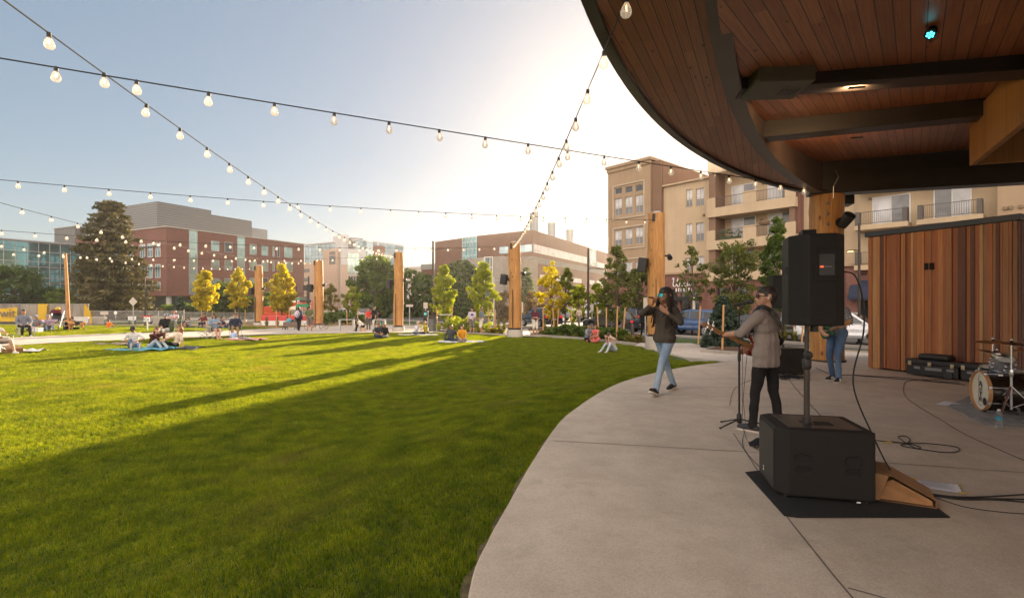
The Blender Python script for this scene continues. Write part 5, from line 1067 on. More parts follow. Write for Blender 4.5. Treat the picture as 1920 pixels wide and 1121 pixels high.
jb=MB(); jb.add([(-1.1,-.3,0),(1.1,-.3,0),(1.1,.3,0),(-1.1,.3,0),(-1.1,-.12,.35),(1.1,-.12,.35),(1.1,.12,.35),(-1.1,.12,.35),(-1.1,-.09,.85),(1.1,-.09,.85),(1.1,.09,.85),(-1.1,.09,.85)],[(0,1,5,4),(4,5,9,8),(1,2,6,5),(5,6,10,9),(2,3,7,6),(6,7,11,10),(3,0,4,7),(7,4,8,11),(8,9,10,11)]); o=jb.build('concrete_barrier',M('barrier_pale',(.5,.49,.47),.7),None,loc=G(153,609),bevel=.02); o.scale=(.62,.8,.9); tag(o,'white concrete road barrier beyond the dog','barrier')
for i,(px,wh) in enumerate(((186,'left of the marker post'),(300,'behind the man with the backpack'))):
    o=MB().box(-.6,.6,-.2,.2,0,.75).build('concrete_barrier',m_kerb,None,loc=G(px,608),bevel=.05); tag(o,'low grey concrete block at the fence '+wh,'barrier')
# rails, bins, pay station, bike, wagon
def rail(label,pa,pb,h):
    a,b=G(*pa),G(*pb); o=thing('low_rail',label,'rail',a); d=b-a; MB().box(-.06,.06,-.06,.06,-.02,h).build('rail_post',m_galv,o); q=MB(); q.box(d.x-.06,d.x+.06,d.y-.06,d.y+.06,-.02,h); q.build('rail_post',m_galv,o); MB().bar((0,0,h),(d.x,d.y,h),.08,.05).build('rail_bar',m_galv,o)
rail('low pale metal rail left of the bending woman',(637,622),(663,622.5),.85); rail('low pale metal rail behind the two seated friends',(700,622),(722,622),.85)
bi=thing('litter_bin','grey litter bin between the yellow topped woman and the bed','bin',G(811,622)); MB().lathe([(.27,0),(.29,.85),(.30,.86),(.30,.92),(.2,.95)],18).build('body',M('bin_grey',(.12,.125,.13),.6,.2,.1),bi,smooth=True); MB().box(-.36,.36,-.3,.3,1.02,1.06).build('lid',m_pole,bi,bevel=.02); mb=MB()
for a in (-.26,.26): mb.box(a-.02,a+.02,-.02,.02,.9,1.03)
mb.build('lid_support',m_pole,bi)
ps=thing('pay_station','black parking pay station in front of the dark trees','pay station',G(798,616)); MB().box(-.17,.17,-.13,.13,0,.85).build('plinth',m_black,ps,bevel=.02); mb=MB(); mb.prism([(-.2,-.15),(.2,-.15),(.2,.15),(-.2,.15)],.85,1.45); mb.build('cabinet',m_black,ps,bevel=.03); MB().box(-.1,.1,-.158,-.151,1.12,1.28).build('screen',M('screen_teal',(.05,.2,.2),.3,emit=(.05,.3,.28),es=.6),ps)
# bollard posts beside the bed
for px,py,wh in ((967+180,632,'between the grey saloon and the couple'),(1166,636,'left of the pale parking sign'),(1186,640,'nearest the large log column')):
    o=MB().lathe([(.09,0),(.09,.9),(.06,.95),(.001,.96)],14).build('bollard',m_pole,None,loc=G(px,py),smooth=True); tag(o,'short dark bollard '+wh,'bollard')
def wheel(par,p,r,ax='Y',w_=.03,name='wheel',sp=14,mat=None,rot=0):
    M0=Matrix.Translation(p) @ Matrix.Rotation(rot,4,'Z') @ Matrix.Rotation(R(90),4,'X'); mb=MB(M0); k=24
    mb.grid(lambda u,v:((r+w_*.5*math.cos(v*6.2832))*math.cos(u*6.2832),(r+w_*.5*math.cos(v*6.2832))*math.sin(u*6.2832),w_*.5*math.sin(v*6.2832)),k,6); o=mb.build(name,m_black,par,smooth=True); mb=MB(M0)
    for i in range(sp): a=2*math.pi*i/sp; mb.tube([(0,0,.015*(-1)**i),(r*math.cos(a),r*math.sin(a),0)],.0035,3)
    mb.lathe([(.02,-.03),(.02,.03)],8); mb.build('spokes',m_galv,o); return o
bk=thing('bicycle','bicycle leaning against the second log column','bicycle',G(593,619.5),R(12)); wheel(bk,(-.52,0,.33),.31); wheel(bk,(.52,0,.33),.31); mb=MB(); fr=M('bike_red',(.30,.05,.04),.35,.3,.1)
for a,b in (((-.52,0,.33),(-.08,0,.30)),((-.08,0,.30),(-.2,0,.82)),((-.52,0,.33),(-.17,0,.74)),((-.08,0,.3),(.34,0,.70)),((-.17,0,.74),(.33,0,.80)),((.32,0,.86),(.52,0,.33))): mb.tube([a,b],.017,6)
mb.build('frame',fr,bk); MB().ell((-.21,0,.86),(.13,.06,.035),10,6).build('saddle',m_black,bk,smooth=True); MB().tube([(.30,0,.86),(.30,0,.98),(.38,.22,1.0),(.30,.26,.98)],.013,6).build('handlebar',m_black,bk); MB().tube([(.30,0,.98),(.38,-.22,1.0),(.30,-.26,.98)],.013,6).build('handlebar',m_black,bk); MB().lathe([(.09,-.005),(.09,.005)],16,Matrix.Translation((-.08,.03,.3)) @ Matrix.Rotation(R(90),4,'X')).build('chainring',m_steel,bk)
wg=thing('hand_wagon','grey folding hand wagon loaded with bags beside the walking woman','wagon',G(546,619),R(8)); MB().box(-.5,.5,-.28,.28,.28,.62).build('body',M('wagon_cloth',(.16,.12,.10),.85,var=.25),wg,bevel=.03)
for sx in (-.42,.42):
    for sy in (-.26,.26): wheel(wg,(sx,sy,.13),.11,w_=.05,sp=6)
MB().tube([(.5,0,.35),(.72,0,.75),(.78,0,1.0)],.016,6).build('handle',m_black,wg); mb=MB(); mb.ell((-.15,0,.7),(.22,.2,.18),10,7); mb.build('bag',M('bag_teal',(.08,.32,.42),.7),wg,smooth=True); MB().ell((.22,.02,.68),(.18,.2,.15),10,7).build('bag',m_black,wg,smooth=True)
# orange plant machine and barrier
om=M('machine_orange',(.62,.085,.02),.5,var=.12); mc=thing('orange_machine','orange construction lift parked behind the brightest golden tree','construction machine',W(524,0,52).xy.to_3d(),R(10))
MB().box(-2.2,1.0,-.7,.7,.45,1.15).build('chassis',om,mc,bevel=.08); MB().box(-1.9,-.6,-.6,.6,1.152,1.7).build('engine_cover',om,mc,bevel=.06); MB().bar((-.5,0,1.6),(2.6,0,2.1),.3,.35).build('boom',om,mc,bevel=.02); mb=MB()
for x in (2.3,3.2):
    for y in (-.4,.4): mb.box(x-.03,x+.03,y-.03,y+.03,1.3,2.3)
mb.box(2.3,3.2,-.43,.43,1.3,1.36); mb.box(2.3,3.2,-.43,-.39,2.26,2.3); mb.box(2.3,3.2,.39,.43,2.26,2.3); mb.build('basket',om,mc)
for x in (-1.7,.5):
    for y in (-.72,.72): MB().lathe([(.2,-.13),(.42,-.13),(.45,-.08),(.45,.08),(.42,.13),(.2,.13)],16,Matrix.Translation((x,y,.45)) @ Matrix.Rotation(R(90),4,'X')).build('wheel',m_black,mc,smooth=True)
bb=thing('water_barrier','red and white plastic barrier below the golden tree','barrier',G(531,610.5)); mb=MB(); mb.box(-2.2,2.2,-.2,.2,.0,.45); mb.build('base',m_white,bb,bevel=.05); MB().box(-2.2,2.2,-.15,.15,.452,.95).build('panel',M('barrier_red',(.55,.06,.06),.6,var=.15),bb,bevel=.05)
ts=thing('traffic_signal','black traffic signal heads left of the second log column','traffic light',(W(579,0,47).x,47,0)); MB().lathe([(.09,0),(.07,4.6)],10).build('pole',m_pole,ts); MB().box(-.5,.2,-.14,.14,3.25,3.75).build('signal_head',m_black,ts,bevel=.03); MB().box(-.8,.2,-.12,.12,2.15,2.35).build('sign_board',m_black,ts,bevel=.02)

# ---------------------------------------------------------------- vehicles
m_tyre=M('tyre',(.018,.018,.018),.85,var=.15); m_rim=M('rim_alloy',(.45,.45,.46),.3,.8,.06); m_cglass=m_pane('car_glass',(.03,.035,.04),.9,.03); m_tail=M('tail_red',(.45,.02,.02),.25,var=.03,emit=(.6,.03,.02),es=.25); m_headl=M('headlamp',(.75,.75,.75),.12,.2,.03); m_plate=M('plate',(.6,.6,.58),.5,var=.05)
def paint(n,c):
    if n in MATS: return MATS[n]
    m=M(n,c,.28,.25,.04,2); m.node_tree.nodes['Principled BSDF'].inputs['Coat Weight'].default_value=.8; return m
def car(label,loc,rz,mat,kind='suv',cat='car'):
    o=thing('parked_car',label,cat,loc,rz,'vehicles parked along the street'); L=4.55; wd=.90; wr=.345; wx=(-1.32,1.36)
    if kind=='suv': low=[(-2.24,.42),(-2.26,.9),(-2.2,1.02),(1.05,1.04),(1.9,.94),(2.24,.78),(2.27,.42)]; cab=[(-2.17,1.0),(-1.98,1.58),(-1.6,1.66),(-.1,1.68),(.35,1.60),(1.12,1.02)]; wins=[[(-1.95,1.08),(-1.80,1.48),(-1.15,1.55),(-1.15,1.08)],[(-1.06,1.08),(-1.06,1.56),(-.22,1.58),(-.22,1.08)],[(-.12,1.08),(-.12,1.58),(.30,1.52),(.92,1.08)]]
    elif kind=='van': low=[(-2.4,.42),(-2.42,1.1),(-2.36,1.2),(1.3,1.2),(2.0,1.02),(2.24,.8),(2.27,.42)]; cab=[(-2.38,1.18),(-2.3,2.0),(-2.1,2.1),(.4,2.1),(.8,1.95),(1.45,1.18)]; wins=[[(.0,1.25),(.0,1.8),(.72,1.78),(1.2,1.25)]]
    else: low=[(-2.28,.42),(-2.3,.85),(-2.2,.98),(-1.3,1.0),(1.0,.98),(1.95,.86),(2.26,.7),(2.28,.42)]; cab=[(-1.95,.97),(-1.15,1.38),(-.7,1.44),(-.05,1.43),(.3,1.36),(1.15,.96)]; wins=[[(-1.55,1.02),(-1.0,1.31),(-.72,1.34),(-.72,1.02)],[(-.64,1.02),(-.64,1.35),(.02,1.35),(.02,1.02)],[(.10,1.02),(.10,1.34),(.30,1.29),(.92,1.02)]]
    bot=[(2.27,.30)]
    for cx in sorted(wx,reverse=True): bot+=[(cx+.42*math.cos(R(a)),.34+.42*math.sin(R(a))) for a in range(0,181,20)]
    bot=[(x,max(z,.24)) for x,z in bot]+[(-2.24,.30)]
    out=low+bot; n=len(out); mb=MB(); vs=[]
    for sy,ins in ((-1,0),(1,0)): vs+=[(x,sy*(wd-(.06 if z>.9 else (.03 if z<.4 else 0))),z) for x,z in out]
    mb.add(vs,[tuple(range(n-1,-1,-1)),tuple(range(n,2*n))]+[(i,(i+1)%n,n+(i+1)%n,n+i) for i in range(n)]); mb.build('body',mat,o,bevel=.05,seg=2)
    n=len(cab); z0=cab[0][1]; z1=max(z for _,z in cab); iy=lambda z: wd-.07-.20*(z-z0)/(z1-z0); mb=MB(); vs=[]
    for sy in (-1,1): vs+=[(x,sy*iy(z),z) for x,z in cab]
    mb.add(vs,[tuple(range(n-1,-1,-1)),tuple(range(n,2*n))]+[(i,(i+1)%n,n+(i+1)%n,n+i) for i in range(n)]); cb=mb.build('cabin',mat,o,bevel=.05,seg=2)
    for w_ in wins:
        for sy in (-1,1): 
            q=[(x,sy*(iy(z)+.012),z) for x,z in w_]; q=q if sy<0 else q[::-1]; MB().quad(*q).build('window',m_cglass,cb)
    def slope(a,b,nm,s0,s1):
        (xa,za),(xb,zb_)=a,b; d=Vector((xb-xa,0,zb_-za)); nrm=Vector((-(zb_-za),0,xb-xa)).normalized(); nrm=nrm if (nrm.x*(1 if xa>0 or xb>.3 else -1))>0 else -nrm; P=lambda s:Vector((xa,0,za))+d*s+nrm*.014; p0,p1=P(s0),P(s1); MB().quad((p0.x,-iy(p0.z)+.09,p0.z),(p0.x,iy(p0.z)-.09,p0.z),(p1.x,iy(p1.z)-.09,p1.z),(p1.x,-iy(p1.z)+.09,p1.z)).build(nm,m_cglass,cb)
    slope(cab[-1],cab[-2],'windscreen',.1,.92); slope(cab[0],cab[1],'rear_window',.12,.85)
    for cx in wx:
        for sy in (-1,1):
            M0=Matrix.Translation((cx,sy*(wd-.13),.34)) @ Matrix.Rotation(R(90)*(1 if sy<0 else -1),4,'X'); wl=MB(M0).lathe([(.2,-.1),(wr-.03,-.11),(wr,-.07),(wr,.07),(wr-.03,.11),(.23,.115)],22,None,False).build('wheel',m_tyre,o,smooth=True); mb=MB(M0); mb.lathe([(.0,.10),(.05,.105),(.05,.09),(.21,.07),(.235,.115)],22,None,False)
            for k in range(5): a=k*1.2566; mb.bar((.03*math.cos(a),.03*math.sin(a),.105),(.22*math.cos(a),.22*math.sin(a),.11),.05,.02)
            mb.build('rim',m_rim,wl)
    zt=1.12 if kind=='suv' else (.80 if kind=='car' else 1.0); xr=-2.27 if kind!='van' else -2.43
    for sy in (-1,1):
        mb=MB(); mb.obox((xr+.05,sy*(wd-.19),zt-.2 if kind!='car' else zt),(.16,.30,.22 if kind=='suv' else .16)); mb.build('tail_light',m_tail,o,bevel=.02); mb=MB(); mb.obox((2.12,sy*(wd-.22),.74),(.26,.34,.12),ry=.2); mb.build('headlight',m_headl,o,bevel=.02); mb=MB(); mb.obox((.85,sy*(wd+.05),1.08),(.12,.16,.1)); mb.build('mirror',mat,o,bevel=.03)
    MB().obox((xr-.005,0,.72),(.02,.4,.14)).build('licence_plate',m_plate,o); mb=MB(); mb.obox((xr+.03,0,.36),(.14,1.7,.16)); mb.build('bumper',m_black,o,bevel=.04); return o
rd=math.atan2(RD.y,RD.x)
def at_c(px,d): p=W(px,0,d); return (p.x,d,-.01)
navy=paint('paint_navy',(.035,.045,.075)); charc=paint('paint_charcoal',(.05,.055,.065)); white_=paint('paint_white',(.62,.64,.68)); blue_=paint('paint_blue',(.05,.11,.25)); black_=paint('paint_black',(.014,.014,.016)); silv=paint('paint_silver',(.40,.40,.42)); red_=paint('paint_orange',(.5,.10,.03))
car('dark hatchback seen from behind right of the maroon shirted man',at_c(1012,44),rd+R(168),navy,'suv'); car('grey saloon with a red tail lamp beyond the seated couple',at_c(1150,36.5),rd+R(176),charc,'car'); car('dark blue estate car parked beyond the grey saloon',at_c(1165,43),rd+R(180),navy,'suv')
car('blue car parked behind the spruce and the singer',at_c(1300,33),rd+R(178),blue_,'suv'); car('dark saloon seen behind the microphone stand',at_c(1408,30.5),rd+R(178),charc,'car'); car('white compact suv beside the cedar shed',at_c(1588,25.6),rd+R(4),white_,'suv'); car('white car nose hidden by the large log column',at_c(1236,38),rd+R(178),white_,'car'); car('black car parked behind the second loudspeaker',at_c(1482,28.2),rd+R(178),black_,'suv')
car('white car parked beyond the bed right of the second log column',at_c(646,57),R(190),white_,'car'); car('black car with orange load right of the white parked car',at_c(676,60),R(186),black_,'car'); car('white van in the sunlit street gap',at_c(1115,62),rd+R(170),white_,'van','van'); car('silver suv beside the farthest log column',at_c(472,66),R(-75),silv,'suv'); car('parked car far along the sunlit street',at_c(1068,58),rd+R(175),silv,'car')
# ---------------------------------------------------------------- people: one remeshed skin surface per body, materials by body region
V = Vector
def m_skin(name,c):
    t=NT(name); t.set(Roughness=.5); t.b.inputs['Subsurface Weight'].default_value=.12; t.b.inputs['Subsurface Radius'].default_value=(.02,.008,.004); nz=t.noise(9); t.col(t.ramp(nz,[(.3,tuple(v*.86 for v in c)),(.7,tuple(min(1,v*1.08) for v in c))])); MATS[name]=t.m; return t.m
SK={'light':m_skin('skin_light',(.52,.28,.19)),'tan':m_skin('skin_tan',(.40,.20,.12)),'brown':m_skin('skin_brown',(.34,.165,.095)),'pale':m_skin('skin_pale',(.60,.36,.26))}
def cloth(name,c,var=.16,scale=9,kind=None,c2=None):
    if 'cloth_'+name in MATS: return MATS['cloth_'+name]
    t=NT('cloth_'+name); o=t.coord(); nz=t.noise(scale,o,5); k=t.ramp(nz,[(.3,tuple(v*(1-var) for v in c)),(.7,tuple(min(1,v*(1+var)) for v in c))])
    if kind=='plaid':
        x,y,z=t.sep(o); a=t.math('GREATER_THAN',t.math('SINE',t.math('MULTIPLY',t.math('ADD',x,y),70)),.2); b=t.math('GREATER_THAN',t.math('SINE',t.math('MULTIPLY',z,70)),.2); k=t.mix(t.math('MULTIPLY',t.math('ADD',a,b),.4),k,c2)
    if kind=='blotch': k=t.mix(t.ramp(t.noise(14,o,3),[(.48,(0,0,0)),(.54,(1,1,1))]),k,c2)
    if kind=='denim':
        w_=t.noise(2.2,t.vmap(o,(1.5,1.5,.6)),4); k=t.mix(t.ramp(w_,[(.42,(0,0,0)),(.72,(.75,.75,.75))]),k,c2)
    t.col(k); fine=t.noise(160,o,2); fold=t.noise(7,t.vmap(o,(1,1,.55)),3); t.bump(t.math('ADD',t.math('MULTIPLY',fine,.12),fold),.5,.02); t.set(Roughness=.88); t.b.inputs['Specular IOR Level'].default_value=.2; MATS['cloth_'+name]=t.m; return t.m
HAIR={'black':M('hair_black',(.014,.011,.010),.5,var=.4,scale=40),'brown':M('hair_brown',(.06,.03,.015),.5,var=.4,scale=40),'blond':M('hair_blond',(.42,.25,.10),.5,var=.3,scale=40),'grey':M('hair_grey',(.40,.36,.32),.55,var=.25,scale=40),'red':M('hair_red',(.16,.035,.03),.5,var=.35,scale=40),'auburn':M('hair_auburn',(.22,.085,.03),.5,var=.35,scale=40)}
m_eye=M('eye_dark',(.02,.016,.014),.15,var=0)
def remesh(prims,voxel,name,mats,keys,parent,smooth_it=3,bias=None,fold=0.0,loc=(0,0,0),post=None):
    mb=MB()
    for a,b,ra,rb,k in prims:
        a,b=V(a),V(b); L=(b-a).length
        nseg=12 if max(ra,rb)>.03 else 8
        if L<1e-5: mb.ell(a,(ra,ra,ra),nseg,8); continue
        mb.tube([a,b],[ra,rb],nseg,True); mb.ell(a,(ra,)*3,nseg,7); mb.ell(b,(rb,)*3,nseg,7)
    me=bpy.data.meshes.new('tmp'); me.from_pydata(mb.v,[],mb.f); o=bpy.data.objects.new('tmp',me); COL.objects.link(o)
    r=o.modifiers.new('r','REMESH'); r.mode='VOXEL'; r.voxel_size=voxel; r.adaptivity=0; s=o.modifiers.new('s','SMOOTH'); s.factor=.5; s.iterations=smooth_it
    dg=bpy.context.evaluated_depsgraph_get(); me2=bpy.data.meshes.new_from_object(o.evaluated_get(dg)); bpy.data.objects.remove(o); bpy.data.meshes.remove(me); me2.name=name
    me2.materials.clear()
    for m in mats: me2.materials.append(m)
    n=len(me2.polygons); c=np.empty(n*3); me2.polygons.foreach_get('center',c); c=c.reshape(-1,3)
    if len(mats)>1:
        best=np.full(n,1e9); idx=np.zeros(n,int)
        for a,b,ra,rb,k in prims:
            a=np.array(a); ab=np.array(b)-a; L2=max(ab@ab,1e-10); t_=np.clip(((c-a)@ab)/L2,0,1); d=np.linalg.norm(c-a-t_[:,None]*ab,axis=1)-(ra+(rb-ra)*t_)
            if bias and k in bias: d=d-bias[k]
            m=d<best; best[m]=d[m]; idx[m]=keys.index(k)
        if post: idx=post(c,idx)
        me2.polygons.foreach_set('material_index',idx.astype(np.int32))
    if fold:
        nv=len(me2.vertices); co_=np.empty(nv*3); me2.vertices.foreach_get('co',co_); co_=co_.reshape(-1,3); no=np.empty(nv*3); me2.vertices.foreach_get('normal',no); no=no.reshape(-1,3)
        f=(1-np.abs(np.sin(co_[:,2]*13+co_[:,0]*16+np.sin(co_[:,1]*9+co_[:,2]*5)*1.5))*1.6)*.5+np.sin(co_[:,2]*27-co_[:,0]*19+co_[:,1]*24)*.35
        mask=np.zeros(nv)
        if len(mats)>1:
            ln=len(me2.loops); lv=np.empty(ln,np.int32); me2.loops.foreach_get('vertex_index',lv); li=np.repeat(idx,[p.loop_total for p in me2.polygons]); cl_=np.array([k in ('top','bottom') for k in keys],float); mask[lv]=cl_[li]
        else: mask[:]=1
        me2.vertices.foreach_set('co',(co_+no*(f*fold*mask)[:,None]).ravel())
    me2.polygons.foreach_set('use_smooth',[True]*n); me2.update(); ob=bpy.data.objects.new(name,me2); COL.objects.link(ob); ob.parent=parent; ob.location=loc; return ob
def ik(a,c,l1,l2,pole):
    a,c,pole=V(a),V(c),V(pole); d=c-a; L=min(d.length,(l1+l2)*.999); d.normalize(); x=(l1*l1-l2*l2+L*L)/(2*L); h=math.sqrt(max(0,l1*l1-x*x)); p=pole-a; p=p-d*p.dot(d)
    if p.length<1e-6: p=d.orthogonal()
    p.normalize(); return a+d*x+p*h, a+d*L
def hand(prims,wr,d,n,side,k=1.0,curl=.5,key='skin',lod=0,spread=1.0,thumb=.6,curls=None):
    """palm of four metacarpals, four fingers of unequal length bent towards n, thumb leaving the side near the wrist"""
    d=V(d).normalized(); n=V(n); n=(n-d*n.dot(d)).normalized(); l=d.cross(n)*side
    if lod: 
        prims.append((wr,wr+d*.085*k,.026*k,.034*k,key))
        for i in range(4): b=wr+d*.085*k+l*(-.027+.018*i)*k; prims.append((b,b+(d*math.cos(curl)+n*math.sin(curl))*(.06,.07,.065,.05)[i]*k,.0115*k,.010*k,key))
        prims.append((wr+d*.03*k-l*.03*k,wr+d*.075*k-l*.058*k+n*.02*k,.014*k,.011*k,key)); return
    for i in range(4):
        off=(-.033+.022*i)*spread; b0=wr+l*off*.45*k+d*.012*k; b1=wr+d*(.088,.094,.090,.080)[i]*k+l*off*k; prims.append((b0,b1,.0165*k,.0135*k,key)); p=b1; c=(curls[i] if curls else curl); ang=0
        for j,sg in enumerate(((.042,.027,.021),(.047,.030,.022),(.044,.028,.021),(.035,.021,.018))[i]):
            ang+=c*(.75,1.0,.8)[j]; dd=d*math.cos(ang)+n*math.sin(ang)+l*off*1.2; dd.normalize(); q=p+dd*sg*k; prims.append((p,q,(.0105,.0095,.0085)[j]*k,(.0098,.0088,.0075)[j]*k,key)); p=q
    t0=wr+d*.022*k-l*.026*k+n*.006*k; t1=t0+(d*.62-l*.70+n*.35*thumb).normalized()*.042*k; t2=t1+(d*.85-l*.35+n*.55*thumb).normalized()*.033*k; t3=t2+(d*.95-l*.05+n*.6*thumb).normalized()*.025*k
    prims.append((t0,t1,.018*k,.0125*k,key)); prims.append((t1,t2,.0122*k,.0105*k,key)); prims.append((t2,t3,.0104*k,.0085*k,key))
def person(label,loc,face=0,ht=1.72,P=(0,0,.95),lean=0,side=0,headyaw=0,headpitch=0,hands=None,elbows=None,feet=None,knees=None,toes=None,skin='light',hair='short',hc='brown',top=('tee_white',(.6,.6,.6)),sleeve=.45,bottom=('jeans',(.06,.08,.14)),leg=1.0,shoe=(.05,.05,.05),w=1.05,lod=1,voxel=None,cat='person',palms=None,curl=.5,hd=None,fold=None,extra=None,group=None,shoesole=None,neck_top=False,handdirs=None,curls=None,soft=False,hemz=None,headk=1.0):
    """local frame: person faces -y, +x is their left. face = degrees the body turns (0 to the camera, -90 to the picture's left)"""
    k=ht/1.75; o=thing('person',label,cat,loc,R(face),group); T=lambda v:V((v[0],-v[1],v[2]))*k
    P=T(P); ca,sa=math.cos(R(lean)),math.sin(R(lean)); u=V((math.sin(R(side)),-sa,ca*math.cos(R(side)))).normalized(); fw=V((0,-ca,-sa)).normalized(); l=V((1,0,0)); l=(l-u*l.dot(u)).normalized()
    nk=P+u*.515*k; sh=[P+u*.465*k+l*s_*.172*w**.5*k for s_ in (1,-1)]; hp=[P-u*.02*k+l*s_*.088*w**.5*k for s_ in (1,-1)]
    hy,hpit=R(headyaw),R(headpitch); hup=(u*.6+V((0,0,1))*.7).normalized(); hf=(fw*math.cos(hy)+l*math.sin(hy)); hf=(hf-hup*hf.dot(hup)).normalized(); hax=hup.cross(hf); q=Quaternion(hax,hpit); hf=q @ hf; hup=q @ hup; hl=hf.cross(hup)*-1; hl=hup.cross(hf)
    hc_=nk+u*.04*k+hup*.118*k*headk+hf*.022*k
    if hands is None: hands=[(.27,.05,.80),(-.27,.05,.80)]
    if elbows is None: elbows=[(.45,-.35,1.0),(-.45,-.35,1.0)]
    if feet is None: feet=[(.10,.02,.075),(-.10,.0,.075)]
    if knees is None: knees=[(.12,.8,.5),(-.12,.8,.5)]
    pr=[]; A=lambda a,b,ra,rb,key: pr.append((a,b,ra*k,rb*k,key))
    # torso
    wt=w
    A(hp[0]+u*.03*k,hp[1]+u*.03*k,.112*wt,.112*wt,'bottom'); A(P+u*.02*k+l*.03*k,P+u*.18*k,.115*wt,.108*wt,'top'); A(P+u*.10*k+l*.055*k,P+u*.10*k-l*.055*k,.108*wt,.108*wt,'top'); A(P+u*.20*k+l*.06*k,P+u*.20*k-l*.06*k,.104*wt,.104*wt,'top'); A(P+u*.31*k+l*.075*k,P+u*.31*k-l*.075*k,.108*wt**.6,.108*wt**.6,'top'); A(P+u*.40*k+l*.09*k,P+u*.40*k-l*.09*k,.098*wt**.6,.098*wt**.6,'top'); A(sh[0]-u*.005*k,sh[1]-u*.005*k,.062,.062,'top'); A(sh[0],nk-u*.01*k,.055,.055,'top'); A(sh[1],nk-u*.01*k,.055,.055,'top')
    A(nk-u*.02*k,hc_-hup*.07*k-hf*.02*k,.056,.052,'top' if neck_top else 'skin')
    if hemz:
        for q in range(10):
            a_=q*.6283; e_=l*(.100*math.cos(a_)*wt)+fw*(.058*math.sin(a_)*wt); A(P+u*.22*k+e_*k*.95,P-u*hemz*k+e_*1.14*k,.066,.070,'top')
    # head
    k0=k; k=k*headk
    A(hc_+hup*.025*k-hf*.015*k,hc_+hup*.02*k-hf*.03*k,.089,.085,'skin'); A(hc_+hup*.02*k+hf*.02*k,hc_-hup*.03*k+hf*.03*k,.072,.063,'skin'); A(hc_-hup*.075*k+hf*.048*k,hc_-hup*.055*k+hf*.02*k,.036,.05,'skin'); A(hc_-hup*.005*k+hf*.088*k,hc_-hup*.035*k+hf*.104*k,.012,.017,'skin'); A(hc_+hup*.022*k+hf*.085*k+hl*.028*k,hc_+hup*.022*k+hf*.085*k-hl*.028*k,.013,.013,'skin')
    A(hc_-hup*.062*k+hf*.083*k+hl*.014*k,hc_-hup*.062*k+hf*.083*k-hl*.014*k,.013,.013,'skin')
    for s_ in (1,-1): A(hc_-hup*.025*k+hl*.082*s_*k-hf*.012*k,hc_+hup*.022*k+hl*.088*s_*k-hf*.02*k,.013,.017,'skin')
    k=k0; anchors={}
    for i,s_ in enumerate((1,-1)):
        tgt=T(hands[i]); el,wr=ik(sh[i],tgt,.295*k,.262*k,T(elbows[i])); anchors['wrist%d'%i]=wr
        S=sh[i]; st=min(sleeve/.55,1)*1.0; f1=min(sleeve*2,1); f2=max(0,min((sleeve-.5)*2,1)); sc=.008 if not soft else .014
        if sleeve>0: A(S,S.lerp(el,f1),.060+sc,.050+(sc if f1<1 else 0)+.004,'top')
        if f1<1: A(S.lerp(el,f1),el,.047,.040,'skin')
        if f2>0: A(el,el.lerp(wr,f2),.049+sc*.5,.040+sc*.5-.008*f2,'top')
        if f2<1: A(el.lerp(wr,f2*.98),wr,.041-.008*f2,.027,'skin')
        d=(wr-el).normalized(); n=T(palms[i])-V((0,0,0)) if palms else (V((0,0,-1))*.6-l*s_*.8+fw*.25); dd=T(handdirs[i]) if handdirs and handdirs[i] else d
        cu=curl[i] if isinstance(curl,(list,tuple)) else curl
        hand(pr,wr,dd,n,s_,k,cu,'skin',lod,curls=curls[i] if curls else None)
        an=T(feet[i]); kn,an=ik(hp[i],an,.45*k,.42*k,T(knees[i])); tdir=T(toes[i]) if toes else V((s_*.15,-1,0))*k
        tdir=tdir.normalized(); anchors['ankle%d'%i]=an
        if leg>=.99:
            A(hp[i],kn,.092*w**.7,.062,'bottom'); A(kn,an,.060,.047,'bottom'); A(an+(kn-an)*.04,an,.050,.050,'bottom')
        elif leg>=.45:
            fl=(leg-.5)*2 if leg>.5 else 0; A(hp[i],kn,.094*w**.7,.072,'bottom')
            if fl>0: A(kn,kn.lerp(an,fl),.066,.062,'bottom')
            A(kn.lerp(an,fl),kn.lerp(an,.35),.055,.055,'skin'); A(kn.lerp(an,.3),an,.056,.036,'skin')
        else:
            A(hp[i],hp[i].lerp(kn,leg*2),.096*w**.7,.088,'bottom'); A(hp[i].lerp(kn,leg*2),kn,.078,.054,'skin'); A(kn,kn.lerp(an,.35),.052,.055,'skin'); A(kn.lerp(an,.3),an,.054,.036,'skin')
        ft_up=(V((0,0,1))-tdir*tdir.z).normalized(); hl_=an-ft_up*.035*k-tdir*.045*k; tp=an-ft_up*.042*k+tdir*.165*k
        A(an,an-ft_up*.02*k,.040,.042,'shoe'); A(hl_,an-ft_up*.03*k+tdir*.06*k,.036,.040,'shoe'); A(an-ft_up*.03*k+tdir*.06*k,tp,.042,.030,'shoe'); A(an-ft_up*.048*k+tdir*.11*k+l*.014*k,tp+l*.0,.030,.026,'shoe')
    mats=[SK[skin],cloth(*top),cloth(*bottom),M('shoe_%02d%02d%02d'%tuple(int(v*99) for v in shoe),shoe,.6,var=.2)]
    def hp_post(c,idx):
        h_=(c-np.array(P))@np.array(u); m=np.isin(idx,[1,2]); idx[m&(h_>-(hemz+.045)*k0)]=1; idx[m&(h_<=-(hemz+.045)*k0)]=2; return idx
    vx=voxel or (.0155 if lod else .0085)
    body=remesh(pr,vx,'body',mats,['skin','top','bottom','shoe'],o,3 if lod else 3,{'top':.007,'bottom':.004},fold if fold is not None else (.004 if lod else .0045),post=hp_post if hemz else None)
    # hair / headwear
    k=k*headk
    hp_=[]; B=lambda a,b,ra,rb: hp_.append((a,b,ra*k,rb*k,'h')); c0=hc_
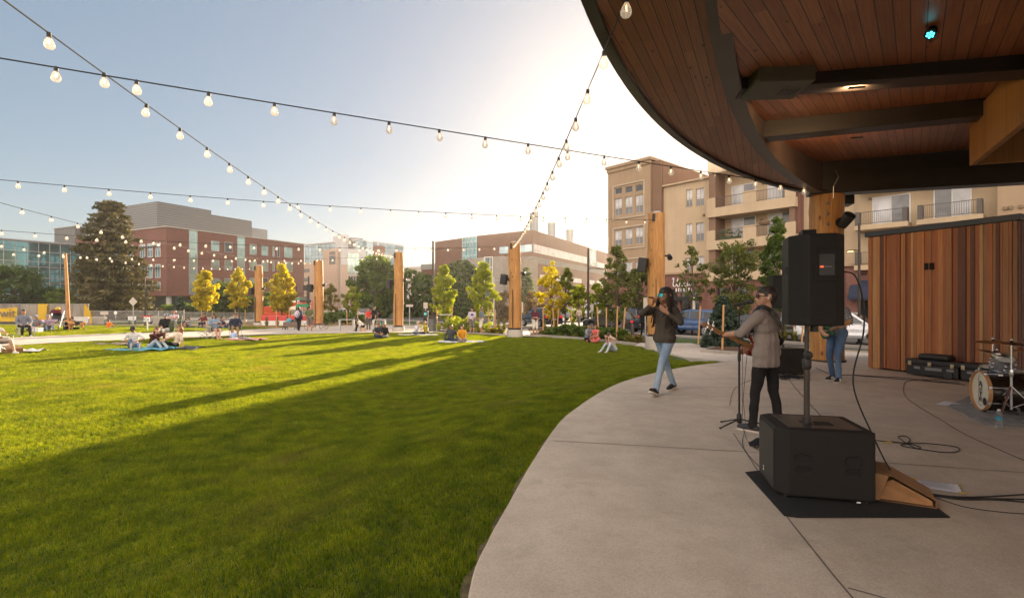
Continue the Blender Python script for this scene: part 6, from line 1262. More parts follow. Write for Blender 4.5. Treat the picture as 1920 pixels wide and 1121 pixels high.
    if hair in ('short','cap','long','bun','beanie','pony'):
        B(c0+hup*.045*k-hf*.02*k,c0+hup*.03*k-hf*.045*k,.088,.083); B(c0-hup*.01*k-hf*.055*k,c0+hup*.03*k-hf*.05*k,.062,.075); B(c0+hup*.062*k+hf*.028*k,c0+hup*.065*k-hf*.02*k,.066,.078)
    if hair=='long' or hair=='pony':
        for s_ in (1,-1):
            if hair=='long': B(c0+hup*.01*k+hl*.07*s_*k-hf*.03*k,c0-hup*.19*k+hl*.075*s_*k-hf*.035*k,.036,.030)
        B(c0-hf*.075*k,c0-hup*.24*k-hf*.075*k,.062,.040)
    if hair=='bun': B(c0+hup*.09*k-hf*.085*k,c0+hup*.095*k-hf*.09*k,.045,.045)
    if hp_: remesh(hp_,.016 if lod else .010,'hair',[HAIR[hc]],['h'],o,2)
    if hair in ('cap','beanie'):
        cp_=[(c0+hup*.055*k-hf*.015*k,c0+hup*.045*k-hf*.03*k,.098*k,.096*k,'h')]
        cm=M('cap_%s'%hc,{'black':(.02,.02,.022),'brown':(.16,.12,.09),'blond':(.45,.42,.36),'grey':(.10,.13,.20),'red':(.25,.25,.27),'auburn':(.2,.2,.2)}[hc],.8,var=.15)
        ob=remesh(cp_,.014,'cap',[cm],['h'],o,2)
        if hair=='cap':
            mb=MB(); c1=c0+hup*.045*k+hf*.065*k; mb.grid(lambda a,b:c1+hf*(.10*k*a*(1-(2*b-1)**2*.35))+hl*((b-.5)*.16*k)-hup*(.02*k*a+.03*k*(2*b-1)**2),4,8); mb.grid(lambda a,b:c1+hf*(.10*k*a*(1-(2*b-1)**2*.35))+hl*((b-.5)*.16*k)-hup*(.02*k*a+.03*k*(2*b-1)**2+.008*k),4,8); mb.build('cap_brim',cm,o,smooth=True)
    mb=MB()
    for s_ in (1,-1): e=MB(); e.ell(c0+hup*.006*k+hf*.086*k+hl*.032*s_*k,(.011*k,.011*k,.008*k),8,6); e.build('eye',m_eye,o)
    info=dict(o=o,k=k0,hk=k,head=c0,hup=hup,hf=hf,hl=hl,neck=nk,P=P,u=u,l=l,fw=fw,sh=sh,T=T,**anchors)
    if extra: extra(info)
    return info
def glasses(i,mat,r=.030):
    c=i['head']; k=i['hk']; mb=MB()
    for s_ in (1,-1):
        q=(i['hf']+i['hl']*s_*.25).normalized().to_track_quat('Z','Y').to_matrix().to_4x4(); mb.lathe([(.001,0),(r*k,0),(r*k,.006*k),(.001,.008*k)],14,Matrix.Translation(c+i['hup']*.008*k+i['hf']*.094*k+i['hl']*.034*s_*k) @ q)
        mb.tube([c+i['hup']*.014*k+i['hf']*.09*k+i['hl']*.06*s_*k,c+i['hup']*.012*k-i['hf']*.02*k+i['hl']*.094*s_*k],.003,5)
    mb.tube([c+i['hup']*.016*k+i['hf']*.10*k-i['hl']*.012*k,c+i['hup']*.016*k+i['hf']*.10*k+i['hl']*.012*k],.003,5); return mb.build('sunglasses',mat,i['o'],smooth=True)
m_shade=M('sunglass_dark',(.012,.012,.014),.1,var=0)
SITF=dict(P=(0,0,.13),lean=-12,feet=[(.13,.80,.07),(-.13,.80,.07)],knees=[(.2,.6,1.2),(-.2,.6,1.2)],toes=[(.05,.3,1),(-.05,.3,1)],hands=[(.12,.35,.30),(-.12,.35,.30)])
SITX=dict(P=(0,0,.13),lean=14,feet=[(-.10,.36,.09),(.10,.30,.09)],knees=[(.9,.3,.2),(-.9,.3,.2)],toes=[(-1,.3,0),(1,.3,0)],hands=[(.10,.32,.28),(-.10,.32,.28)])
SITK=dict(P=(0,0,.13),lean=8,feet=[(.13,.55,.075),(-.13,.50,.075)],knees=[(.15,.4,1.5),(-.15,.4,1.5)],hands=[(.12,.40,.42),(-.12,.40,.42)])
CHAIR=dict(P=(0,0,.50),lean=-14,feet=[(.14,.52,.075),(-.14,.50,.075)],knees=[(.15,1.2,1.0),(-.15,1.2,1.0)],hands=[(.18,.30,.60),(-.18,.30,.60)])
STAND=dict()
def mix_(a,**k): d=dict(a); d.update(k); return d
def per(label,px,py,face,pose,z=0.0,**k): 
    return person(label,G(px,py,z),face,**mix_(pose,**k))
LAP=dict()
C=lambda n,*c,**k:(n,c)
navyt=('navy',(.025,.032,.055)); blackc=('black',(.014,.014,.015)); whitec=('white',(.66,.64,.62)); greyc=('grey',(.24,.24,.26)); jeans=('jeans_mid',(.09,.13,.22),.2,5,'denim',(.20,.26,.36)); khaki=('khaki',(.30,.20,.10)); darkj=('jeans_dark',(.03,.045,.09),.2,5,'denim',(.06,.09,.15)); denimj=('denim_jacket',(.20,.27,.36),.2,6); olive=('olive',(.10,.115,.06)); shortg=('short_grey',(.17,.15,.14)); cream=('cream',(.62,.50,.40)); wshort=('short_white',(.66,.62,.56))
# --- far left crowd
per('person in pale grey T-shirt lounging in a folding chair at the left picture edge',-6,663,78,mix_(CHAIR,lean=-28,P=(0,0,.46),feet=[(.12,.62,.075),(-.10,.46,.60)],knees=[(.12,1.2,.9),(-.7,.6,.7)],toes=[(0,1,0),(.3,1,.2)],hands=[(.05,.42,.68),(-.30,.25,.62)]),skin='tan',hair='long',hc='blond',top=('tee_pale',(.46,.42,.42)),bottom=('short_tan',(.45,.38,.33)),leg=.45,shoe=(.6,.58,.55),headyaw=10)
per('person in grey sweatshirt and black trousers sitting on the metal chair by the path',44,631,55,mix_(CHAIR,lean=-5),skin='brown',hair='short',hc='black',top=('sweat_grey',(.17,.18,.22)),sleeve=1,bottom=blackc,shoe=(.5,.5,.5),headyaw=20)
per('person in blue cap and patterned teal shirt sitting on the grass by the white cooler',68,622,40,mix_(SITX,lean=4),hair='cap',hc='grey',top=('teal_pattern',(.05,.20,.28),.2,9,'blotch',(.3,.12,.08)),bottom=darkj)
per('person in cap and lavender top sitting sideways on the grass beside the pushchair',87,621,60,mix_(SITK,lean=18),hair='cap',hc='red',top=('lavender',(.38,.30,.44)),bottom=('legging_blue',(.22,.26,.36)),shoe=(.4,.4,.45))
per('person in black crouching on the grass behind the dog',127,620,70,mix_(SITX,lean=34),hair='long',hc='brown',top=blackc,bottom=blackc,sleeve=.3,headpitch=20)
per('small child in an orange shirt sitting on the grass with back turned',203,617.5,165,mix_(SITX,lean=4),ht=1.12,hair='short',hc='black',skin='tan',top=('orange',(.75,.16,.02)),bottom=greyc)
def bpack(i,mat=None):
    b=i['P']+i['u']*.30*i['k']-i['fw']*.20*i['k']; ob=remesh([(b+i['u']*.12,b-i['u']*.12,.13,.15,'h'),(b+i['l']*.08,b-i['l']*.08,.14,.14,'h')],.02,'backpack',[mat or M('pack_navy',(.03,.045,.10),.8,var=.2)],['h'],i['o'],2)
per('person with a navy backpack and grey T-shirt sitting beyond the camp chair',283,608,115,mix_(SITK,lean=6),hair='short',hc='black',top=('tee_grey2',(.30,.33,.40)),bottom=darkj,extra=bpack)
per('man in black zip jacket, cap and pale shorts in a camp chair',309,637,15,mix_(CHAIR,lean=-10,hands=[(.05,.34,.66),(-.05,.34,.66)]),hair='cap',hc='grey',top=blackc,sleeve=1,bottom=wshort,leg=.5,shoe=(.6,.58,.55),headpitch=15)
def baby(i): b=i['P']+i['fw']*.26*i['k']+i['u']*.30*i['k']; remesh([(b,b+i['l']*.14,.09,.08,'h'),(b+i['l']*.2+i['u']*.05,b+i['l']*.22+i['u']*.06,.075,.07,'h')],.02,'bundle',[cloth('bundle',(.62,.58,.58),.2,9,'blotch',(.5,.1,.08))],['h'],i['o'],2)
per('woman with brown hair holding a white bundle, seated behind the man in black',326,620,10,mix_(CHAIR,hands=[(.10,.30,.78),(-.12,.28,.80)],elbows=[(.5,-.1,.7),(-.5,-.1,.7)]),hair='long',hc='auburn',top=('tee_whiteblue',(.55,.56,.62),.2,9,'blotch',(.06,.08,.16)),bottom=blackc,extra=baby)
# --- trio on the blue blanket
per('man in white T-shirt and dark cap sitting on the blue blanket',250,653,40,mix_(SITF,lean=12,feet=[(.16,.84,.09),(-.10,.70,.09)],hands=[(.14,.34,.32),(-.14,.30,.32)]),hair='cap',hc='black',skin='tan',top=whitec,bottom=jeans,shoe=(.55,.48,.42),headyaw=-35,headpitch=12)
per('woman in burgundy jacket with reddish hair sitting on the blue blanket',286,654,70,mix_(SITK,lean=22,feet=[(.10,.72,.075),(-.10,.66,.075)],hands=[(.05,.60,.42),(-.12,.55,.40)]),hair='long',hc='red',skin='pale',top=('burgundy',(.075,.022,.02),.4,16),sleeve=1,bottom=('jeans_pale',(.34,.40,.46),.2,5,'denim',(.5,.55,.6)),shoe=(.03,.03,.03),soft=True)
per('woman in cream T-shirt and black leggings leaning back on her arm',330,652,-48,mix_(SITF,lean=-16,feet=[(.22,.62,.08),(.0,.80,.07)],knees=[(.9,.5,.5),(-.4,.6,1.2)],hands=[(.36,-.20,.05),(-.22,.40,.32)],elbows=[(.6,-.3,.4),(-.5,.1,.2)]),hair='long',hc='auburn',top=cream,bottom=blackc,shoe=(.05,.16,.18),headyaw=-15,headpitch=10)
# --- second row
per('man in lilac grey T-shirt sitting on the grass beside the woman with the bundle',356,616,-35,mix_(SITK,lean=10),hair='short',hc='black',skin='tan',top=('lilac',(.42,.38,.44)),bottom=shortg,leg=.5)
per('man in white cap and navy top sitting left of the lilac T-shirt',340,616,25,mix_(SITK,lean=4),hair='cap',hc='blond',top=navyt,sleeve=1,bottom=khaki)
per('man in dark red checked shirt sitting on a low seat before the golden tree',381,616,10,mix_(CHAIR,P=(0,0,.42)),hair='short',hc='black',top=('red_plaid',(.16,.025,.025),.2,9,'plaid',(.05,.01,.015)),sleeve=.7,bottom=darkj)
per('toddler in a bright red top sitting at the checked shirt man\'s knees',388,617,0,mix_(SITK,lean=0),ht=1.05,hair='short',hc='brown',top=('red_bright',(.50,.05,.04)),bottom=greyc)
def shadesx(i): glasses(i,m_shade)
per('woman in denim jacket and sunglasses with bare legs in a camp chair',403,635,48,mix_(CHAIR,feet=[(.05,.52,.075),(-.06,.56,.075)],hands=[(.08,.28,.86),(-.12,.28,.80)],elbows=[(.5,.0,.6),(-.5,.0,.6)]),hair='long',hc='black',skin='light',top=denimj,sleeve=.95,bottom=('dress_black',(.03,.03,.03),.2,9,'blotch',(.2,.2,.18)),leg=.25,shoe=(.45,.28,.2),extra=shadesx)
per('dark haired woman sitting on the grass behind the denim jacket',415,616,40,mix_(SITX),hair='long',hc='black',top=('plum',(.10,.05,.07)),bottom=darkj)
per('man in a white shirt sitting on the grass behind the tan trousers',425,615.5,20,mix_(SITK,lean=6),hair='short',hc='brown',top=whitec,sleeve=.9,bottom=darkj)
per('man in navy shirt and tan trousers in a camp chair holding a cup',441,632,28,mix_(CHAIR,hands=[(.34,.36,.70),(-.16,.30,.64)]),hair='short',hc='brown',skin='tan',top=navyt,sleeve=1,bottom=khaki,shoe=(.04,.04,.04),headyaw=15)
per('toddler in pale blue top sitting on the red chequered blanket',438,637,-150,mix_(SITX,lean=14),ht=.95,hair='short',hc='blond',skin='pale',top=('baby_blue',(.35,.46,.72)),bottom=('pale_trousers',(.5,.5,.48)))
per('brown haired child lying on the red chequered blanket',466,637.5,-95,dict(P=(0,0,.12),lean=80,feet=[(.10,-.85,.08),(-.10,-.8,.08)],knees=[(.1,-.4,-1),(-.1,-.4,-1)],toes=[(0,-1,-.2),(0,-1,-.2)],hands=[(.2,.75,.06),(-.2,.75,.06)]),ht=1.05,hair='long',hc='brown',top=greyc,bottom=greyc,headpitch=-50)
# --- walkers
def rag(i): pass
per('woman in a navy sleeved pale top and black leggings walking away',560,621,172,dict(feet=[(.09,.12,.075),(-.09,-.12,.08)],hands=[(.26,-.05,.84),(-.26,.08,.84)]),ht=1.70,w=1.18,hair='long',hc='black',top=('raglan_navy',(.05,.055,.12)),sleeve=1,bottom=blackc,shoe=(.05,.05,.05),extra=lambda i: bpack(i,cloth('pack_pale',(.55,.50,.54),.15,9,'blotch',(.25,.2,.3))))
per('man in olive T-shirt and grey shorts walking beside the bicycle',580,621,178,dict(feet=[(.10,-.10,.08),(-.10,.12,.075)],hands=[(.28,.0,.84),(-.30,.18,.98)]),ht=1.80,w=1.1,hair='short',hc='brown',skin='tan',top=olive,sleeve=.4,bottom=shortg,leg=.5,shoe=(.12,.08,.06))
# --- at the middle log column
per('woman in white top bending forward on a low seat by the rail',681,622.5,-62,mix_(CHAIR,P=(0,0,.42),lean=42,hands=[(.10,.48,.40),(-.12,.44,.42)]),hair='long',hc='black',skin='tan',top=whitec,sleeve=.6,bottom=blackc,leg=1,shoe=(.4,.3,.25),headpitch=25)
per('woman in a red tank top with long brown hair standing by the large green tree',691,619,12,dict(hands=[(.10,.22,1.02),(-.25,.06,.84)]),ht=1.66,hair='long',hc='auburn',top=('red_tank',(.55,.05,.04)),sleeve=0.08,bottom=('grey_pants',(.10,.09,.10)),shoe=(.06,.05,.05))
per('man in a black T-shirt and shorts standing beside the red tank top',702,619.5,-30,dict(hands=[(.24,.16,.86),(-.16,.22,.95)]),ht=1.78,w=1.1,hair='short',hc='brown',skin='tan',top=blackc,sleeve=.4,bottom=blackc,leg=.5,headyaw=-20)
per('child in black with a teal bag sitting behind the seated friends',717,621,0,mix_(CHAIR,P=(0,0,.40)),ht=1.35,hair='short',hc='black',top=('black_teal',(.02,.02,.02),.2,9,'blotch',(.03,.35,.32)),bottom=blackc)
per('man in dark grey T-shirt sitting on the lawn left of the middle log column',707,633.5,50,mix_(SITX,lean=14,hands=[(.10,.36,.22),(-.22,.34,.28)]),skin='tan',hair='short',hc='brown',top=('char_grey',(.055,.06,.075)),sleeve=.45,bottom=darkj,headyaw=10,headpitch=10)
per('woman in a black T-shirt with auburn hair sitting on the lawn by the middle column',724,633.5,-28,mix_(SITX,lean=16,hands=[(.26,.30,.10),(-.10,.34,.25)]),hair='long',hc='auburn',top=blackc,sleeve=.5,bottom=('sage',(.20,.21,.17)),headyaw=-25)
per('grey haired person in a white shirt sitting by the yellow top',779,627.5,62,mix_(SITX,lean=18,hands=[(.05,.46,.36),(-.08,.42,.34)]),hair='short',hc='grey',skin='light',top=('white_shirt',(.58,.58,.66)),sleeve=.95,bottom=darkj,shoe=(.5,.5,.5))
per('woman in a yellow green top with long auburn hair near the litter bin',799,627.5,-40,mix_(SITX,lean=10,hands=[(.10,.36,.40),(-.05,.38,.42)]),hair='long',hc='auburn',top=('chartreuse',(.42,.36,.02)),sleeve=.9,bottom=blackc)
per('man in a charcoal long sleeved top sitting on the white blanket',846,640.5,5,mix_(SITX,lean=-8,hands=[(.30,-.10,.10),(-.36,-.02,.08)]),hair='short',hc='brown',skin='tan',top=('charcoal_top',(.045,.05,.06)),sleeve=1,bottom=navyt,headpitch=5)
per('person in a mustard top sitting on the white blanket',867,640.5,-10,mix_(SITX,lean=4,hands=[(.22,.34,.16),(-.05,.36,.22)]),hair='bun',hc='brown',top=('mustard',(.52,.24,.02)),sleeve=.6,bottom=shortg,headyaw=-35)
def logo(i): 
    b=i['P']+i['u']*.34*i['k']+i['fw']*.112*i['k']; q=i['fw'].to_track_quat('Z','Y').to_matrix().to_4x4(); MB().lathe([(.045,0),(.09,.0),(.09,.012),(.045,.012)],18,Matrix.Translation(b) @ q).build('shirt_print',M('print_purple',(.10,.06,.28),.8),i['o'])
per('man in a pale T-shirt with a round purple print and grey shorts, standing',885,626,8,dict(hands=[(.06,.26,1.08),(-.27,.03,.82)],elbows=[(.5,-.1,.9),(-.45,-.35,1.0)]),ht=1.76,w=1.16,hair='short',hc='brown',top=('tee_pale2',(.50,.46,.52)),sleeve=.5,bottom=shortg,leg=.5,shoe=(.12,.1,.1),extra=logo)
per('man in a slate blue T-shirt and white shorts standing turned to his friend',903,626,-62,dict(hands=[(.18,.20,.98),(-.16,.22,1.0)]),ht=1.80,w=1.04,hair='short',hc='black',skin='tan',top=('slate',(.14,.17,.22)),sleeve=.45,bottom=wshort,leg=.5,shoe=(.08,.08,.08))
per('man in a maroon T-shirt and white shorts standing with arms folded',1003,630,10,dict(hands=[(-.10,.24,1.14),(.12,.22,1.10)],elbows=[(.5,.05,1.0),(-.5,.05,1.0)]),ht=1.80,w=1.14,hair='short',hc='red',skin='light',top=('maroon',(.10,.025,.035)),sleeve=.5,bottom=wshort,leg=.5,shoe=(.35,.22,.17),extra=shadesx)
per('person in grey sleeves with a dark bag sitting on the kerb',1101,642,45,mix_(SITX,lean=8,P=(0,0,.20),hands=[(.05,.38,.45),(-.12,.34,.40)]),hair='short',hc='black',skin='tan',top=('grey_sleeve',(.22,.23,.27)),sleeve=1,bottom=blackc,shoe=(.3,.22,.18))
per('woman in a red dress sitting on the kerb beside the grey sleeves',1119,643,-55,mix_(SITX,lean=10,P=(0,0,.20),hands=[(.08,.38,.34),(-.10,.36,.32)]),hair='long',hc='brown',skin='tan',top=('red_dress',(.52,.06,.06),.2,9,'blotch',(.62,.25,.2)),sleeve=.12,bottom=('red_dress',(.52,.06,.06)),leg=.7,shoe=(.03,.03,.03))
per('girl in pale jeans sitting alone on the shaded grass looking at her phone',1150,660,-52,mix_(SITK,lean=18,feet=[(.16,.60,.075),(-.12,.66,.075)],hands=[(.05,.34,.46),(-.08,.34,.46)]),hair='long',hc='brown',skin='light',top=('blush',(.52,.38,.33)),sleeve=.4,bottom=('jeans_pale',(.34,.40,.46),.2,5,'denim',(.5,.55,.6)),shoe=(.55,.5,.47),headpitch=32)
per('passer-by in dark clothes and pale shoes half hidden by the large log column',1206,633,20,dict(feet=[(.09,.14,.075),(-.09,-.12,.08)]),hair='short',hc='black',top=blackc,sleeve=1,bottom=blackc,shoe=(.6,.58,.55))
per('passer-by in a pale top on the far pavement beyond the parked cars',1086,613,-30,dict(feet=[(.09,.14,.075),(-.09,-.12,.08)]),hair='short',hc='brown',top=cream,bottom=('short_sage',(.2,.2,.16)),leg=.5)

# ---------------------------------------------------------------- performers
m_mirror=M('mirror_lens_teal',(.03,.42,.42),.12,.6,var=0)
def singer_x(i):
    o=i['o']; k=i['hk']; glasses(i,m_mirror,.027); h,u_,f,l=i['head'],i['hup'],i['hf'],i['hl']; rr=random.Random(3); mb=[]
    pr=[(h+u_*.05*k-f*.02*k,h+u_*.03*k-f*.045*k,.095*k,.09*k,'h'),(h+u_*.065*k+f*.03*k,h+u_*.07*k-f*.02*k,.07*k,.085*k,'h'),(h-u_*.02*k-f*.06*k,h+u_*.03*k-f*.05*k,.07*k,.08*k,'h')]; remesh(pr,.01,'hair',[HAIR['black']],['h'],o,2)
    dm=MB()
    for n_ in range(46):                            # dreadlocks, each a wavy tapering rope from the scalp to the chest or back
        a=-1.95+3.9*n_/45; rad=l*math.sin(a)+f*-math.cos(a); front=abs(a)>1.4; side_=1 if math.sin(a)>0 else -1
        s0=h+u_*(.075-.02*rr.random())*k+rad*.060*k; s1=h+u_*.0*k+rad*(.098+.012*rr.random())*k; L=.40+.14*rr.random()
        s2=h-u_*.17*k+rad*(.115+.03*rr.random())*k+l*side_*.02*k; s3=i['neck']-V((0,0,1))*(L-.22)*k+rad*(.13+.04*rr.random())*k+(i['fw']*(.125*k) if front else (V((0,0,0)) if abs(a)>1.0 else -i['fw']*.06*k))
        pts=[]; 
        for q in range(15):
            t_=q/14; c=((1-t_)**3*s0+3*(1-t_)**2*t_*s1+3*(1-t_)*t_**2*s2+t_**3*s3); pts.append(c+V((math.sin(q*1.9+n_)*.006,math.cos(q*1.6+n_*2)*.006,0)))
        dm.tube(pts,[.0125*k*(1-.35*q/14)*(1+.12*math.sin(q*2.3+n_)) for q in range(15)],6)
    dm.build('dreadlocks',M('dread_brown',(.030,.018,.013),.75,var=.5,scale=60,bump=.5),o,smooth=60)
    bd=remesh([(h-u_*.085*k+f*.062*k,h-u_*.06*k+f*.05*k+l*.03*k,.021*k,.018*k,'h'),(h-u_*.085*k+f*.056*k,h-u_*.06*k+f*.045*k-l*.03*k,.021*k,.018*k,'h')],.009,'beard',[HAIR['black']],['h'],o,2)
    w_=i['wrist0']; dd=(w_-i['T']((.37,-.02,1.16))).normalized(); q=dd.to_track_quat('Z','Y').to_matrix().to_4x4(); MB().lathe([(.033,-.05),(.036,-.045),(.036,-.025),(.033,-.02)],14,Matrix.Translation(w_) @ q).build('wrist_watch',M('watch_dark',(.05,.05,.055),.3,.5,.1),o,smooth=True)
    mb=MB(); mb.tube([i['neck']+i['fw']*.06*k+i['l']*.05*k,i['neck']-i['u']*.14*k+i['fw']*.125*k,i['neck']+i['fw']*.06*k-i['l']*.05*k],.003,5); mb.build('necklace',m_steel,o)
def singer():
    p=G(1247,735.5,STAGE)
    return person('singer with long dreadlocks and mirrored sunglasses striding across the stage with a microphone',p,-47,ht=1.83,P=(0,0.02,.905),lean=-3,side=0,headyaw=-20,headpitch=-6,
      hands=[(.145,.185,1.335),(-.065,.285,1.475)],elbows=[(.75,-.12,.95),(-.75,.30,.95)],feet=[(.07,.40,.105),(-.055,-.36,.10)],knees=[(.10,1.5,.7),(-.06,1.2,.5)],toes=[(.05,1,.34),(-.05,1,-.16)],
      handdirs=[(-.72,.12,.55),(.10,-.10,.55)],palms=[(-.1,-1,.0),(.5,-.15,.0)],curl=(.16,.95),skin='brown',hair='none',hc='black',top=('henley_brown',(.060,.050,.040),.35,5),sleeve=.86,bottom=('jeans_wash',(.17,.25,.37),.2,4,'denim',(.42,.50,.58)),shoe=(.018,.016,.016),w=1.03,hemz=.03,headk=1.16,lod=0,voxel=.0085,extra=singer_x,soft=True,fold=.006)
si=singer()
def sole(i,idx,tdir):
    an=i['ankle%d'%idx]; t_=i['T'](tdir).normalized(); up=(V((0,0,1))-t_*t_.z).normalized(); s_=t_.cross(up); k=i['k']; mb=MB(); c=an-up*.075*k; pts=[(-.085,.028),(-.06,.040),(.04,.038),(.12,.046),(.17,.036),(.195,.012)]; ring=[(a,b) for a,b in pts]+[(a,-b) for a,b in pts[::-1]]; n=len(ring); vs=[c+t_*a*k+s_*b*k-up*.012*k for a,b in ring]+[c+t_*a*k+s_*b*k+up*.014*k for a,b in ring]
    mb.add(vs,[tuple(range(n-1,-1,-1)),tuple(range(n,2*n))]+[(j,(j+1)%n,n+(j+1)%n,n+j) for j in range(n)]); mb.build('shoe_sole',M('sole_cream',(.58,.52,.44),.7,var=.08),i['o'],bevel=.004)
sole(si,0,(.05,1,.34)); sole(si,1,(-.05,1,-.16))
def mic(label,a,b,cord=None):
    a,b=V(a),V(b); d=(b-a); L=d.length; q=d.to_track_quat('Z','Y').to_matrix().to_4x4(); o=thing('microphone',label,'microphone',a); MB().lathe([(.010,0),(.012,.004),(.018,L*.72),(.024,L*.76),(.024,L*.78)],14,q).build('handle',m_black,o,smooth=True); MB().lathe([(.024,L*.78),(.027,L*.84),(.025,L*.93),(.014,L),(.001,L+.002)],14,q).build('grille',M('mic_mesh',(.10,.10,.105),.5,.7,.4,120),o,smooth=True); return o
o=si['o']; mw=Matrix.Translation(o.location) @ Matrix.Rotation(o.rotation_euler.z,4,'Z'); mth=mw @ (si['head']-si['hup']*.05*si['k']+si['hf']*.125*si['k']); hd_=mw @ (si['wrist1']+si['T']((.10,-.10,.55)).normalized()*.085)
dv=(hd_-mth); dv=(V((hd_.x,hd_.y,mth.z-.005))-mth).normalized(); mic('black handheld microphone at the singer\'s mouth',mth+(V((-.86,-.42,.10))).normalized()*.225,mth)
# --- bassist, seen from behind
def bass_x(i):
    o=i['o']; k=i['hk']; h,u_,f,l=i['head'],i['hup'],i['hf'],i['hl']; glasses(i,m_shade,.027)
    pr=[(h+u_*.034*k-f*.018*k,h+u_*.026*k-f*.036*k,.0915*k,.088*k,'h'),(h-u_*.03*k-f*.055*k,h+u_*.0*k-f*.05*k,.052*k,.070*k,'h'),(h+u_*.055*k+f*.020*k,h+u_*.06*k-f*.02*k,.070*k,.076*k,'h')]
    remesh(pr,.009,'hair',[M('hair_cropped',(.032,.022,.017),.65,var=.4,scale=60)],['h'],o,2)
    MB().ell(h-u_*.005*k+l*.094*k-f*.005*k,(.012,.012,.014),10,8).build('earpiece',M('earpiece_white',(.7,.68,.64),.3,var=.03),o,smooth=True)
    N_=i['neck']; P=i['P']; L_=i['l']; U_=i['u']; F_=i['fw']   # strap over the left shoulder and across the back
    pts=[P+U_*.16*k+F_*.17*k+L_*.05*k,P+U_*.34*k+F_*.145*k+L_*.10*k,P+U_*.45*k+F_*.09*k+L_*.115*k,P+U_*.525*k+F_*.0*k+L_*.115*k,P+U_*.485*k-F_*.085*k+L_*.085*k,P+U_*.40*k-F_*.122*k+L_*.02*k,P+U_*.28*k-F_*.126*k-L_*.06*k,P+U_*.15*k-F_*.10*k-L_*.15*k,P+U_*.06*k+F_*.02*k-L_*.175*k,P+U_*.06*k+F_*.13*k-L_*.12*k]
    mb=MB(); sm=[]; 
    for a in range(len(pts)-1):
        p0,p1,p2,p3=pts[max(a-1,0)],pts[a],pts[a+1],pts[min(a+2,len(pts)-1)]
        for q in range(6): t_=q/6; sm.append(.5*((2*p1)+(p2-p0)*t_+(2*p0-5*p1+4*p2-p3)*t_*t_+(3*p1-p0-3*p2+p3)*t_**3))
    vs=[]; ax=P+U_*.3*k
    for a,c in enumerate(sm):
        tg=(sm[min(a+1,len(sm)-1)]-sm[max(a-1,0)]).normalized(); nr=(c-(P+U_*((c-P).dot(U_)))).normalized(); nr=(nr+U_*.6*max(0,((c-P).dot(U_)-.45*k)/.08/k)).normalized(); sd=tg.cross(nr).normalized()*.026; vs+=[c-sd+nr*.004,c+sd+nr*.004,c+sd+nr*.010,c-sd+nr*.010]
    mb.add(vs,[f_ for a in range(len(sm)-1) for f_ in ((4*a,4*a+1,4*a+5,4*a+4),(4*a+1,4*a+2,4*a+6,4*a+5),(4*a+2,4*a+3,4*a+7,4*a+6),(4*a+3,4*a,4*a+4,4*a+7))]); mb.build('guitar_strap',M('strap_leather',(.014,.013,.013),.35,var=.15),o)
    MB().lathe([(.034,-.012),(.036,0),(.034,.012)],14,Matrix.Translation(i['wrist0']) @ (i['wrist0']-i['T']((.30,.0,1.05))).to_track_quat('Z','Y').to_matrix().to_4x4()).build('wristband',m_black,o)
pb_=W(1437,0,6.05)
ba=person('bass guitarist in a grey brown shirt seen from behind at the microphone stand',(pb_.x,6.05,STAGE),-146,ht=1.735,P=(0,0,.962),lean=-1,headyaw=42,headpitch=-4,hands=[(.30,.40,1.175),(-.13,.30,1.00)],elbows=[(.62,-.10,.92),(-1.1,-.10,1.20)],feet=[(.13,.10,.08),(-.13,-.10,.08)],knees=[(.14,1.2,.5),(-.15,1.2,.5)],toes=[(.12,1,0),(-.2,1,0)],handdirs=[(.25,.75,.35),(.5,.35,-.3)],palms=[(-.3,-.2,.9),(.2,-.9,.1)],curl=(.72,.55),skin='light',hair='none',hc='black',top=('shirt_taupe',(.27,.225,.205),.14,5),sleeve=.56,bottom=('jeans_black',(.018,.017,.018),.3,6),shoe=(.03,.03,.035),w=1.08,hemz=.115,headk=1.08,lod=0,voxel=.0085,extra=bass_x,soft=True,fold=.007)
sole(ba,0,(.12,1,0)); sole(ba,1,(-.2,1,0))
mb=MB(); h_=ba; k=h_['k']; mb.grid(lambda a,b:h_['neck']-h_['u']*.015*k+h_['u']*(.05*a*k)+h_['l']*((.078-.012*a)*math.cos(b*6.2832)*k)+h_['fw']*((.078-.010*a)*math.sin(b*6.2832)*k),3,24); cl_=mb.build('shirt_collar',MATS['cloth_shirt_taupe'],ba['o'],smooth=60); cl_.modifiers.new('s','SOLIDIFY').thickness=.006
for i_,nm in ((0,(.30,.0,1.05)),):
    pass
# --- guitarist behind the loudspeaker
pg=G(1569,714,STAGE)
gt=person('guitarist in grey T-shirt and jeans half hidden behind the big loudspeaker',pg,-62,ht=1.76,P=(0,0,.945),hands=[(.26,.36,1.10),(-.12,.30,.98)],elbows=[(.6,-.1,.9),(-.8,-.25,1.0)],feet=[(.10,.10,.08),(-.11,-.06,.08)],handdirs=[(.2,.6,.4),(.5,.35,-.3)],palms=[(-.3,-.2,.9),(.2,-.9,.1)],curl=(.7,.5),skin='light',hair='short',hc='brown',top=('tee_heather',(.17,.165,.175)),sleeve=.46,bottom=('jeans_blue',(.055,.10,.19),.2,5,'denim',(.16,.24,.36)),shoe=(.015,.015,.016),lod=0,voxel=.010,fold=.005)
sole(gt,0,(.15,1,0)); sole(gt,1,(-.15,1,0))
mb=MB(); k=gt['k']
for idx,td,s_ in ((0,V((.15,-1,0)).normalized(),1),(1,V((-.15,-1,0)).normalized(),-1)):
    for q in range(3):
        c=gt['ankle%d'%idx]-V((0,0,.03))*k+td*(.03+.028*q)*k
        for sd in (1,-1): mb.obox(c+td.cross(V((0,0,1)))*sd*.043*k,(.011,.006,.055),math.atan2(td.y,td.x),0,.35)
mb.build('shoe_stripe',m_white,gt['o'])
